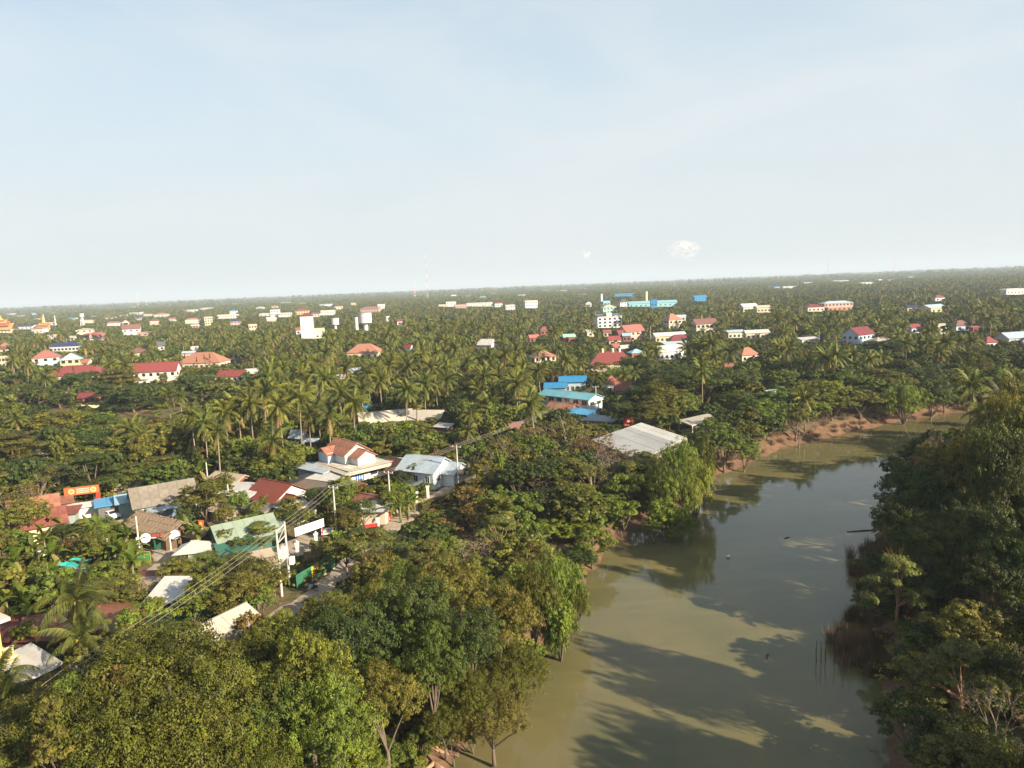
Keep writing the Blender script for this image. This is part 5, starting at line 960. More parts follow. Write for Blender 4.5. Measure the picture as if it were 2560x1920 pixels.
# dark car under the white canopy and light board, lower left
p = P(118, 1770, 0); rt = empty('parked_car', (p.x, p.y, .18), math.radians(28)); tag(rt, 'black car parked in shade below the big white canopy', 'car')
mm_ = body.data.copy(); mm_.materials.clear(); mm_.materials.append(paint((.015, .015, .02), .2, .05)); o = obj('body', mm_, rt); o.modifiers.new('bevel', 'BEVEL').width = .08
for x in (-1.25, 1.25):
    for s in (-1, 1): wv_ = MB().tube([(x, s*.68, .32), (x, s*.86, .32)], .32, 16).build('wheel', paint((.03, .03, .03)), rt)
MB().slab([(.42, -.62, 1.40), (1.02, -.70, 1.03), (1.02, .70, 1.03), (.42, .62, 1.40)], -.03).build('windscreen', glass(), rt)
p = P(55, 1790, 0); rt = empty('board', (p.x, p.y, 0), math.radians(28)); tag(rt, 'pale board propped near the black car at the lower left', 'board'); MB().box((0, 0, .6), (2.0, .08, .8)).build('panel', paint((.6, .56, .48)), rt); post(rt, -.8, .1, 0, .9, .04); post(rt, .8, .1, 0, .9, .04)

pm = P(780, 1478, .16); a = math.radians(172); mc = empty('motorcycle', (pm.x, pm.y, .175), a); tag(mc, 'dark motor scooter ridden along the sandy lane', 'motorcycle'); DK = paint((.02, .02, .025), .3, .05)
for x in (-.62, .62):
    pts = [(x+.27*math.cos(t*math.pi/8), 0, .29+.27*math.sin(t*math.pi/8)) for t in range(17)]; w_ = MB().tube(pts, .05, 6, cap=False).build('wheel', paint((.02, .02, .02)), mc)
    MB().tube([(x, -.04, .29), (x, .04, .29)], .07, 8).build('hub', paint((.5, .5, .5)), w_)
    m = MB()
    for k in range(5): m.tube([(x, 0, .29), (x+.25*math.cos(k*1.257), 0, .29+.25*math.sin(k*1.257))], .012, 4)
    m.build('spokes', paint((.5, .5, .5)), w_)
m = MB(); m.tube([(-.85, 0, .68), (-.5, 0, .62), (-.1, 0, .45), (.2, 0, .42)], [.08, .16, .13, .10], 8); m.tube([(.2, 0, .40), (.42, 0, .55), (.46, 0, .95)], [.10, .17, .10], 8); m.tube([(-.62, 0, .3), (-.2, 0, .32), (.1, 0, .3)], [.06, .12, .08], 8); m.build('body', DK, mc, smooth=True)
MB().tube([(-.75, 0, .80), (-.3, 0, .76), (-.05, 0, .74)], [.09, .13, .10], 8).build('seat', paint((.04, .03, .03)), mc)
MB().tube([(.62, 0, .29), (.48, 0, .95)], .03, 6).build('fork', paint((.4, .4, .4)), mc); MB().tube([(.40, -.33, 1.02), (.48, 0, .97), (.40, .33, 1.02)], .02, 6).build('handlebar', DK, mc)
MB().tube([(.50, 0, .86), (.60, 0, .86)], [.10, .07], 10).build('headlight', paint((.75, .75, .75)), mc); MB().tube([(-.9, .14, .33), (-.3, .14, .30)], .045, 6).build('exhaust', paint((.35, .35, .35)), mc)
MB().box((.28, 0, .62), (.12, .42, .5)).build('leg_shield', paint((.65, .66, .68)), mc)
def skin_body(name, joints, edges, mat, parent):
    me = bpy.data.meshes.new(name); me.from_pydata([j[0] for j in joints], edges, []); o = obj(name, me, parent); me.materials.append(mat)
    s = o.modifiers.new('skin', 'SKIN'); s.use_smooth_shade = True; me.skin_vertices.new() if not me.skin_vertices else None
    for i, j in enumerate(joints): me.skin_vertices[0].data[i].radius = (j[1], j[1]); me.skin_vertices[0].data[i].use_root = (i == 0)
    o.modifiers.new('sub', 'SUBSURF').levels = 1; return o
pr = empty('person', (pm.x, pm.y, .175), a); tag(pr, 'person in dark shirt and pale trousers riding the motor scooter', 'person')
SK = paint((.30, .17, .11), .6, 0); J = [((-.32, 0, .88), .13), ((-.30, 0, 1.10), .14), ((-.26, 0, 1.32), .15), ((-.24, 0, 1.42), .09), ((-.22, 0, 1.50), .055),
     ((-.25, .19, 1.36), .065), ((-.02, .26, 1.16), .05), ((.22, .27, 1.08), .042), ((.38, .29, 1.05), .04), ((-.25, -.19, 1.36), .065), ((-.02, -.26, 1.16), .05), ((.22, -.27, 1.08), .042), ((.38, -.29, 1.05), .04)]
E_ = [(0, 1), (1, 2), (2, 3), (3, 4), (2, 5), (5, 6), (6, 7), (7, 8), (2, 9), (9, 10), (10, 11), (11, 12)]
skin_body('body', J+[((-.28, .11, .86), .10), ((.08, .17, .84), .085), ((.12, .17, .46), .06), ((.22, .17, .38), .05), ((-.28, -.11, .86), .10), ((.08, -.17, .84), .085), ((.12, -.17, .46), .06), ((.22, -.17, .38), .05)],
          E_+[(0, 13), (13, 14), (14, 15), (15, 16), (0, 17), (17, 18), (18, 19), (19, 20)], paint((.045, .04, .06), .8, 0), pr)
for s in (-1, 1):
    skin_body('trouser_leg', [((-.28, s*.11, .865), .115), ((.08, s*.17, .85), .10), ((.12, s*.17, .48), .075)], [(0, 1), (1, 2)], paint((.42, .50, .58), .8, 0), pr)
    hd = skin_body('hand', [((.36, s*.285, 1.055), .035), ((.42, s*.30, 1.05), .035)], [(0, 1)], SK, pr)
    m = MB()
    for k in range(4): m.tube([(.42, s*(.27+.02*k), 1.06), (.47, s*(.27+.02*k), 1.04), (.46, s*(.27+.02*k), 1.0)], .009, 5)
    m.tube([(.39, s*.26, 1.05), (.42, s*.245, 1.02)], .010, 5); m.build('fingers', SK, pr)
    MB().box((.24, s*.17, .37), (.24, .09, .08)).build('shoe', paint((.05, .04, .04)), pr)
hme = bpy.data.meshes.new('head'); bm = bmesh.new(); bmesh.ops.create_uvsphere(bm, u_segments=14, v_segments=10, radius=.11)
for v in bm.verts: v.co.z *= 1.22; v.co.x *= 1.05; v.co.x += .02 if v.co.z < -.03 and v.co.x > 0 else 0
bm.to_mesh(hme); bm.free(); hme.materials.append(SK); hd = obj('head', hme, pr, (-.20, 0, 1.62)); MB().tube([(.10, 0, -.02), (.145, 0, -.035)], [.02, .015], 6).build('nose', SK, hd)
for s in (-1, 1): MB().box((.098, s*.04, .015), (.02, .03, .014)).build('eye', paint((.02, .02, .02)), hd); MB().box((0, s*.112, 0), (.04, .02, .06)).build('ear', SK, hd)
MB().box((.105, 0, -.075), (.02, .05, .012)).build('mouth', paint((.3, .08, .07)), hd)
hm = bpy.data.meshes.new('hair'); bm = bmesh.new(); bmesh.ops.create_uvsphere(bm, u_segments=14, v_segments=10, radius=.122)
bmesh.ops.delete(bm, geom=[v for v in bm.verts if v.co.z < -.01 or (v.co.x > .075 and v.co.z < .06)], context='VERTS')
for v in bm.verts: v.co.z *= 1.22
bm.to_mesh(hm); bm.free(); hm.materials.append(paint((.015, .012, .01))); obj('hair', hm, hd, (-.008, 0, .005))

# ------------------------------------------------------------------ river margin things
rg = random.Random(21); stm = bark((.10, .075, .05), 'wet_wood')
for i, (nx, ny, h) in enumerate(((2041, 1655, 2.6), (2052, 1656, 2.5), (2064, 1655, 2.6), (2085, 1656, 2.7), (2109, 1678, 2.2), (2176, 1640, 2.4))):
    p = P(nx, ny, WATER_Z); o = MB().tube([(0, 0, -1), (rg.uniform(-.1, .1), 0, h*.5), (rg.uniform(-.3, .2), 0, h)], [.06, .05, .03], 6).build('mooring_stake', stm, None, p)
    tag(o, ('first', 'second', 'third', 'fourth', 'fifth', 'sixth')[i]+' thin stake from the left standing in the water by the reeds', 'stake', 'stakes in the river')
for i, (nx, ny, L_, yw, lab) in enumerate(((1436, 1533, 2.6, -35, 'sunken dark log by the left bank below the bright bamboo'), (1920, 1640+0, 1.2, 60, 'small floating twig in midriver'), (2165, 1327, 6.5, 3, 'long thin stick floating off the right bank'), (1968, 1345, 1.6, 30, 'short dark twig floating in midstream'), (1800, 1225, 5, 25, 'pale fallen branch lying in the shallows'))):
    p = P(nx, ny, WATER_Z+.03); o = MB().tube([(-L_/2, 0, 0), (0, .12, .06), (L_/2, 0, -.04)], [.09, .11, .03], 6).build('floating_log', stm if i != 4 else bark((.4, .3, .2), 'dry_wood'), None, p, math.radians(yw)); tag(o, lab, 'log')
for i, (nx, ny, lab) in enumerate(((1656, 1267, 'white scrap of litter below the yellow bamboo'), (1500, 1304, 'white plastic bag on the left bank bushes'), (2240, 1058, 'tiny white scrap on the far mud bank'), (1820, 1393, 'white speck drifting on the blue water'))):
    p = P(nx, ny, 0 if i in (1, 2) else WATER_Z+.05); m = MB(); m.box((0, 0, .1), (.5, .3, .2)); m.box((.15, .05, .25), (.25, .3, .15), rz=.6); tag(m.build('litter', paint((.8, .8, .8)), None, p), lab, 'litter')
rw = bark((.40, .25, .15), 'root_wood')
def roots(name, nx, ny, lab, n_, L_, seed):
    p = P(nx, ny, -1.2); r = random.Random(seed); rt = empty(name, (p.x, p.y, gzs(p.x, p.y)+.1)); tag(rt, lab, 'roots')
    for k in range(n_):
        an = r.uniform(-2.6, 1.0); x = y = 0; pts = [(0, 0, .5)]
        for s in range(1, 7):
            x += math.cos(an)*L_/6; y += math.sin(an)*L_/6; an += r.uniform(-.6, .6); wx, wy = p.x+x, p.y+y; pts.append((x, y, gzs(wx, wy)-rt.location.z+r.uniform(.05, .3)))
        MB().tube(pts, [.22, .17, .14, .10, .08, .05, .02], 6).build('root', rw, rt, smooth=True)
roots('exposed_roots', 1000, 1850, 'tangle of pale exposed tree roots on the red bank at the bottom', 12, 5.5, 3)
roots('exposed_roots', 1085, 1885, 'thin pale roots running down the red bank toward the water', 6, 6, 9)
# stilt hut among trees on the right bank
p = P(2525, 1500, 2); rt = empty('stilt_hut', (p.x, p.y, 0), math.radians(-20)); tag(rt, 'wooden stilt hut half hidden behind trunks on the right bank', 'hut'); PW = paint((.20, .13, .08), .9, .5)
for i in range(4):
    for j in range(2): post(rt, -3+2*i, -1.5+3*j, -1, 2.2, .11, PW)
MB().box((0, 0, 2.3), (7, 4, .18)).build('floor', PW, rt)
for i in range(14): MB().box((-3.2+.49*i, -1.9, 3.4), (.42, .06, 2.1)).build('plank', paint((.22+.05*(i % 3), .14+.03*(i % 3), .09), .9, .4), rt)
for i in range(9): MB().box((-2.9+.7*i, -1.75, 1.0), (.30, .05, 1.7)).build('wall_batten', paint((.4+.08*(i % 2), .38, .34), .9, .4), rt)
MB().box((0, 1.9, 3.4), (7, .08, 2.1)).build('back_wall', PW, rt); roof_parts(rt, 7, 4, 4.5, 'gable', 1.4, .6, RUST2, (5, 1))
# ------------------------------------------------------------------ vegetation prototypes
def unit(v): return v/np.maximum(np.linalg.norm(v, axis=-1, keepdims=True), 1e-6)
def leaves(pos, nrm, size, rng, aspect=.55, tri=False, along=None):
    n = len(pos); r = rng.normal(size=(n, 3)) if along is None else along
    a = unit(r-nrm*np.sum(r*nrm, 1, keepdims=True)); b_ = np.cross(nrm, a); L = size[:, None]
    if tri: V = np.stack([pos-a*L*.5-b_*L*aspect*.6, pos-a*L*.5+b_*L*aspect*.6, pos+a*L*.6], 1).reshape(-1, 3); return V, np.arange(n*3).reshape(n, 3)
    V = np.stack([pos-a*L*.5, pos+b_*L*aspect*.5+a*L*.05, pos+a*L*.55, pos-b_*L*aspect*.5+a*L*.05], 1).reshape(-1, 3); return V, np.arange(n*4).reshape(n, 4)
def dirs(rng, n, zmin=-.3):
    z = rng.uniform(zmin, 1, n); t = rng.uniform(0, 2*math.pi, n); r = np.sqrt(1-z*z); return np.stack([r*np.cos(t), r*np.sin(t), z], 1)
def crown_geo(kind, R, Hc, K, sub, nl, ls, seed, tri=False, aspect=.55, holes=.0):
    "leaf positions for a crown with its centre at the origin; clumps > sub-clumps > leaves"
    rng = np.random.RandomState(seed)
    if kind == 'round':
        d = dirs(rng, K, -.45); C = d*np.array([R, R, Hc])*rng.uniform(.55, .86, (K, 1)); cr = R*rng.uniform(.24, .40, K); fl = .75
    elif kind == 'lumpy':
        d = dirs(rng, K, -.2); C = d*np.array([R, R, Hc])*rng.uniform(.45, .92, (K, 1)); C[:, :2] += rng.normal(0, R*.08, (K, 2)); cr = R*rng.uniform(.16, .30, K); fl = .62
    elif kind == 'umbrella':
        rr = R*np.sqrt(rng.uniform(0, 1, K))*.9; t = rng.uniform(0, 2*math.pi, K); C = np.stack([rr*np.cos(t), rr*np.sin(t), Hc*(.85*np.sqrt(np.clip(1-(rr/R)**2, 0, 1)))+rng.normal(0, Hc*.10, K)-Hc*.3], 1); cr = R*rng.uniform(.14, .24, K); fl = .42
    elif kind == 'layered':
        lv = rng.randint(0, 5, K)/4.; rr = R*(1.02-.75*lv**1.4)*np.sqrt(rng.uniform(.12, 1, K)); t = rng.uniform(0, 2*math.pi, K); C = np.stack([rr*np.cos(t), rr*np.sin(t), Hc*(lv*1.5-.6)-rr*.12], 1); cr = R*rng.uniform(.18, .30, K); fl = .26
    elif kind == 'cone':
        lv = rng.uniform(0, 1, K); rr = R*(1-lv)**.8*rng.uniform(.4, .9, K); t = rng.uniform(0, 2*math.pi, K); C = np.stack([rr*np.cos(t), rr*np.sin(t), Hc*(lv*2-1)], 1); cr = R*rng.uniform(.2, .34, K)*(1.1-.6*lv); fl = .9
    elif kind == 'weep':
        d = dirs(rng, K, .0); C = d*np.array([R, R, Hc])*rng.uniform(.4, .85, (K, 1)); cr = R*rng.uniform(.20, .32, K); fl = 1.25
    ct = rng.uniform(0, 1, K)
    sd = dirs(rng, K*sub, -.35 if kind != 'weep' else -.9).reshape(K, sub, 3); S = C[:, None]+sd*cr[:, None, None]*np.array([1, 1, fl])*rng.uniform(.65, 1.05, (K, sub, 1)); sr = (cr[:, None]*rng.uniform(.22, .42, (K, sub)))
    if kind == 'weep': S[..., 2] -= np.abs(rng.normal(0, Hc*.25, (K, sub)))
    stt = np.clip(ct[:, None]*.55+rng.uniform(0, .45, (K, sub)), 0, 1)
    keep = rng.uniform(0, 1, (K, sub)) > holes; S = S[keep]; sr = sr[keep]; stt = stt[keep]; sdr = sd[keep]; M_ = len(S)
    ld = dirs(rng, M_*nl, -.5).reshape(M_, nl, 3); pos = S[:, None]+ld*sr[:, None, None]*np.array([1, 1, .7 if kind not in ('weep',) else 1.4])*rng.uniform(.5, 1.1, (M_, nl, 1))
    nr = unit(ld*.8+sdr[:, None]*.5+rng.normal(0, .34, (M_, nl, 3))+np.array([0, 0, .25 if kind != 'layered' else .9]))
    pos = pos.reshape(-1, 3); nr = nr.reshape(-1, 3); sz = ls*rng.uniform(.6, 1.35, len(pos)); tint = np.clip(np.repeat(stt, nl)+rng.normal(0, .09, len(pos)), 0, 1)
    al = None
    if kind == 'weep': al = np.array([[0, 0, -1.]])+rng.normal(0, .25, (len(pos), 3))
    V, Fc = leaves(pos, nr, sz, rng, aspect, tri, al); return V, Fc, tint, C
def limb_mesh(C, zbase, r0, seed, nb=6, matb=None, zc=0.):
    "trunk from zbase up with limbs to some clump centres"
    rng = random.Random(seed); m = MB(); fork = zbase*.45; m.tube([(0, 0, zbase), (.1, .05, zbase*.7), (0, .1, fork)], [r0, r0*.8, r0*.7], 7)
    idx_ = list(range(len(C))); rng.shuffle(idx_)
    for i in idx_[:nb]:
        c = Vector(C[i]); mid = Vector((c.x*.45, c.y*.45, fork*.4+c.z*.5)); m.tube([(0, .1, fork), mid, c], [r0*.5, r0*.33, r0*.10], 5, cap=False)
    return m
FOL = dict(
    green=foliage('leaf_green', (0.017, 0.037, 0.007), (0.168, 0.214, 0.024)),
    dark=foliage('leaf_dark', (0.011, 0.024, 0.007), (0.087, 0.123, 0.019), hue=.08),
    olive=foliage('leaf_olive', (0.032, 0.040, 0.008), (0.208, 0.207, 0.026), hue=.10),
    gold=foliage('leaf_gold', (0.028, 0.033, 0.005), (0.139, 0.155, 0.014), hue=.05),
    bright=foliage('leaf_bright', (0.029, 0.055, 0.008), (0.219, 0.274, 0.027), hue=.08),
    feather=foliage('leaf_feather', (0.026, 0.038, 0.011), (0.191, 0.215, 0.037), hue=.10),
    dry=foliage('leaf_dry', (0.039, 0.032, 0.013), (0.226, 0.155, 0.044), hue=.06, trans=.2),
    brown=foliage('twig_brown', (0.130, 0.085, 0.055), (0.296, 0.217, 0.142), hue=.05, trans=.0),
    rusty=foliage('leaf_rusty', (0.051, 0.032, 0.011), (0.268, 0.200, 0.038), hue=.06, trans=.25),
    palm=foliage('leaf_palm', (0.023, 0.038, 0.008), (0.180, 0.195, 0.030), dry=(.30, .17, .06), hue=.08),
    banana=foliage('leaf_banana', (0.032, 0.061, 0.008), (0.224, 0.286, 0.032), dry=(.28, .20, .09), hue=.05, trans=.4),
    fan=foliage('leaf_fan', (0.028, 0.041, 0.013), (0.201, 0.214, 0.045), dry=(.24, .16, .08), hue=.06))
BK = bark(); BKP = bark((.30, .24, .18), 'palm_bark'); BKR = bark((.30, .155, .09), 'red_bark')
PROTO = {}    # name -> list of dict(crown=mesh, trunk=mesh, zc, R, merged=mesh)
def merge_meshes(name, parts, mats):
    V = []; F3 = []; F4 = []; m3 = []; m4 = []; t3 = []; t4 = []; k = 0
    for (v, f, mi, tt) in parts:
        f = np.asarray(f); (F3 if f.shape[1] == 3 else F4).append(f+k); (m3 if f.shape[1] == 3 else m4).append(np.full(len(f), mi)); (t3 if f.shape[1] == 3 else t4).append(np.asarray(tt) if np.ndim(tt) else np.full(len(f), tt)); V.append(np.asarray(v)); k += len(v)
    if F4:
        f4 = np.concatenate(F4); tri = np.concatenate([f4[:, [0, 1, 2]], f4[:, [0, 2, 3]]]); F3.append(tri); q = np.concatenate(m4); m3.append(np.concatenate([q, q])); q = np.concatenate(t4); t3.append(np.concatenate([q, q]))
    return np_mesh(name, np.concatenate(V), np.concatenate(F3), mats, np.concatenate(t3), np.concatenate(m3))
def mb_arrays(m):
    v = np.array([tuple(p) for p in m.v]); f = []
    for q in m.f:
        for i in range(1, len(q)-1): f.append((q[0], q[i], q[i+1]))
    return v, np.array(f)
def make_tree(name, kind, fol, R, Hc, zc, K, sub, nl, ls, seed, tri=False, aspect=.55, r0=.28, nb=7, bk=None, merged=False, holes=0., twig=0):
    V, Fc, tt, C = crown_geo(kind, R, Hc, K, sub, nl, ls, seed, tri, aspect, holes); V = V+np.array([0, 0, zc]); C = C+np.array([0, 0, zc])
    m = MB(); rng = random.Random(seed); fork = max(.8, (zc-Hc)*.75); m.tube([(0, 0, -.6), (.15, .05, fork*.5), (0, .1, fork)], [r0*1.2, r0*.9, r0*.75], 7)
    ii = list(range(len(C))); rng.shuffle(ii)
    for i in ii[:nb]:
        c = Vector(C[i]); mid = Vector((c.x*.5+rng.uniform(-.3, .3), c.y*.5, fork+(c.z-fork)*.55)); m.tube([(0, .1, fork-.15), mid, c], [r0*.5, r0*.32, r0*.09], 5, cap=False)
        if twig:
            for _ in range(twig): e = c+Vector((rng.uniform(-1, 1), rng.uniform(-1, 1), rng.uniform(-.1, 1)))*R*.28; m.tube([mid.lerp(c, .7), e], [r0*.12, r0*.03], 3, cap=False)
    bk = bk or BK; d = dict(R=R, top=zc+Hc, zc=zc, name=name)
    if merged: tv, tf = mb_arrays(m); d['mesh'] = merge_meshes(name, [(V, Fc, 0, tt), (tv, tf, 1, .5)], [FOL[fol], bk])
    else: d['crown'] = np_mesh('crown', V, Fc, FOL[fol], tt); d['trunk'] = m.mesh('trunk', bk, True)
    PROTO.setdefault(name, []).append(d); return d
# foreground quality (crowns of about 9-10 m radius)
for s, f in ((1, 'gold'), (2, 'olive'), (3, 'gold')): make_tree('big_rain_'+f, 'lumpy', f, 9.5, 4.6, 8.0, 95, 18, 36, .24, s, r0=.5, nb=12, twig=2)
for s, f in ((4, 'green'), (5, 'green'), (6, 'dark'), (7, 'olive')): make_tree('big_'+f, 'lumpy', f, 7.0, 5.0, 7.5, 64, 17, 32, .245, s, r0=.4, nb=9, twig=1)
# near quality (radius about 5 m)
for f, s0 in (('green', 10), ('dark', 20), ('olive', 30), ('bright', 40)):
    for k in range(2): make_tree('near_'+f, 'lumpy' if k else 'round', f, 5., 4.2, 6.4, 32, 14, 30, .30, s0+k, nb=7, twig=1)
for k in range(3): make_tree('near_feather', 'layered', 'feather', 5., 2.4, 5.8, 36, 15, 28, .31, 50+k, aspect=.35, nb=9, bk=BKR, twig=2, holes=.12)
make_tree('near_conifer', 'layered', 'dark', 4.6, 3.6, 6.0, 46, 15, 26, .32, 57, aspect=.35, nb=8, twig=1); make_tree('near_conifer', 'layered', 'olive', 4.6, 3.2, 5.6, 46, 15, 26, .32, 58, aspect=.35, nb=8, twig=1)
for k in range(2): make_tree('near_bamboo', 'weep', 'gold' if k else 'bright', 4.6, 5.2, 6.6, 28, 18, 30, .40, 60+k, aspect=.22, nb=10)
make_tree('near_vine', 'weep', 'bright', 2.6, 6.0, 7.0, 24, 18, 18, .36, 64, aspect=.4, nb=6)
for k in range(2): make_tree('near_sparse', 'lumpy', 'olive' if k else 'dry', 4.6, 3.6, 6.2, 30, 9, 16, .27, 66+k, nb=16, twig=5, holes=.35, bk=bark((.28, .21, .16), 'grey_bark'))
def bare_tree(seed):
    m = MB(); r = random.Random(seed)
    def grow(p, d, L, rad, dep):
        pts = [p]; q = p
        for _ in range(3): d = (d+Vector((r.uniform(-.22, .22), r.uniform(-.22, .22), r.uniform(-.08, .16)))).normalized(); q = q+d*L/3; pts.append(q)
        m.tube(pts, [rad, rad*.85, rad*.7, rad*.55], 5 if dep < 2 else 3, cap=False)
        if dep < 5:
            for _ in range(3 if dep < 4 else 2):
                nd = (d+Vector((r.uniform(-1, 1), r.uniform(-1, 1), r.uniform(-.25, .6)))*.85).normalized(); grow(pts[r.choice((2, 3, 3))], nd, L*r.uniform(.55, .8), rad*.5, dep+1)
    grow(Vector((0, 0, -.5)), Vector((0, 0, 1)), 3.6, .24, 0); return m
for k in range(2):
    me = bare_tree(5+k).mesh('trunk', bark((.27, .21, .16), 'bare_bark'), True); rr0 = np.random.RandomState(k); vv = np.array([v.co[:] for v in me.vertices]); tips = vv[vv[:, 2] > 3.5]; tips = tips[rr0.randint(0, len(tips), 500)]+rr0.normal(0, .12, (500, 3))
    V_, F_ = leaves(tips, unit(rr0.normal(size=(500, 3))), rr0.uniform(.1, .22, 500), rr0); PROTO.setdefault('bare', []).append(dict(R=4.4, top=9.5, zc=6.4, name='bare', crown=np_mesh('twigs', V_, F_, FOL['brown'], rr0.uniform(0, 1, 500)), trunk=me))
0 and make_tree('bare', 'round', 'brown', 4.4, 3.8, 6.4, 40, 4, 3, .25, 70, nb=34, twig=7, holes=.5, bk=bark((.30, .23, .18), 'bare_bark'))
make_tree('near_rusty', 'lumpy', 'rusty', 4.2, 3.0, 4.8, 28, 12, 22, .32, 72, nb=12, twig=3, holes=.2, bk=bark((.28, .21, .16), 'grey_bark'))
make_tree('near_cone', 'cone', 'bright', 3.4, 5.0, 6.6, 34, 14, 14, .45, 74); make_tree('column', 'cone', 'olive', .95, 4.2, 4.6, 24, 8, 10, .34, 76, nb=1, r0=.14)
for k in range(2): make_tree('giant_rain', 'umbrella', 'dark', 13, 6.0, 9.0, 130, 16, 22, .44, 78+k, r0=.7, nb=16, twig=1)
# middle quality, one mesh each
for f, s0 in (('green', 100), ('dark', 110), ('olive', 120), ('bright', 130), ('feather', 140)):
    for k in range(2): make_tree('mid_'+f, ('layered' if k else 'umbrella') if f == 'feather' else ('round' if k else 'lumpy'), f, 4.6, 3.4, 5.6, 22, 10, 13, .55, s0+k, tri=True, merged=True, nb=4, aspect=.7)
for k in range(1): make_tree('mid_rusty', 'lumpy', 'dry', 4.2, 3.0, 5.0, 20, 8, 6, .7, 150, tri=True, merged=True, nb=5, aspect=.7)
# far quality
for f, s0 in (('green', 200), ('dark', 210), ('olive', 220), ('feather', 230)): make_tree('far_'+f, 'lumpy', f, 5.0, 3.4, 5.4, 14, 6, 6, 1.15, s0, tri=True, merged=True, nb=2, aspect=.8)
# shrubs
for f, s0 in (('green', 300), ('olive', 310), ('dry', 320), ('bright', 330)):
    for k in range(2): make_tree('shrub_'+f, 'round', f, 1.5, 1.2, .9, 9, 9, 9, .34, s0+k, tri=True, merged=True, nb=4, r0=.05, aspect=.6)

def frond_geo(L, n, el0, droop, ll, lw, seed, wdt=.05):
    "a feather frond starting at the origin toward +x; returns V, F, tint"
    rng = np.random.RandomState(seed); V = []; Fq = []; K = n; el = el0; p = np.array([0., 0, 0]); pts = [p.copy()]; dr = []
    for i in range(K):
        s = i/K; el = el0-droop*(s**1.25); d = np.array([math.cos(el), 0, math.sin(el)]); dr.append(d); p = p+d*L/K; pts.append(p.copy())
    for i in range(K):
        a, b_ = pts[i], pts[i+1]; w = wdt*(1-i/K*.8); k = len(V); V += [a+[0, w, 0], a-[0, w, 0], b_-[0, w*.8, 0], b_+[0, w*.8, 0]]; Fq += [(k, k+1, k+2), (k, k+2, k+3)]
        if i < max(1, int(K*.1)): continue
        s = i/K; lf = ll*math.sin(math.pi*(s*.86+.12))**.6
        for sg in (-1, 1):
            t = dr[i]; up = np.array([-t[2], 0, t[0]]); dv = unit((t*(.45+.5*s)+np.array([0, sg*.85, 0])-up*(.12)+np.array([0, 0, -.55]))+rng.normal(0, .07, 3)); tip = a+dv*lf+np.array([0, 0, -.10*lf])
            k = len(V); V += [a-t*lw, a+t*lw, tip]; Fq += [(k, k+1, k+2)]
    return np.array(V), np.array(Fq)
PF_EL = [(1.35, .9), (1.05, 1.5), (.80, 1.8), (.5, 1.8), (.2, 1.6), (-.2, 1.2), (-.65, .8), (-1.1, .35)]
def palm_spec(seed, n=25):
    r = random.Random(seed); out_ = []
    for i in range(n):
        t = i/(n-1); j = min(7, int(t**1.05*7.6)); out_.append((j, i*2.399+r.uniform(-.2, .2), r.uniform(.88, 1.1)))
    return out_
def frond_set(n, L, ll, lw):
    return [frond_geo(L, n, e, d, ll, lw, 500+i) for i, (e, d) in enumerate(PF_EL)]
FR_HI = frond_set(34, 4.7, 1.15, .075); FR_MID = frond_set(13, 4.9, 1.3, .21); FR_LO = frond_set(5, 5.0, 1.5, .55)
def ftint(i, n, rng): return np.clip(rng.uniform(.1, .9)+rng.normal(0, .12, n), 0, 1) if i < 6 else (np.clip(rng.uniform(.6, 1)+rng.normal(0, .1, n), 0, 1.2) if i == 6 else np.full(n, 1.9))
frng = np.random.RandomState(9)
FROND_ME = [np_mesh('frond', v, f, FOL['palm'], ftint(i, len(f), frng)) for i, (v, f) in enumerate(FR_HI)]
def rotz(V, a): c_, s_ = math.cos(a), math.sin(a); return V@np.array([[c_, s_, 0], [-s_, c_, 0], [0, 0, 1]])
def palm_crown_parts(fs, spec, rng, top):
    parts = []
    for (j, az, s) in spec: v, f = fs[j]; parts.append((rotz(v*s, az)+np.array(top), f, 0, ftint(j, len(f), rng)))
    return parts
def palm_trunk(h, lean, r=.17): m = MB(); m.tube([(0, 0, -.4), (lean*.15, 0, h*.3), (lean*.55, 0, h*.7), (lean, 0, h)], [r*1.5, r, r*.85, r*.75], 7); return m
PALM_MID = []; PALM_FAR = []; PALM_TR = []
for k in range(5):
    rr = np.random.RandomState(40+k); h, ln = 10+1.2*k, (-1.0, .6, 1.2, -.4, .2)[k]; tr = palm_trunk(h, ln); tv, tf = mb_arrays(tr); sp = palm_spec(60+k)
    PALM_MID.append(dict(mesh=merge_meshes('coconut_palm', palm_crown_parts(FR_MID, sp, rr, (ln, 0, h))+[(tv, tf, 1, .5)], [FOL['palm'], BKP]), R=4.2, top=h+3, h=h, crown=merge_meshes('crown', palm_crown_parts(FR_MID, sp, rr, (0, 0, 0)), [FOL['palm']]), trunk=tr.mesh('trunk', BKP, True), lean=ln, spec=sp))
    tr2 = MB(); tr2.tube([(0, 0, -.4), (ln, 0, h)], [.25, .16], 4)
    tv, tf = mb_arrays(tr2); PALM_FAR.append(dict(mesh=merge_meshes('coconut_palm', palm_crown_parts(FR_LO, palm_spec(80+k, 15), rr, (ln, 0, h))+[(tv, tf, 1, .5)], [FOL['palm'], BKP]), R=4.2, top=h+3, h=h))
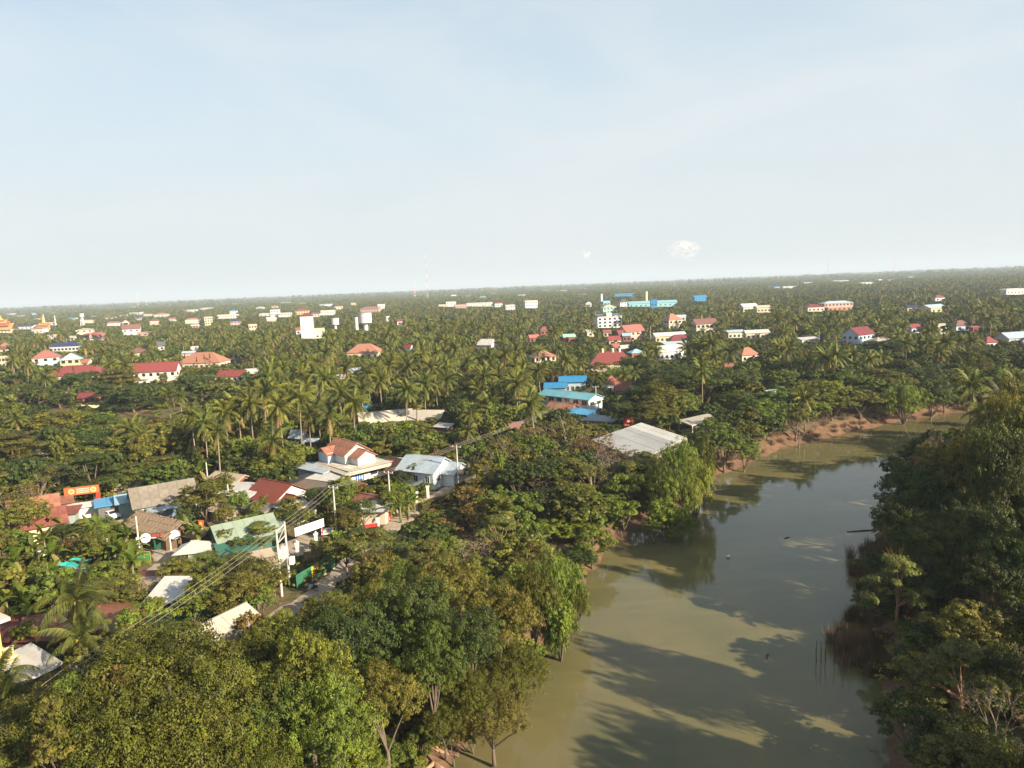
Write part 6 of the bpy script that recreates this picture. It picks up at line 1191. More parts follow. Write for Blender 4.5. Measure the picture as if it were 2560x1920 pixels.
# fan palm
def fan_geo(seed, n=13, L=1.5):
    V = []; Fq = []; V += [[0, .04, 0], [0, -.04, 0], [1.1, 0, .05]]; Fq.append((0, 1, 2))
    for i in range(n):
        a0 = -2.0+4.0*i/n; a1 = a0+4.0/n; am = (a0+a1)/2; k = len(V); V += [[1.1, 0, .05], [1.1+L*.7*math.cos(a0), L*.7*math.sin(a0), .05-.12*abs(a0)], [1.1+L*math.cos(am), L*math.sin(am), -.05-.18*abs(am)], [1.1+L*.7*math.cos(a1), L*.7*math.sin(a1), .12-.12*abs(a1)]]; Fq += [(k, k+1, k+2), (k, k+2, k+3)]
    return np.array(V, float), np.array(Fq)
fg = fan_geo(1); FAN_ME = np_mesh('fan_leaf', fg[0], fg[1], FOL['fan'], np.clip(frng.uniform(.1, .9, len(fg[1])), 0, 1)); FAN_DRY = np_mesh('fan_leaf', fg[0], fg[1], FOL['fan'], np.full(len(fg[1]), 1.8))
def fan_spec(seed):
    r = random.Random(seed); o_ = []
    for i in range(30): t = i/29; o_.append((1.45-2.6*t, i*2.399+r.uniform(-.2, .2), r.uniform(.85, 1.1), t > .8))
    return o_
def roty(V, a): c_, s_ = math.cos(a), math.sin(a); return V@np.array([[c_, 0, s_], [0, 1, 0], [-s_, 0, c_]])
def fan_crown(seed, top=(0, 0, 0)): return [(rotz(roty(fg[0]*s, el), az)+np.array(top), fg[1], 0, 1.8 if dry else frng.uniform(.1, .9)) for (el, az, s, dry) in fan_spec(seed)]
tr = palm_trunk(9, .3, .24); tv, tf = mb_arrays(tr); FANP = dict(crown=merge_meshes('crown', fan_crown(3), [FOL['fan']]), trunk=tr.mesh('trunk', BKP, True), h=9, lean=.3, R=2.6, top=11)
# banana
def bleaf_geo(L, w, el0, droop, seed, n=7):
    rng = np.random.RandomState(seed); V = []; Fq = []; p = np.zeros(3); el = el0
    for i in range(n+1):
        s = i/n; ww = w*math.sin(math.pi*min(.97, s*.88+.07))**.7*.5; t = np.array([math.cos(el), 0, math.sin(el)]); up = np.array([-t[2], 0, t[0]]); j = rng.normal(0, .03, 2)
        V += [p+[0, ww, 0]+up*(ww*.38+j[0]), p, p-[0, ww, 0]+up*(ww*.38+j[1])]; p = p+t*L/n; el = el0-droop*((i+1)/n)**1.5
        if i: k = i*3; Fq += [(k-3, k-2, k+1, k), (k-2, k-1, k+2, k+1)]
    return np.array(V), np.array(Fq)
BL = [bleaf_geo(2.5, .72, e, d, 600+i) for i, (e, d) in enumerate([(1.35, .5), (1.1, 1.2), (.85, 1.5), (.6, 1.6), (.3, 1.6), (-.9, .6)])]
BLEAF_ME = [np_mesh('leaf', v, f, FOL['banana'], np.clip(frng.uniform(.15, .9)+frng.normal(0, .08, len(f)), 0, 1) if i < 5 else np.full(len(f), 1.8)) for i, (v, f) in enumerate(BL)]
def ban_spec(seed):
    r = random.Random(seed); return [(0 if i < 1 else 1+min(4, int(i/1.9)), i*2.399+r.uniform(-.3, .3), r.uniform(.8, 1.1)) for i in range(9)]
BST = MB().tube([(0, 0, -.3), (0, 0, 1.2), (0, 0, 2.5)], [.19, .15, .07], 8).mesh('stem', bark((.16, .17, .07), 'banana_stem'), True)
def ban_merged(seed):
    tv, tf = mb_arrays(MB().tube([(0, 0, -.3), (0, 0, 2.5)], [.18, .08], 6)); rr = np.random.RandomState(seed)
    return merge_meshes('banana_plant', [(rotz(BL[j][0]*s, az)+np.array([0, 0, 2.3]), BL[j][1], 0, np.clip(rr.uniform(.1, .9)+rr.normal(0, .08, len(BL[j][1])), 0, 1) if j < 5 else 1.8) for (j, az, s) in ban_spec(seed)]+[(tv, tf, 1, .3)], [FOL['banana'], BKP])
BAN_ME = [ban_merged(700+k) for k in range(3)]
# reeds / dry bank brush
def brush_geo(n, h, spread, seed, w=.02):
    rng = np.random.RandomState(seed); b0 = rng.normal(0, spread*.4, (n, 3)); b0[:, 2] = -.1; tip = b0+np.stack([rng.normal(0, spread*.5, n), rng.normal(0, spread*.5, n), h*rng.uniform(.5, 1.1, n)], 1); sd_ = unit(np.cross(tip-b0, rng.normal(size=(n, 3))))*w
    mid = (b0+tip)/2+rng.normal(0, spread*.1, (n, 3)); V = np.stack([b0-sd_, b0+sd_, mid+sd_, mid-sd_, tip], 1).reshape(-1, 3); k = np.arange(n)[:, None]*5
    return V, np.concatenate([k+[0, 1, 2], k+[0, 2, 3], k+[3, 2, 4]])
BRUSH = []
for k in range(3): v, f = brush_geo(240, 1.3, 1.1, 800+k); BRUSH.append(np_mesh('dry_brush', v, f, FOL['brown'], frng.uniform(0, 1, len(f))))
REED = []
for k in range(2): v, f = brush_geo(160, 2.3, .7, 820+k, .018); REED.append(np_mesh('reeds', v, f, FOL['brown' if k else 'dry'], frng.uniform(0, .6, len(f))))

RBX = lambda y: float(np.interp(y, [p[1] for p in RB[1:18]], [p[0] for p in RB[1:18]]))
# ------------------------------------------------------------------ placing trees
TREES = []     # dict(kind, x, y, s, proto, ...)
ADJ = {'green': 'green leafy', 'dark': 'dark green', 'olive': 'olive green', 'bright': 'bright green', 'feather': 'feathery', 'rusty': 'rusty leaved'}
def add_tree(kind, x, y, z=None, s=1., sz=None, proto=None, phrase='', hand=False, R=4., top=9.):
    if z is None: z = gzs(x, y)
    TREES.append(dict(kind=kind, x=x, y=y, z=z, s=s, sz=sz or s, proto=proto, phrase=phrase, hand=hand, R=R*s, top=top*(sz or s), d=math.hypot(x, y)))
HP = {  # hand placed: code -> (object kind, proto family, phrase)
 'Rg': ('broadleaf_tree', 'big_rain_gold', 'broad golden green tree crown'), 'Ro': ('broadleaf_tree', 'big_rain_olive', 'broad olive green tree crown'),
 'Bg': ('broadleaf_tree', 'big_green', 'large bushy green tree'), 'Bd': ('broadleaf_tree', 'big_dark', 'large dark green tree'), 'Bo': ('broadleaf_tree', 'big_olive', 'large olive tree'),
 'g': ('broadleaf_tree', 'near_green', 'leafy green tree'), 'd': ('broadleaf_tree', 'near_dark', 'dark green tree'), 'o': ('broadleaf_tree', 'near_olive', 'olive green tree'), 'b': ('broadleaf_tree', 'near_bright', 'bright green tree'),
 'f': ('feathery_tree', 'near_feather', 'feathery flat layered tree'), 'c': ('feathery_tree', 'near_conifer', 'dense layered dark tree'), 'w': ('bamboo_clump', 'near_bamboo', 'yellow green bamboo clump'), 'v': ('vine_covered_tree', 'near_vine', 'column of bright hanging vines'),
 's': ('broadleaf_tree', 'near_sparse', 'thin leaved tree with bare twigs'), 'x': ('bare_tree', 'bare', 'leafless pale branched tree'), 'r': ('broadleaf_tree', 'near_rusty', 'rusty and yellow leaved tree'), 'k': ('conical_tree', 'near_cone', 'bright green conical tree'), 'y': ('columnar_tree', 'column', 'slim columnar tree'), 'G': ('rain_tree', 'giant_rain', 'giant umbrella crowned rain tree')}
hrng = random.Random(77)
def T(code, nx, ny, rpx, zc, hs=1.):
    kind, fam, ph = HP[code]; pr_ = hrng.choice(PROTO[fam]); p = P(nx, ny, zc); d = math.hypot(p.x, p.y); g = gzs(p.x, p.y); sd_ = math.sqrt(d*d+(H-zc)**2); s = rpx*sd_/1775/pr_['R']; sz = max(s*.6, (zc-g)/pr_['zc'])*hs
    if sz > s*1.6: sz = s*1.6
    BLOCK.append((p.x, p.y, pr_['R']*s*.62)); add_tree(kind, p.x, p.y, g+ (zc-g) - pr_['zc']*sz, s, sz, pr_, ph, True, pr_['R'], pr_['top'])
# code, x, y of the crown centre in the photograph, radius px, crown centre height
HT = [
 ('Rg', 420, 1740, 215, 8.5), ('Rg', 250, 1850, 150, 7.5), ('Ro', 560, 1820, 150, 8), ('Ro', 110, 1850, 105, 6.5), ('Rg', 400, 1900, 190, 8), ('Ro', 180, 1740, 70, 6.5), ('Rg', 130, 1930, 110, 6.5), ('Rg', 640, 1930, 100, 7),
 ('w', 585, 1850, 78, 7), ('Bg', 690, 1635, 80, 6.5), ('Bg', 640, 1700, 85, 7), ('Bg', 770, 1730, 120, 8.5), ('Bg', 700, 1850, 110, 7), ('Bd', 880, 1640, 110, 8), ('Bg', 830, 1850, 110, 7.5), ('Bo', 960, 1760, 90, 7),
 ('Bg', 830, 1590, 80, 6), ('Bo', 945, 1535, 80, 6), ('Bd', 1040, 1560, 105, 7.5), ('Bo', 1130, 1480, 95, 6), ('Bd', 1170, 1620, 95, 7.5), ('Bg', 1080, 1680, 90, 7), ('Bo', 1260, 1560, 85, 6), ('Rg', 1290, 1690, 80, 3.5), ('Rg', 1180, 1740, 80, 3.5), ('Ro', 1230, 1790, 85, 2), ('Rg', 1110, 1810, 60, 2),
 ('Bg', 760, 1650, 65, 6), ('Bg', 1010, 1475, 62, 5), ('g', 960, 1880, 45, 0.5), ('b', 900, 1905, 60, 2.5),
 ('v', 1312, 1360, 48, 3.5, 1.0), ('w', 1385, 1460, 70, 3.5), ('w', 1330, 1500, 70, 4), ('v', 1400, 1560, 40, 1.5), ('b', 1300, 1450, 55, 4), ('w', 1440, 1500, 40, 1.0), ('g', 1205, 1440, 60, 4), ('x', 1180, 1400, 85, 4), ('b', 1120, 1370, 55, 3.2), ('s', 1220, 1380, 70, 3.5), ('x', 1235, 1460, 55, 3.5),
 ('f', 915, 1362, 105, 5), ('f', 862, 1372, 48, 4), ('f', 1015, 1395, 58, 3.6), ('f', 1085, 1375, 45, 3.2), ('r', 1135, 1312, 48, 2.8), ('r', 1185, 1280, 50, 3.2), ('r', 1215, 1310, 44, 3), ('r', 1175, 1238, 38, 3.2), ('b', 1100, 1400, 55, 3), ('s', 1190, 1340, 55, 3),
 ('o', 510, 1245, 66, 5), ('o', 560, 1215, 30, 4), ('g', 722, 1152, 40, 4.8), ('g', 665, 1180, 34, 4), ('g', 1043, 1180, 27, 2.9), ('d', 782, 1248, 30, 3.2), ('g', 850, 1248, 36, 4.5), ('o', 865, 1300, 42, 3), ('f', 818, 1250, 32, 3.2), ('g', 905, 1275, 35, 3.5), ('f', 650, 1330, 55, 3.2), ('f', 510, 1412, 70, 3.4), ('c', 440, 1430, 55, 3.4), ('f', 590, 1420, 75, 4), ('o', 640, 1450, 70, 4), ('o', 600, 1490, 70, 4), ('g', 650, 1500, 45, 3), ('b', 520, 1480, 48, 4.2), ('b', 480, 1520, 45, 3.5), ('b', 360, 1560, 60, 4.5), ('o', 340, 1620, 65, 4.5), ('b', 260, 1430, 40, 3), ('o', 280, 1460, 55, 3.2), ('o', 240, 1500, 55, 3), ('d', 400, 1590, 40, 4), ('b', 600, 1470, 35, 2.6), ('g', 560, 1500, 45, 3.0),
 ('g', 10, 1360, 50, 3.5), ('o', 55, 1290, 50, 5), ('s', 25, 1250, 62, 4.5), ('s', 95, 1215, 55, 4.5), ('s', 150, 1190, 55, 5), ('c', 228, 1180, 74, 6), ('c', 35, 1120, 66, 6.5), ('c', 130, 1300, 5, 1), ('f', 350, 1180, 60, 4.5), ('c', 405, 1170, 50, 4.5), ('o', 300, 1120, 55, 5.5), ('d', 230, 1110, 55, 5.5), ('o', 340, 1100, 50, 5.5), ('g', 60, 1070, 50, 5), ('o', 110, 1060, 55, 6), ('o', 180, 1050, 50, 6), ('s', 330, 1075, 50, 6), ('g', 260, 1060, 45, 5.5), ('s', 300, 1160, 40, 4), ('o', 420, 1110, 45, 5), ('s', 20, 1190, 40, 4), ('s', 290, 1250, 18, 2), ('s', 345, 1262, 20, 3), ('s', 205, 1350, 42, 3), ('o', 235, 1370, 42, 3),
 ('s', 1255, 1130, 62, 7), ('v', 1253, 1160, 18, 6), ('o', 1215, 1180, 42, 4.5), ('g', 1180, 1130, 40, 5), ('d', 1290, 1190, 55, 5), ('g', 1330, 1120, 55, 5.5), ('d', 1375, 1180, 62, 5), ('s', 1420, 1085, 66, 7), ('s', 1350, 1090, 55, 6.5), ('s', 1480, 1110, 60, 6), ('x', 1545, 1120, 55, 5), ('s', 1560, 1140, 52, 4.5), ('o', 1430, 1180, 62, 5), ('s', 1480, 1190, 60, 5), ('g', 1440, 1240, 55, 4), ('d', 1380, 1250, 60, 4), ('x', 1520, 1170, 55, 5), ('b', 1560, 1220, 50, 3.5), ('g', 1500, 1260, 55, 3), ('d', 1600, 1180, 58, 4), ('w', 1700, 1160, 62, 5), ('w', 1735, 1210, 62, 4), ('w', 1680, 1235, 60, 3.5), ('w', 1640, 1190, 45, 4), ('w', 1760, 1170, 45, 4), ('b', 1660, 1300, 48, 0), ('b', 1700, 1315, 42, -.5), ('b', 1560, 1280, 42, 1.5), ('b', 1450, 1330, 60, 1.5), ('g', 1480, 1360, 55, 1), ('b', 1380, 1320, 50, 2.5), ('g', 1290, 1310, 50, 3.5), ('d', 1440, 1400, 50, 0), ('g', 1240, 1250, 40, 3.5), ('o', 1290, 1260, 50, 4), ('b', 1350, 1250, 45, 3),
 ('o', 1650, 1000, 72, 7.5), ('o', 1635, 1040, 65, 5), ('g', 1690, 1010, 60, 6), ('d', 1590, 1000, 50, 6.5), ('d', 1560, 1030, 45, 5), ('G', 1765, 955, 118, 9.0, .9), ('G', 1690, 945, 85, 8.5, .9), ('d', 1840, 1005, 55, 5), ('d', 1820, 1050, 45, 5), ('g', 1790, 1080, 48, 4.5), ('g', 1810, 1110, 50, 3.5), ('b', 1765, 1110, 30, 2.5), ('o', 1860, 1080, 45, 3.5), ('g', 1900, 1020, 55, 5), ('b', 1875, 1045, 35, 4), ('g', 1860, 1130, 40, 1.5),
 ('g', 1960, 1000, 62, 6), ('o', 1990, 1040, 48, 4), ('g', 1930, 1040, 50, 4), ('g', 2050, 980, 62, 6.5), ('o', 2080, 1010, 55, 4.5), ('g', 2020, 1020, 45, 4), ('g', 2140, 960, 60, 6.5), ('o', 2150, 1000, 50, 4.5), ('o', 2190, 950, 55, 7), ('w', 2260, 1000, 55, 4), ('o', 2230, 960, 55, 6), ('d', 2300, 950, 60, 6), ('d', 2290, 920, 55, 7), ('d', 2330, 990, 45, 4), ('g', 2370, 950, 50, 5), ('o', 2400, 970, 48, 4), ('r', 2440, 975, 35, 3), ('w', 2430, 910, 50, 6.5), ('o', 2460, 940, 50, 5), ('d', 2490, 900, 60, 7), ('g', 2520, 960, 50, 5), ('d', 2210, 880, 60, 6.5), ('d', 2130, 900, 55, 6.5), ('k', 2075, 890, 45, 5), ('k', 1945, 900, 38, 6), ('d', 2000, 920, 55, 6.5), ('g', 1960, 950, 45, 6),
 ('b', 780, 905, 60, 6), ('b', 735, 930, 70, 6.5), ('g', 700, 900, 45, 6), ('k', 1425, 905, 28, 5.5), ('d', 1590, 920, 50, 6.5), ('g', 1545, 940, 40, 6), ('o', 1570, 910, 35, 6), ('b', 1380, 925, 32, 5.5), ('o', 1500, 920, 25, 5), ('c', 300, 950, 56, 7.5), ('c', 330, 990, 52, 6), ('c', 270, 985, 45, 5), ('d', 210, 955, 48, 5), ('o', 1195, 960, 68, 7), ('d', 1160, 1010, 50, 5.5), ('d', 1100, 1000, 45, 5.5), ('g', 1180, 1050, 40, 5), ('d', 1420, 1100, 20, 5),
 # right bank: lower crowns get dark leaves to imitate the shade there
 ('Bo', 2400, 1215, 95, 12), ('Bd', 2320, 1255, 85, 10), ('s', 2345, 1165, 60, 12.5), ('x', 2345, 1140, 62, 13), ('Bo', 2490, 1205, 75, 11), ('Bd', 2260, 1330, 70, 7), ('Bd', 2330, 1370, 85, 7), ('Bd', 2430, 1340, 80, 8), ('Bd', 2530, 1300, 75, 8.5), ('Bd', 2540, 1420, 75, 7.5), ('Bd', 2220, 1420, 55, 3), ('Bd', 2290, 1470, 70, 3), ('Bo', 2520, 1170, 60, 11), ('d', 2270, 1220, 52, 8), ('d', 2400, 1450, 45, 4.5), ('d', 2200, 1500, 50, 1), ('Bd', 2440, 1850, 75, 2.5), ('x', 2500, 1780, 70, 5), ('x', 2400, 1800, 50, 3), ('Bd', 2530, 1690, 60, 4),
 ('s', 2420, 1200, 65, 12), ('x', 2285, 1205, 45, 9), ('s', 2245, 1300, 45, 6), ('x', 2225, 1440, 38, 2.5), ('x', 2330, 1560, 50, 2), ('x', 2270, 1620, 40, 1), ('g', 1050, 1860, 42, .5), ('o', 1130, 1840, 40, 0), ('b', 1180, 1830, 34, -.8), ('w', 1235, 1740, 36, .2), ('b', 1330, 1640, 36, -.8), ('w', 1385, 1600, 32, -.8), ('b', 1420, 1560, 30, -.6), ('g', 980, 1900, 36, 0), ('x', 1998, 1075, 34, 1.5), ('x', 2030, 1070, 26, 0.5), ('x', 1750, 1240, 36, 0), ('s', 1350, 1200, 40, 4)]
for (nx_, ny_) in ((562, 1288), (540, 1222), (470, 1288), (352, 1302), (152, 1335), (18, 1312), (645, 1275), (738, 1300), (868, 1222), (1008, 1192), (968, 1250), (598, 1258), (302, 1212), (178, 1238), (452, 1192), (610, 1365), (560, 1345), (720, 1265), (250, 1345), (1180, 1180), (1190, 1215), (835, 1222), (30, 1345), (390, 1520), (430, 1540), (250, 1560), (200, 1555), (60, 1585), (330, 1490), (230, 1490)): HT.append((hrng.choice('gdogb'), nx_+hrng.uniform(-5, 5), ny_, hrng.uniform(18, 32), hrng.uniform(2.2, 3.6)))
for i_ in range(46):
    HT.append((hrng.choice('gddoosgdsrb'), hrng.uniform(610, 1250), hrng.uniform(1540, 1830), hrng.uniform(26, 58), hrng.uniform(5.5, 9.5)))
for i_ in range(16): HT.append((hrng.choice('oosgr'), hrng.uniform(60, 560), hrng.uniform(1680, 1880), hrng.uniform(22, 46), hrng.uniform(9, 12)))
HT = [a for i_, a in enumerate(HT) if not (len(a) == 5 and a[4] >= 5.5 and a[2] > 1530 and float(sdist(*[np.array([v]) for v in P(a[1], a[2], a[4])[:2]])[0]) < 9 and a[3] < 60)]
for a in HT: T(*a)
for i, (nx, ny) in enumerate([(132, 940), (150, 936), (240, 930), (185, 938), (440, 905), (452, 908), (463, 905), (493, 915), (512, 908), (525, 905), (70, 965), (35, 990)]): T('y', nx, ny, 5.2 if i < 10 else 6.5, 5.0, 1.0)
# dark trees on the shaded right bank and just outside the frame to the right, whose shade falls on the water
fr_ = random.Random(31)
BKP_ = [(RBX(y_), y_) for y_ in range(20, 172, 2)]
def bank_at(q): return min(BKP_, key=lambda b_: abs(.57*b_[0]+.82*b_[1]-q))
SHADE = [(52, 60, 5, 5), (60, 70, 6, 6), (66, 82, 6, 6), (74, 70, 7, 8), (76, 56, 7, 7), (90, 60, 8, 8), (88, 86, 8, 9), (52, 72, 4.5, 3), (50, 84, 4, 2.5), (57, 92, 4.5, 4), (100, 76, 8, 9), (88, 120, 6, 8), (70, 100, 6, 9), (80, 108, 6, 9), (62, 44, 6, 5), (50, 44, 4, 3)]
for q_, t_, r_, z_ in ((40, 10, 5, 9), (53, 9, 4, 8), (58, 26, 4, 12), (66, 14, 4, 9), (71, 24, 4, 13), (92, 28, 3.5, 14), (101, 16, 4.5, 12), (108, 26, 4.5, 15), (118, 18, 5, 12), (127, 24, 4.5, 14), (139, 18, 5, 12), (150, 20, 4.5, 11)):
    bx_, by_ = bank_at(q_); SHADE.append((bx_+t_*.82, by_-t_*.57, r_, z_))
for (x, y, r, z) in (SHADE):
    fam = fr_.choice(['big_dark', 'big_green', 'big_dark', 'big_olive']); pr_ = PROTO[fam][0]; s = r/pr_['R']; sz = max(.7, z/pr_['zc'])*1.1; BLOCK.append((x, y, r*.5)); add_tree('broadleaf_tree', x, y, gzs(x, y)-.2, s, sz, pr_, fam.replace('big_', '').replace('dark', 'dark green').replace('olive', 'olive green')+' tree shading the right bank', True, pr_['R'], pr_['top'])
# palms by hand: x, y of the crown heart, trunk height, scale
HPALM = [(190, 1500, 8.5, 1.05), (168, 1600, 5.5, .9), (-10, 1700, 4.5, .8), (20, 1740, 3.5, .7), (655, 985, 16, 1.0), (625, 1010, 15, .95), (595, 1020, 14, 1), (700, 1020, 14, 1), (560, 1035, 13.5, .95), (745, 1000, 14, 1), (880, 1010, 13, 1.05), (540, 1080, 12, .9), (510, 1060, 12, .9), (770, 1040, 12, .9), (820, 1040, 12, .9), (480, 1040, 12.5, .95), (330, 1075, 9, .9), (45, 1050, 8, .8), (1335, 1012, 10, 1.1), (1120, 950, 12, 1), (1060, 960, 12, 1), (1010, 980, 12, 1), (1170, 905, 12, 1), (950, 950, 12.5, 1), (905, 975, 12.5, 1), (850, 985, 12, 1), (820, 950, 12, 1), (760, 975, 12.5, 1), (700, 965, 13, 1), (660, 940, 12, 1), (1230, 930, 12, 1), (1290, 960, 12, 1), (1310, 920, 12, 1), (1350, 930, 11, 1), (1020, 920, 12, 1), (1080, 920, 12, 1), (1010, 890, 12, 1), (870, 920, 13, 1), (790, 940, 12, 1), (420, 985, 9, .9), (450, 990, 9, .9), (350, 900, 10, 1), (330, 890, 10, 1), (255, 890, 9, 1), (270, 860, 10, 1), (440, 835, 11, 1.1), (1560, 940, 8, .8), (1590, 930, 8, .8), (1620, 900, 9, 1), (1635, 880, 9.5, 1), (1720, 870, 12, 1.05), (1750, 860, 13, 1.1), (1785, 865, 13, 1.1), (1820, 880, 12, 1.1), (1800, 850, 12, 1), (1450, 905, 9, 1), (1345, 875, 10, 1.1), (1395, 870, 10, 1), (1475, 820, 10, 1), (2095, 835, 9, 1), (2240, 835, 11, 1.1), (2260, 820, 11, 1), (2340, 825, 11, 1), (2480, 800, 13, 1.1), (2460, 790, 13, 1), (2430, 785, 12, 1), (2000, 800, 13, 1.1), (2015, 800, 13, 1.1), (1985, 805, 13, 1.1), (1965, 795, 13, 1.1), (2305, 880, 9, 1.0), (2360, 890, 9, .9), (2410, 930, 8, .9), (2460, 1030, 12, 1.05), (2520, 1000, 14, 1.1), (2540, 1080, 13, 1.1), (2555, 1160, 12, 1.1), (2530, 1250, 9, 1.0), (2550, 1330, 8, 1.), (2500, 1060, 13, 1), (2545, 1030, 13, 1)]
for (nx, ny, h, s) in HPALM:
    p = P(nx, ny, h); g = gzs(p.x, p.y); BLOCK.append((p.x, p.y, 1.6)); TREES.append(dict(kind='coconut_palm', x=p.x, y=p.y, z=g, h=max(3, h-g), s=s, hand=True, phrase='coconut palm', R=4.2*s, top=h+3, d=math.hypot(p.x, p.y)))
for (nx, ny, h, s) in ((1250, 1275, 6, 1.05), (1205, 1012, 9, 1.1), (1040, 1008, 8, .9), (1790, 895, 8, .9), (640, 860, 9, .9), (880, 840, 10, 1), (1215, 880, 8, .9), (410, 945, 7, .9), (1030, 1120, 7, .8)):
    p = P(nx, ny, h); g = gzs(p.x, p.y); BLOCK.append((p.x, p.y, 1.6)); TREES.append(dict(kind='sugar_palm', x=p.x, y=p.y, z=g, h=max(3, h-g), s=s, hand=True, phrase='fan leaved sugar palm', R=2.6*s, top=h+2, d=math.hypot(p.x, p.y)))
HB = [(80, 1370), (40, 1410), (110, 1350), (130, 1385), (25, 1450), (75, 1440), (15, 1500), (60, 1500), (105, 1480), (145, 1470), (130, 1440), (30, 1540), (80, 1540), (180, 1460), (240, 1310), (265, 1335), (295, 1325), (320, 1340), (335, 1375), (285, 1370), (255, 1355), (225, 1330), (205, 1345), (120, 1310), (305, 1385), (425, 1160), (450, 1165), (475, 1150), (500, 1165), (520, 1150), (545, 1160), (500, 1180), (600, 1140), (615, 1165), (590, 1170), (640, 1175), (655, 1180), (630, 1185), (400, 1180), (370, 1205), (985, 1240), (1005, 1225), (1020, 1260), (1000, 1270), (1035, 1245), (655, 1260), (470, 1320), (495, 1335), (140, 985), (150, 975), (100, 985), (700, 1140), (1380, 1040), (1000, 1050), (330, 1410), (160, 1500), (5, 1420)]
for (nx, ny) in HB:
    p = P(nx, ny, 2.8); BLOCK.append((p.x, p.y, .9)); TREES.append(dict(kind='banana_plant', x=p.x, y=p.y, z=gzs(p.x, p.y), s=hrng.uniform(.95, 1.35), hand=True, phrase='banana plant', R=2, top=4.5, d=math.hypot(p.x, p.y)))

# wild growth between: candidates on a jittered polar grid
BLK = np.array(BLOCK); wr = random.Random(2024)
PR = [L for L in LAND if L['protect']]
for L in PR: L['x0'], L['x1'] = L['nx']-L['w']/2, L['nx']+L['w']/2
LXY = np.array([(L['x'], L['y'], L['rad']) for L in LAND])
for (nx, w_, lim_, dd_) in ((690, 110, 1560, 90), (770, 70, 1505, 95), (830, 50, 1470, 100), (1010, 60, 1345, 118), (1060, 70, 1310, 125), (1110, 50, 1275, 132)): dd_ = math.hypot(*P(nx_, lim_, 0)[:2])+1; PR.append(dict(short='lane', x=0, y=-999, x0=nx-w_/2, x1=nx+w_/2, lim=lim_, dist=dd_, h=1, rad=0))
def cap_height(x, y, R, want, d):
    g = 0.; a0 = proj((x, y, 0)); a1 = proj((x, y, 10)); ppm = (a0[1]-a1[1])/10; rp = R*1775/d*.8; lim_h = want
    for L in PR:
        if L['dist'] > d+2:
            if a0[0]+rp > L['x0'] and a0[0]-rp < L['x1']:
                al = (a0[1]-L['lim'])/ppm
                if al < lim_h and a0[1]-want*ppm < L['lim']: lim_h = al
        if d < 900:
            dx, dy = x-L['x'], y-L['y']; s = dx*.82-dy*.57; q = abs(dx*.57+dy*.82)
            if 0 < s < 45 and q < L['rad']+R: lim_h = min(lim_h, L['h']*.75+s*.466)
    return lim_h, a0
WILD = []
r = 58.
while r < 1550:
    sp = 5.0 if r < 300 else (6.0 if r < 600 else (8.0 if r < 1000 else 10.0)); th = -.74
    while th < .74:
        x = (r+wr.uniform(-.45, .45)*sp)*math.sin(th+wr.uniform(-.4, .4)*sp/r); y = (r+wr.uniform(-.45, .45)*sp)*math.cos(th); th += sp/r
        WILD.append((x, y))
    r += sp
WX = np.array(WILD); SD = sdist(WX[:, 0], WX[:, 1])
for (x, y), sdv in zip(WILD, SD):
    d = math.hypot(x, y)
    if (right_ := (x > 45 and y < 125)) and wr.random() < .35: continue
    if sdv < 1.5 or (d < 110 and sdv > 30 and x > 0): continue
    if d < 320 and np.any((BLK[:, 0]-x)**2+(BLK[:, 1]-y)**2 < (BLK[:, 2]+1.3)**2): continue
    if np.any((LXY[:, 0]-x)**2+(LXY[:, 1]-y)**2 < (LXY[:, 2]+1.5)**2): continue
    n0 = float(vnoise(x, y, 45, 11)); n1_ = float(vnoise(x, y, 18, 12)); px = proj((x, y, 0))[0]
    right = y < 172 and x > RBX(y)-1
    if d > 300 and n0 < .23 and n1_ < .7: continue      # clearings
    if 215 < d < 325 and px < 500 and proj((x, y, 0))[1] > 985 and wr.random() < (.93 if n1_ < .75 else .4): continue    # rough meadow on the left
    pp = ((.30 if px < 1350 else .20) if d < 600 else .08) if d > 240 and px > 620 else (.22 if px > 620 else (.10 if d < 600 else .10))
    if sdv < 40 and d < 420: pp = .06 if not right else (.0 if d < 140 else .2)
    pp *= (.5+n0*1.1)
    if wr.random() < pp:
        want = wr.uniform(6.5, 15); R = 4.2; al, a0 = cap_height(x, y, R, want+3.8, d); h = al-3.8
        if h >= 5.5: h = min(want, h); TREES.append(dict(kind='coconut_palm', x=x, y=y, z=gzs(x, y) if d < 350 else 0., h=h, s=wr.uniform(.72, 1.12), hand=False, phrase='coconut palm', R=R, top=h+2.5, d=d)); continue
    want = wr.uniform(5.5, 9.5)*(1+.25*(n1_-.5))
    if d < 150: want *= .85
    R = wr.uniform(2.8, 4.6); al, a0 = cap_height(x, y, R, want, d); h = min(want, al)
    if h < 1.6: continue
    if h < 3.5: R *= max(.45, h/4)
    u = wr.random(); col = 'green' if u < .30 else ('dark' if u < .55 else ('olive' if u < .78 else ('feather' if u < .90 else ('bright' if u < .975 else 'rusty'))))
    if (n0 > .6 or right) and col in ('green', 'bright'): col = 'dark'  # dark leaves imitate shade on the right bank; elsewhere they vary by noise
    fam = ('near_' if d < 200 else 'mid_')+col
    if d >= 430: fam = 'far_'+{'bright': 'green', 'rusty': 'olive'}.get(col, col)
    pr_ = wr.choice(PROTO[fam]); s = R/pr_['R']; sz = h/pr_['top']
    add_tree('feathery_tree' if col == 'feather' else 'broadleaf_tree', x, y, gzs(x, y) if d < 350 else 0., s, sz, pr_, ADJ[col]+' tree', False, pr_['R'], pr_['top'])

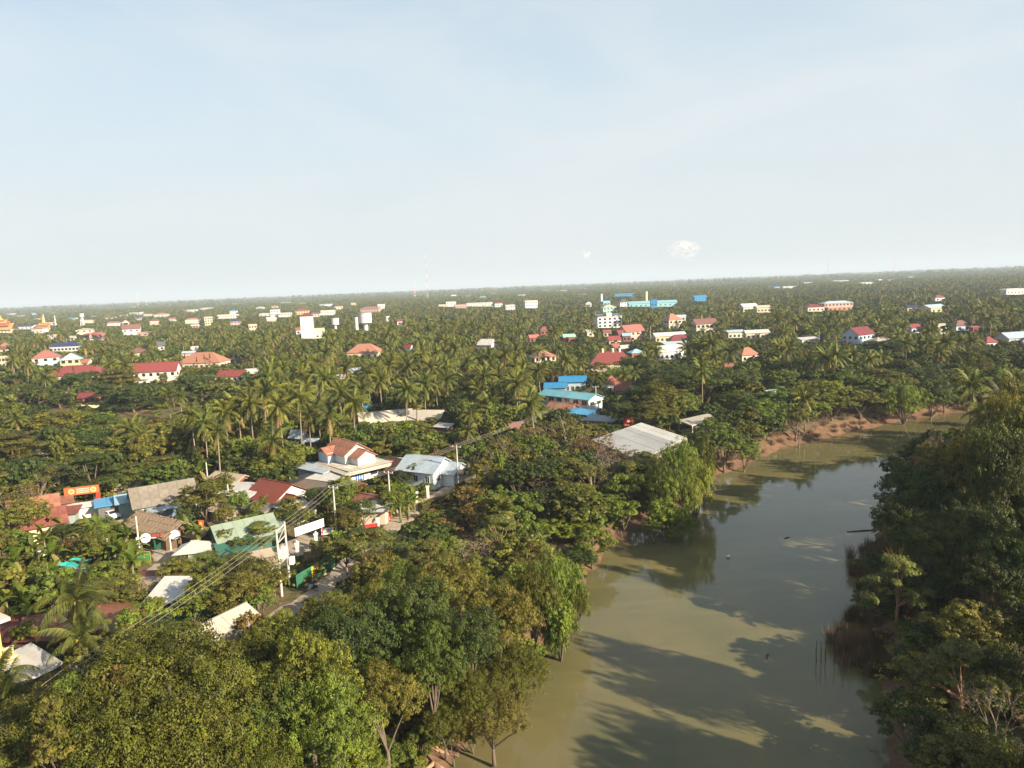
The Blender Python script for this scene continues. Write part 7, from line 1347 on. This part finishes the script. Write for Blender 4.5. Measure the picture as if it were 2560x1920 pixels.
# rank by apparent size; the 300 largest of a kind are individuals
by = {}
for t in TREES: by.setdefault(t['kind'], []).append(t)
INDIV = []; MASS = []
for k, l in by.items():
    l.sort(key=lambda t: (not (t['hand'] and t['d'] < 420), -max(t['top'], t['R'])/t['d'])); INDIV += l[:300]; MASS += l[300:]
SIDE = lambda dx: 'left of' if dx < 0 else 'right of'
def landmark(t):
    n = proj((t['x'], t['y'], t['z']+t['top']*.6)); best = None
    for L in LANDMARKS:
        dp = math.hypot(L['nx']-n[0], (L['lim']-n[1]))/max(30, 1)+abs(math.log(L['dist']/t['d']))*3
        if best is None or dp < best[0]: best = (dp, L)
    L = best[1]; dx = n[0]-L['nx']
    if abs(dx) < L['w']*.5: rel = 'behind' if t['d'] > L['dist'] else 'in front of'
    else: rel = SIDE(dx)
    return rel, L, n
SZ = 'small'
ORD = ['first', 'second', 'third', 'fourth', 'fifth', 'sixth', 'seventh', 'eighth', 'ninth', 'tenth', 'eleventh', 'twelfth', 'thirteenth', 'fourteenth', 'fifteenth', 'sixteenth', 'seventeenth', 'eighteenth', 'nineteenth', 'twentieth']
cl = {}
for t in INDIV:
    rel, L, n = landmark(t); t['nx'] = n[0]
    t['base'] = t['phrase']+' '+rel+' the '+L['short']; cl.setdefault(t['base'], []).append(t)
for b_, l in cl.items():
    l.sort(key=lambda t: t['nx'])
    for i, t in enumerate(l):
        if len(l) == 1: t['label'] = b_
        elif len(l) <= 20: t['label'] = b_+', '+ORD[i]+' from left'
        else:
            ds = sorted(q['d'] for q in l); nb_ = (len(l)+19)//20; band = [k_ for k_ in range(nb_) if t['d'] <= ds[min(len(l)-1, int(len(l)*(k_+1)/nb_)-1 if k_ < nb_-1 else len(l)-1)]][0]; t['band'] = band; t['nb'] = nb_
        if 'band' in t: continue
        w = t['label'].split()
        if len(w) > 16: t['label'] = ' '.join(t['phrase'].split()+t['label'][len(t['phrase']):].split()[:16-len(t['phrase'].split())])
cl0 = cl; cl = {}
for t in FARH:
    rel, L, n = landmark(t); t['nx'] = n[0]; t['base'] = t['phrase'].replace('small ', '')+' '+rel+' '+' '.join(('the '+L['short']).split()[:6]); cl.setdefault(t['base'], []).append(t)
for b_, l in cl.items():
    l.sort(key=lambda t: t['nx'])
    for i, t in enumerate(l): t['o']['label'] = b_ if len(l) == 1 else b_+(', '+ORD[i]+' from left' if len(b_.split()) < 14 else ', '+ORD[i])
for b_, l in list(cl0.items()):
    bands = {}
    for t in l:
        if 'band' in t: bands.setdefault(t['band'], []).append(t)
    for bd, q in bands.items():
        for i, t in enumerate(sorted(q, key=lambda t: t['nx'])): t['label'] = ({2: ('nearer', 'farther'), 3: ('near', 'mid distance', 'far')}.get(t['nb'], ('nearest', 'near', 'farther', 'farthest', 'remote', 'remote'))[bd]+' '+b_+', '+ORD[min(i, 19)]+' from left')
for t in FARH: t['o']['label'] = ' '.join(t['o']['label'].split()[:16])
GRP = dict(coconut_palm='coconut palms', broadleaf_tree='leafy trees', feathery_tree='feathery layered trees', sugar_palm='sugar palms', banana_plant='banana plants', bamboo_clump='bamboo clumps on the river bank', bare_tree='leafless trees', columnar_tree='slim columnar trees by the school', rain_tree='giant rain trees', conical_tree='conical trees', vine_covered_tree='vine covered trees')
lr = random.Random(99)
nobj = 0
for t in INDIV:
    rz = lr.uniform(0, 6.283); k = t['kind']; loc = (t['x'], t['y'], t['z']); cat = {'coconut_palm': 'palm', 'sugar_palm': 'palm', 'banana_plant': 'banana plant', 'bamboo_clump': 'bamboo'}.get(k, 'tree'); d = t['d']
    if k == 'coconut_palm':
        if d < 235: 
            pm_ = PALM_MID[lr.randrange(5)]; rt = empty(k, loc, rz); hs = t['h']/pm_['h']; tr = obj('trunk', pm_['trunk'], rt); tr.scale = (max(.8, t['s']),)*2+(hs,)
            lx = pm_['lean']*max(.8, t['s'])
            if d < 172:
                for (j, az, s) in palm_spec(lr.randrange(9999), 22 if d < 120 else 19):
                    o = obj('frond', FROND_ME[j], rt, (lx, 0, t['h']), az); o.scale = (s*t['s'],)*3; o.rotation_euler = (lr.uniform(-.12, .12), lr.uniform(-.1, .1), az)
                if d < 110:
                    m = MB(); rq = random.Random(3)
                    for _ in range(9): a = rq.uniform(0, 6.3); m.tube([(.28*math.cos(a), .28*math.sin(a), -.15), (.3*math.cos(a), .3*math.sin(a), -.42)], [.13, .10], 6)
                    m.build('coconuts', paint((.45, .33, .06)), rt, (lx, 0, t['h']))
            else: o = obj('crown', pm_['crown'], rt, (lx, 0, t['h'])); o.scale = (t['s'],)*3
        else:
            pm_ = (PALM_MID if d < 520 else PALM_FAR)[lr.randrange(5)]; rt = obj(k, pm_['mesh'], None, loc, rz); rt.scale = (t['s'], t['s'], t['h']/pm_['h'])
    elif k == 'sugar_palm':
        rt = empty(k, loc, rz); tr = obj('trunk', FANP['trunk'], rt); tr.scale = (1, 1, t['h']/9)
        if d < 240:
            for (el, az, s, dry) in fan_spec(lr.randrange(999)): o = obj('fan_leaf', FAN_DRY if dry else FAN_ME, rt, (.3, 0, t['h']), rot=(0, -el, az)); o.scale = (s*t['s'],)*3
        else: o = obj('crown', FANP['crown'], rt, (.3, 0, t['h'])); o.scale = (t['s'],)*3
    elif k == 'banana_plant':
        if d < 150:
            rt = empty(k, loc, rz); o = obj('stem', BST, rt); o.scale = (t['s'],)*3
            for (j, az, s) in ban_spec(lr.randrange(999)): o = obj('leaf', BLEAF_ME[j], rt, (0, 0, 2.35*t['s']), az); o.scale = (s*t['s'],)*3
        else: rt = obj(k, BAN_ME[lr.randrange(3)], None, loc, rz); rt.scale = (t['s'],)*3
    else:
        pr_ = t['proto']; sc3 = (t['s'], t['s'], t['sz'])
        if 'mesh' in pr_: rt = obj(k, pr_['mesh'], None, loc, rz); rt.scale = sc3
        else:
            rt = empty(k, loc, rz); o = obj('crown', pr_['crown'], rt); o.scale = sc3; o = obj('trunk', pr_['trunk'], rt); o.scale = sc3
    tag(rt, t['label'], cat, GRP.get(k))

# ------------------------------------------------------------------ masses nobody could count
PC = {}
def coll(name, meshes):
    c = bpy.data.collections.new(name)
    for i, me in enumerate(meshes): o = bpy.data.objects.new('%s_%02d' % (name, i), me); c.objects.link(o)
    PC[name] = c; return c
def scatter(name, coll_, pts, label=None):
    "pts: x, y, z, rz, sx, sy, sz, index"
    if not len(pts): return
    A = np.array(pts, np.float32); me = bpy.data.meshes.new(name); me.vertices.add(len(A)); me.vertices.foreach_set('co', np.ascontiguousarray(A[:, :3]).ravel())
    v = np.zeros((len(A), 3), np.float32); v[:, 2] = A[:, 3]; a = me.attributes.new('rot', 'FLOAT_VECTOR', 'POINT'); a.data.foreach_set('vector', v.ravel())
    a = me.attributes.new('scl', 'FLOAT_VECTOR', 'POINT'); a.data.foreach_set('vector', np.ascontiguousarray(A[:, 4:7]).ravel()); a = me.attributes.new('idx', 'INT', 'POINT'); a.data.foreach_set('value', A[:, 7].astype(np.int32)); me.update()
    o = obj(name, me); g = bpy.data.node_groups.new(name, 'GeometryNodeTree'); g.interface.new_socket('Geometry', in_out='INPUT', socket_type='NodeSocketGeometry'); g.interface.new_socket('Geometry', in_out='OUTPUT', socket_type='NodeSocketGeometry')
    gi = g.nodes.new('NodeGroupInput'); go = g.nodes.new('NodeGroupOutput'); ip = g.nodes.new('GeometryNodeInstanceOnPoints'); ci = g.nodes.new('GeometryNodeCollectionInfo'); ci.inputs['Collection'].default_value = coll_; ci.inputs['Separate Children'].default_value = True; ci.inputs['Reset Children'].default_value = True
    ip.inputs['Pick Instance'].default_value = True
    def at(nm_, ty): q = g.nodes.new('GeometryNodeInputNamedAttribute'); q.data_type = ty; q.inputs['Name'].default_value = nm_; return q.outputs['Attribute']
    g.links.new(gi.outputs[0], ip.inputs['Points']); g.links.new(ci.outputs[0], ip.inputs['Instance']); g.links.new(at('idx', 'INT'), ip.inputs['Instance Index']); g.links.new(at('rot', 'FLOAT_VECTOR'), ip.inputs['Rotation']); g.links.new(at('scl', 'FLOAT_VECTOR'), ip.inputs['Scale']); g.links.new(ip.outputs[0], go.inputs[0])
    mod = o.modifiers.new('scatter', 'NODES'); mod.node_group = g; tag(o, label, None, None, 'stuff'); return o
FARL = ['far_green', 'far_dark', 'far_olive', 'far_feather']; MIDL = ['mid_green', 'mid_dark', 'mid_olive', 'mid_bright', 'mid_feather', 'mid_rusty', 'near_green', 'near_dark', 'near_olive', 'near_bright', 'near_feather', 'near_rusty']
far_me = [PROTO[f][0] for f in FARL]; CF = coll('far_tree', [p['mesh'] for p in far_me]); CP = coll('palm_mid', [p['mesh'] for p in PALM_MID]); CPF = coll('palm_far', [p['mesh'] for p in PALM_FAR])
midp = [p for f in MIDL[:6] for p in PROTO[f]]; CM = coll('mid_tree', [p['mesh'] for p in midp])
pf, pm2, tf_, tm_ = [], [], [], []
for t in MASS:
    rz = lr.uniform(0, 6.283)
    if t['kind'] == 'coconut_palm':
        (pm2 if t['d'] < 520 else pf).append((t['x'], t['y'], t['z'], rz, t['s'], t['s'], t['h']/(PALM_MID[0]['h']), 0) if False else (lambda i: (t['x'], t['y'], t['z'], rz, t['s'], t['s'], t['h']/PALM_MID[i]['h'], i))(lr.randrange(5)))
    else:
        nm_ = t['proto']['name']
        if nm_.startswith('far'): tf_.append((t['x'], t['y'], t['z'], rz, t['s'], t['s'], t['sz'], FARL.index(nm_)))
        else:
            fm = nm_.replace('near_', 'mid_').replace('big_', 'mid_'); c_ = [i for i, p in enumerate(midp) if p['name'] == fm] or [0]; i = lr.choice(c_); tm_.append((t['x'], t['y'], t['z'], rz, t['R']/midp[i]['R'], t['R']/midp[i]['R'], t['top']/midp[i]['top'], i))
print('individual', len(INDIV), 'mass', len(pf), len(pm2), len(tf_), len(tm_), 'tris so far', sum(len(m.polygons) for m in bpy.data.meshes))
scatter('palm_grove', CPF, pf, 'mass of coconut palms filling the distance'); scatter('palm_thicket', CP, pm2, 'coconut palms between the nearer ones')
scatter('woodland', CF, tf_, 'mass of leafy trees filling the distance'); scatter('tree_thicket', CM, tm_, 'leafy trees filling the gaps of the middle distance')
# patches of canopy to the horizon
def patch(seed, n, Rp, leafs, pal):
    rng = np.random.RandomState(seed); parts = []
    for i in range(n):
        x, y = rng.uniform(-Rp, Rp, 2); 
        if rng.rand() < pal:
            v, f = FR_LO[1]; h = rng.uniform(9, 14)
            for q in range(7): j = rng.randint(1, 7); v, f = FR_LO[j]; parts.append((rotz(v*1.1, q*.9+rng.rand())+np.array([x, y, h]), f, 1, rng.uniform(.1, .9)))
        else:
            hh = rng.uniform(5, 10); V, Fc, tt, C = crown_geo('lumpy', rng.uniform(4, 7), hh*.5, 7, 3, 5, 2.4, seed*50+i, True, .9); parts.append((V+np.array([x, y, hh*.55]), Fc, 0 if rng.rand() < .5 else 2, tt))
    return merge_meshes('canopy_patch', parts, [FOL['green'], FOL['palm'], FOL['feather']])
CPA = coll('canopy_patch', [patch(900+k, 13, 13, 60, .08) for k in range(4)]); pp_ = []; r = 1500.
while r < 6500:
    sp = 19 if r < 2200 else (26 if r < 3500 else 42); th = -.72
    while th < .72:
        x = (r+lr.uniform(-.5, .5)*sp)*math.sin(th); y = (r+lr.uniform(-.5, .5)*sp)*math.cos(th); th += sp/r
        if float(vnoise(x, y, 160, 31)) < .13: continue
        if np.any((LXY[:, 0]-x)**2+(LXY[:, 1]-y)**2 < (LXY[:, 2]+13)**2): continue
        s = sp/19; hz_ = 1.
        a0 = proj((x, y, 0)); ppm = 1775/r; al = 99
        for L in PR:
            if L['dist'] > r and a0[0]+16*ppm > L['x0'] and a0[0]-16*ppm < L['x1']: al = min(al, (a0[1]-L['lim'])/ppm)
        hz_ = min(1., al/13)
        if hz_ < .2: continue
        pp_.append((x, y, 0, lr.uniform(0, 6.28), s, s, hz_*lr.uniform(.8, 1.15)*(1 if s < 1.5 else (1.15 if lr.random() < .9 else 2.0)), lr.randrange(4)))
    r += sp
print('patches', len(pp_)); scatter('distant_forest', CPA, pp_, 'forest running to the horizon')
# last kilometres: a rough canopy sheet
rad = np.geomspace(5800, 25500, 60); an = np.linspace(-.8, .8, 420); RR, AA = np.meshgrid(rad, an); X = RR*np.sin(AA); Y = RR*np.cos(AA); Z = 7+9*vnoise(X, Y, 70, 41)+7*vnoise(X, Y, 260, 42)*1.; i_ = np.arange(RR.size).reshape(RR.shape)
Fq = np.stack([i_[:-1, :-1].ravel(), i_[:-1, 1:].ravel(), i_[1:, 1:].ravel(), i_[1:, :-1].ravel()], 1)
tag(obj('horizon_woods', np_mesh('horizon_woods', np.stack([X.ravel(), Y.ravel(), Z.ravel()], 1), Fq, FOL['dark'], frng.uniform(0, 1, len(Fq)), smooth=False)), 'woods along the horizon', kind='stuff')
# undergrowth, dry bank brush, reeds
SH = [p for f in ('shrub_green', 'shrub_olive', 'shrub_dry', 'shrub_bright') for p in PROTO[f]]; CS = coll('shrub', [p['mesh'] for p in SH]); CB = coll('brush', BRUSH); CR = coll('reed', REED)
su, br_, re_ = [], [], []; r = 50.; cx_, cy_ = [], []
while r < 430:
    sp = 1.9 if r < 160 else (2.8 if r < 260 else 4.5); th = -.78
    while th < .78: cx_.append((r+lr.uniform(-.5, .5)*sp)*math.sin(th)); cy_.append((r+lr.uniform(-.5, .5)*sp)*math.cos(th)); th += sp/r
    r += sp
cx_, cy_ = np.array(cx_), np.array(cy_); SDv = sdist(cx_, cy_); ZZ = gz(cx_, cy_); PXY = np.array([(x, y, w) for x, y, w in PATHS])
YARD = [(P(380, 1350), 5), (P(400, 1420), 4), (P(330, 1300), 5), (P(700, 1400), 5), (P(200, 1310), 4)]
for x, y, s_, z in zip(cx_, cy_, SDv, ZZ):
    if s_ < .3: continue
    if z < WATER_Z+.25: continue
    if np.any((PXY[:, 0]-x)**2+(PXY[:, 1]-y)**2 < (PXY[:, 2]+1.2)**2): continue
    if np.any((LXY[:, 0]-x)**2+(LXY[:, 1]-y)**2 < (LXY[:, 2]*.75+.8)**2): continue
    if any((p[0]-x)**2+(p[1]-y)**2 < q*q for p, q in YARD): continue
    if any((p[0]-x)**2+(p[1]-y)**2 < q*q for p, q in MEADOW):
        if lr.random() < .35: su.append((x, y, z-.1, lr.uniform(0, 6.28), 1.4, 1.4, .35, lr.choice((0, 2, 3, 6))))
        continue
    d = math.hypot(x, y); left = x < 0.55*y+ (-10) or True
    n0 = float(vnoise(x, y, 7, 51)); isright = y < 172 and x > RBX(y)-1
    bare_bank = s_ < 9 and not isright
    if bare_bank:
        far_bank = y > 150 and x > 45
        if far_bank:
            if s_ > .8 and lr.random() < .8: br_.append((x, y, z, lr.uniform(0, 6.28), *([lr.uniform(.7, 1.3)]*2), lr.uniform(.5, 1.1), lr.randrange(3)))
        elif y < 82:
            if s_ > 2.5 and lr.random() < .5: s = lr.uniform(.8, 1.5); su.append((x, y, z-.1, lr.uniform(0, 6.28), s, s, s, lr.choice((0, 1, 2, 3, 6))))
            elif lr.random() < .15: br_.append((x, y, z, lr.uniform(0, 6.28), 1, 1, lr.uniform(.3, .7), lr.randrange(3)))
        else:
            u = lr.random()
            if s_ > 1.2 and u < .58: k = lr.choice((0, 1, 2, 3, 6, 7)); s = lr.uniform(.6, 1.2); su.append((x, y, z-.1, lr.uniform(0, 6.28), s, s, s*lr.uniform(.7, 1.2), k))
            elif u < .9: br_.append((x, y, z, lr.uniform(0, 6.28), *([lr.uniform(.7, 1.2)]*2), lr.uniform(.6, 1.2), lr.randrange(3)))
        continue
    if isright and s_ < 4:
        if lr.random() < .8: re_.append((x, y, z, lr.uniform(0, 6.28), 1, 1, lr.uniform(.5, 1.2), lr.randrange(2)))
        if lr.random() < .4: su.append((x, y, z, lr.uniform(0, 6.28), .9, .9, .8, lr.choice((0, 1, 4))))
        continue
    if n0 < .30 and lr.random() < .8: 
        if lr.random() < .3: br_.append((x, y, z, lr.uniform(0, 6.28), 1, 1, lr.uniform(.3, .8), lr.randrange(3)))
        continue
    k = lr.choice((0, 1, 2, 3, 2, 3, 4, 6, 7, 0)); s = lr.uniform(.5, 1.25)*(1 if d < 160 else (1.4 if d < 260 else 2)); hh = lr.uniform(.5, 1.15)
    if 225 < d < 330 and proj((x, y, 0))[0] < 560: hh *= .4
    su.append((x, y, z-.1, lr.uniform(0, 6.28), s, s, s*hh, k))
rp_ = np.array([tuple(P(nx, ny, WATER_Z))[:2] for nx, ny in ((2120, 1640), (2140, 1620), (2160, 1650), (2190, 1660), (2130, 1600), (2180, 1630), (2150, 1560), (2170, 1480), (2160, 1440), (2180, 1400), (2200, 1380), (2210, 1690), (2240, 1670), (2175, 1610))])
for (x, y) in rp_:
    for _ in range(14): re_.append((x+lr.gauss(0, .9), y+lr.gauss(0, .9), WATER_Z-.1, lr.uniform(0, 6.28), 1, 1, lr.uniform(.6, 1.25), lr.randrange(2)))
print('shrubs', len(su), len(br_), len(re_))
scatter('undergrowth', CS, su, 'bushes and weeds between the trees'); scatter('dry_bank_brush', CB, br_, 'dry brown brush on the river banks'); scatter('reeds', CR, re_, 'dry reeds at the edge of the right bank')
# clipped hedge by the lane
p = P(1085, 1268, 0); hb = []; rr = np.random.RandomState(5); n_ = 2600; q = rr.uniform(-1, 1, (n_, 3)); ax3 = rr.randint(0, 3, n_); q[np.arange(n_), ax3] = np.sign(q[np.arange(n_), ax3])*rr.uniform(.9, 1.05, n_); nn_ = np.zeros((n_, 3)); nn_[np.arange(n_), ax3] = np.sign(q[np.arange(n_), ax3])
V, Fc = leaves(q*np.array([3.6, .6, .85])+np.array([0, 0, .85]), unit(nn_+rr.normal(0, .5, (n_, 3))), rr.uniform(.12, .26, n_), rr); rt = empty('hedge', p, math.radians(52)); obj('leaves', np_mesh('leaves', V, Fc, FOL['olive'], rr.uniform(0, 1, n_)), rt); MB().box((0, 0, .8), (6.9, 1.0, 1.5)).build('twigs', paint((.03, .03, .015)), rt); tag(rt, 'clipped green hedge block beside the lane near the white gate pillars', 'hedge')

# ------------------------------------------------------------------ clouds and air
cmx = bpy.data.materials.new('cloud_white'); cmx.use_nodes = True; n = cmx.node_tree; n.nodes.clear(); o_ = n.nodes.new('ShaderNodeOutputMaterial'); df = n.nodes.new('ShaderNodeBsdfDiffuse'); df.inputs[0].default_value = (.95, .91, .88, 1); tr_ = n.nodes.new('ShaderNodeBsdfTransparent'); ms = n.nodes.new('ShaderNodeMixShader')
lw_ = n.nodes.new('ShaderNodeLayerWeight'); lw_.inputs[0].default_value = .35; n.links.new(ramp(n, lw_.outputs['Facing'], .0, .8, .86, 1.0), ms.inputs[0]); n.links.new(df.outputs[0], ms.inputs[1]); n.links.new(tr_.outputs[0], ms.inputs[2]); n.links.new(ms.outputs[0], o_.inputs[0])
def cloud(nx, ny, wpx, hpx, lab, seed):
    D_ = 34000; dv = FW*F+RT*(nx/2.5-512)+UP*(384-ny/2.5); dv = dv/np.linalg.norm(dv); c = np.array([0, 0, H])+dv*D_; sc_ = D_/1775; r_ = random.Random(seed); bm = bmesh.new()
    for i in range(7):
        t = (-.9, -.55, -.2, .1, .35, .6, .9)[i]; rad_ = r_.uniform(.16, .26)*(1.1-abs(t)*.5)*wpx*sc_; z = r_.uniform(-.5, .5)*hpx*sc_*(1-abs(t)*.6); g = bmesh.ops.create_icosphere(bm, subdivisions=3, radius=rad_)
        for v in g['verts']: f_ = 1; v.co = v.co*f_; v.co.z *= .7; v.co += Vector((t*wpx*sc_*.42, r_.uniform(-.2, .2)*wpx*sc_, z))
    me = bpy.data.meshes.new('cloud'); bm.to_mesh(me); bm.free(); me.materials.append(cmx); me.polygons.foreach_set('use_smooth', [True]*len(me.polygons)); o = obj('cloud', me, None, c); tag(o, lab, kind='structure')
cloud(1705, 625, 80, 34, 'pale cumulus cloud low over the horizon right of centre', 3); cloud(1465, 635, 26, 20, 'small wisp of cloud left of the larger one', 5)
hm = bpy.data.materials.new('air'); hm.use_nodes = True; n = hm.node_tree; n.nodes.clear(); o_ = n.nodes.new('ShaderNodeOutputMaterial'); pv = n.nodes.new('ShaderNodeVolumePrincipled'); pv.inputs['Color'].default_value = (.74, .86, .98, 1); pv.inputs['Density'].default_value = HAZE_D; pv.inputs['Anisotropy'].default_value = 0.0; n.links.new(pv.outputs[0], o_.inputs['Volume'])
tag(MB().box((0, 13000, 88), (53000, 27800, 190)).build('haze', hm), 'thin blue haze over the plain', kind='stuff')

for o in COL.objects:
    if o.parent is None and len(str(o.get('label','')).split())>16: print('LONG', o.name, o['label'])
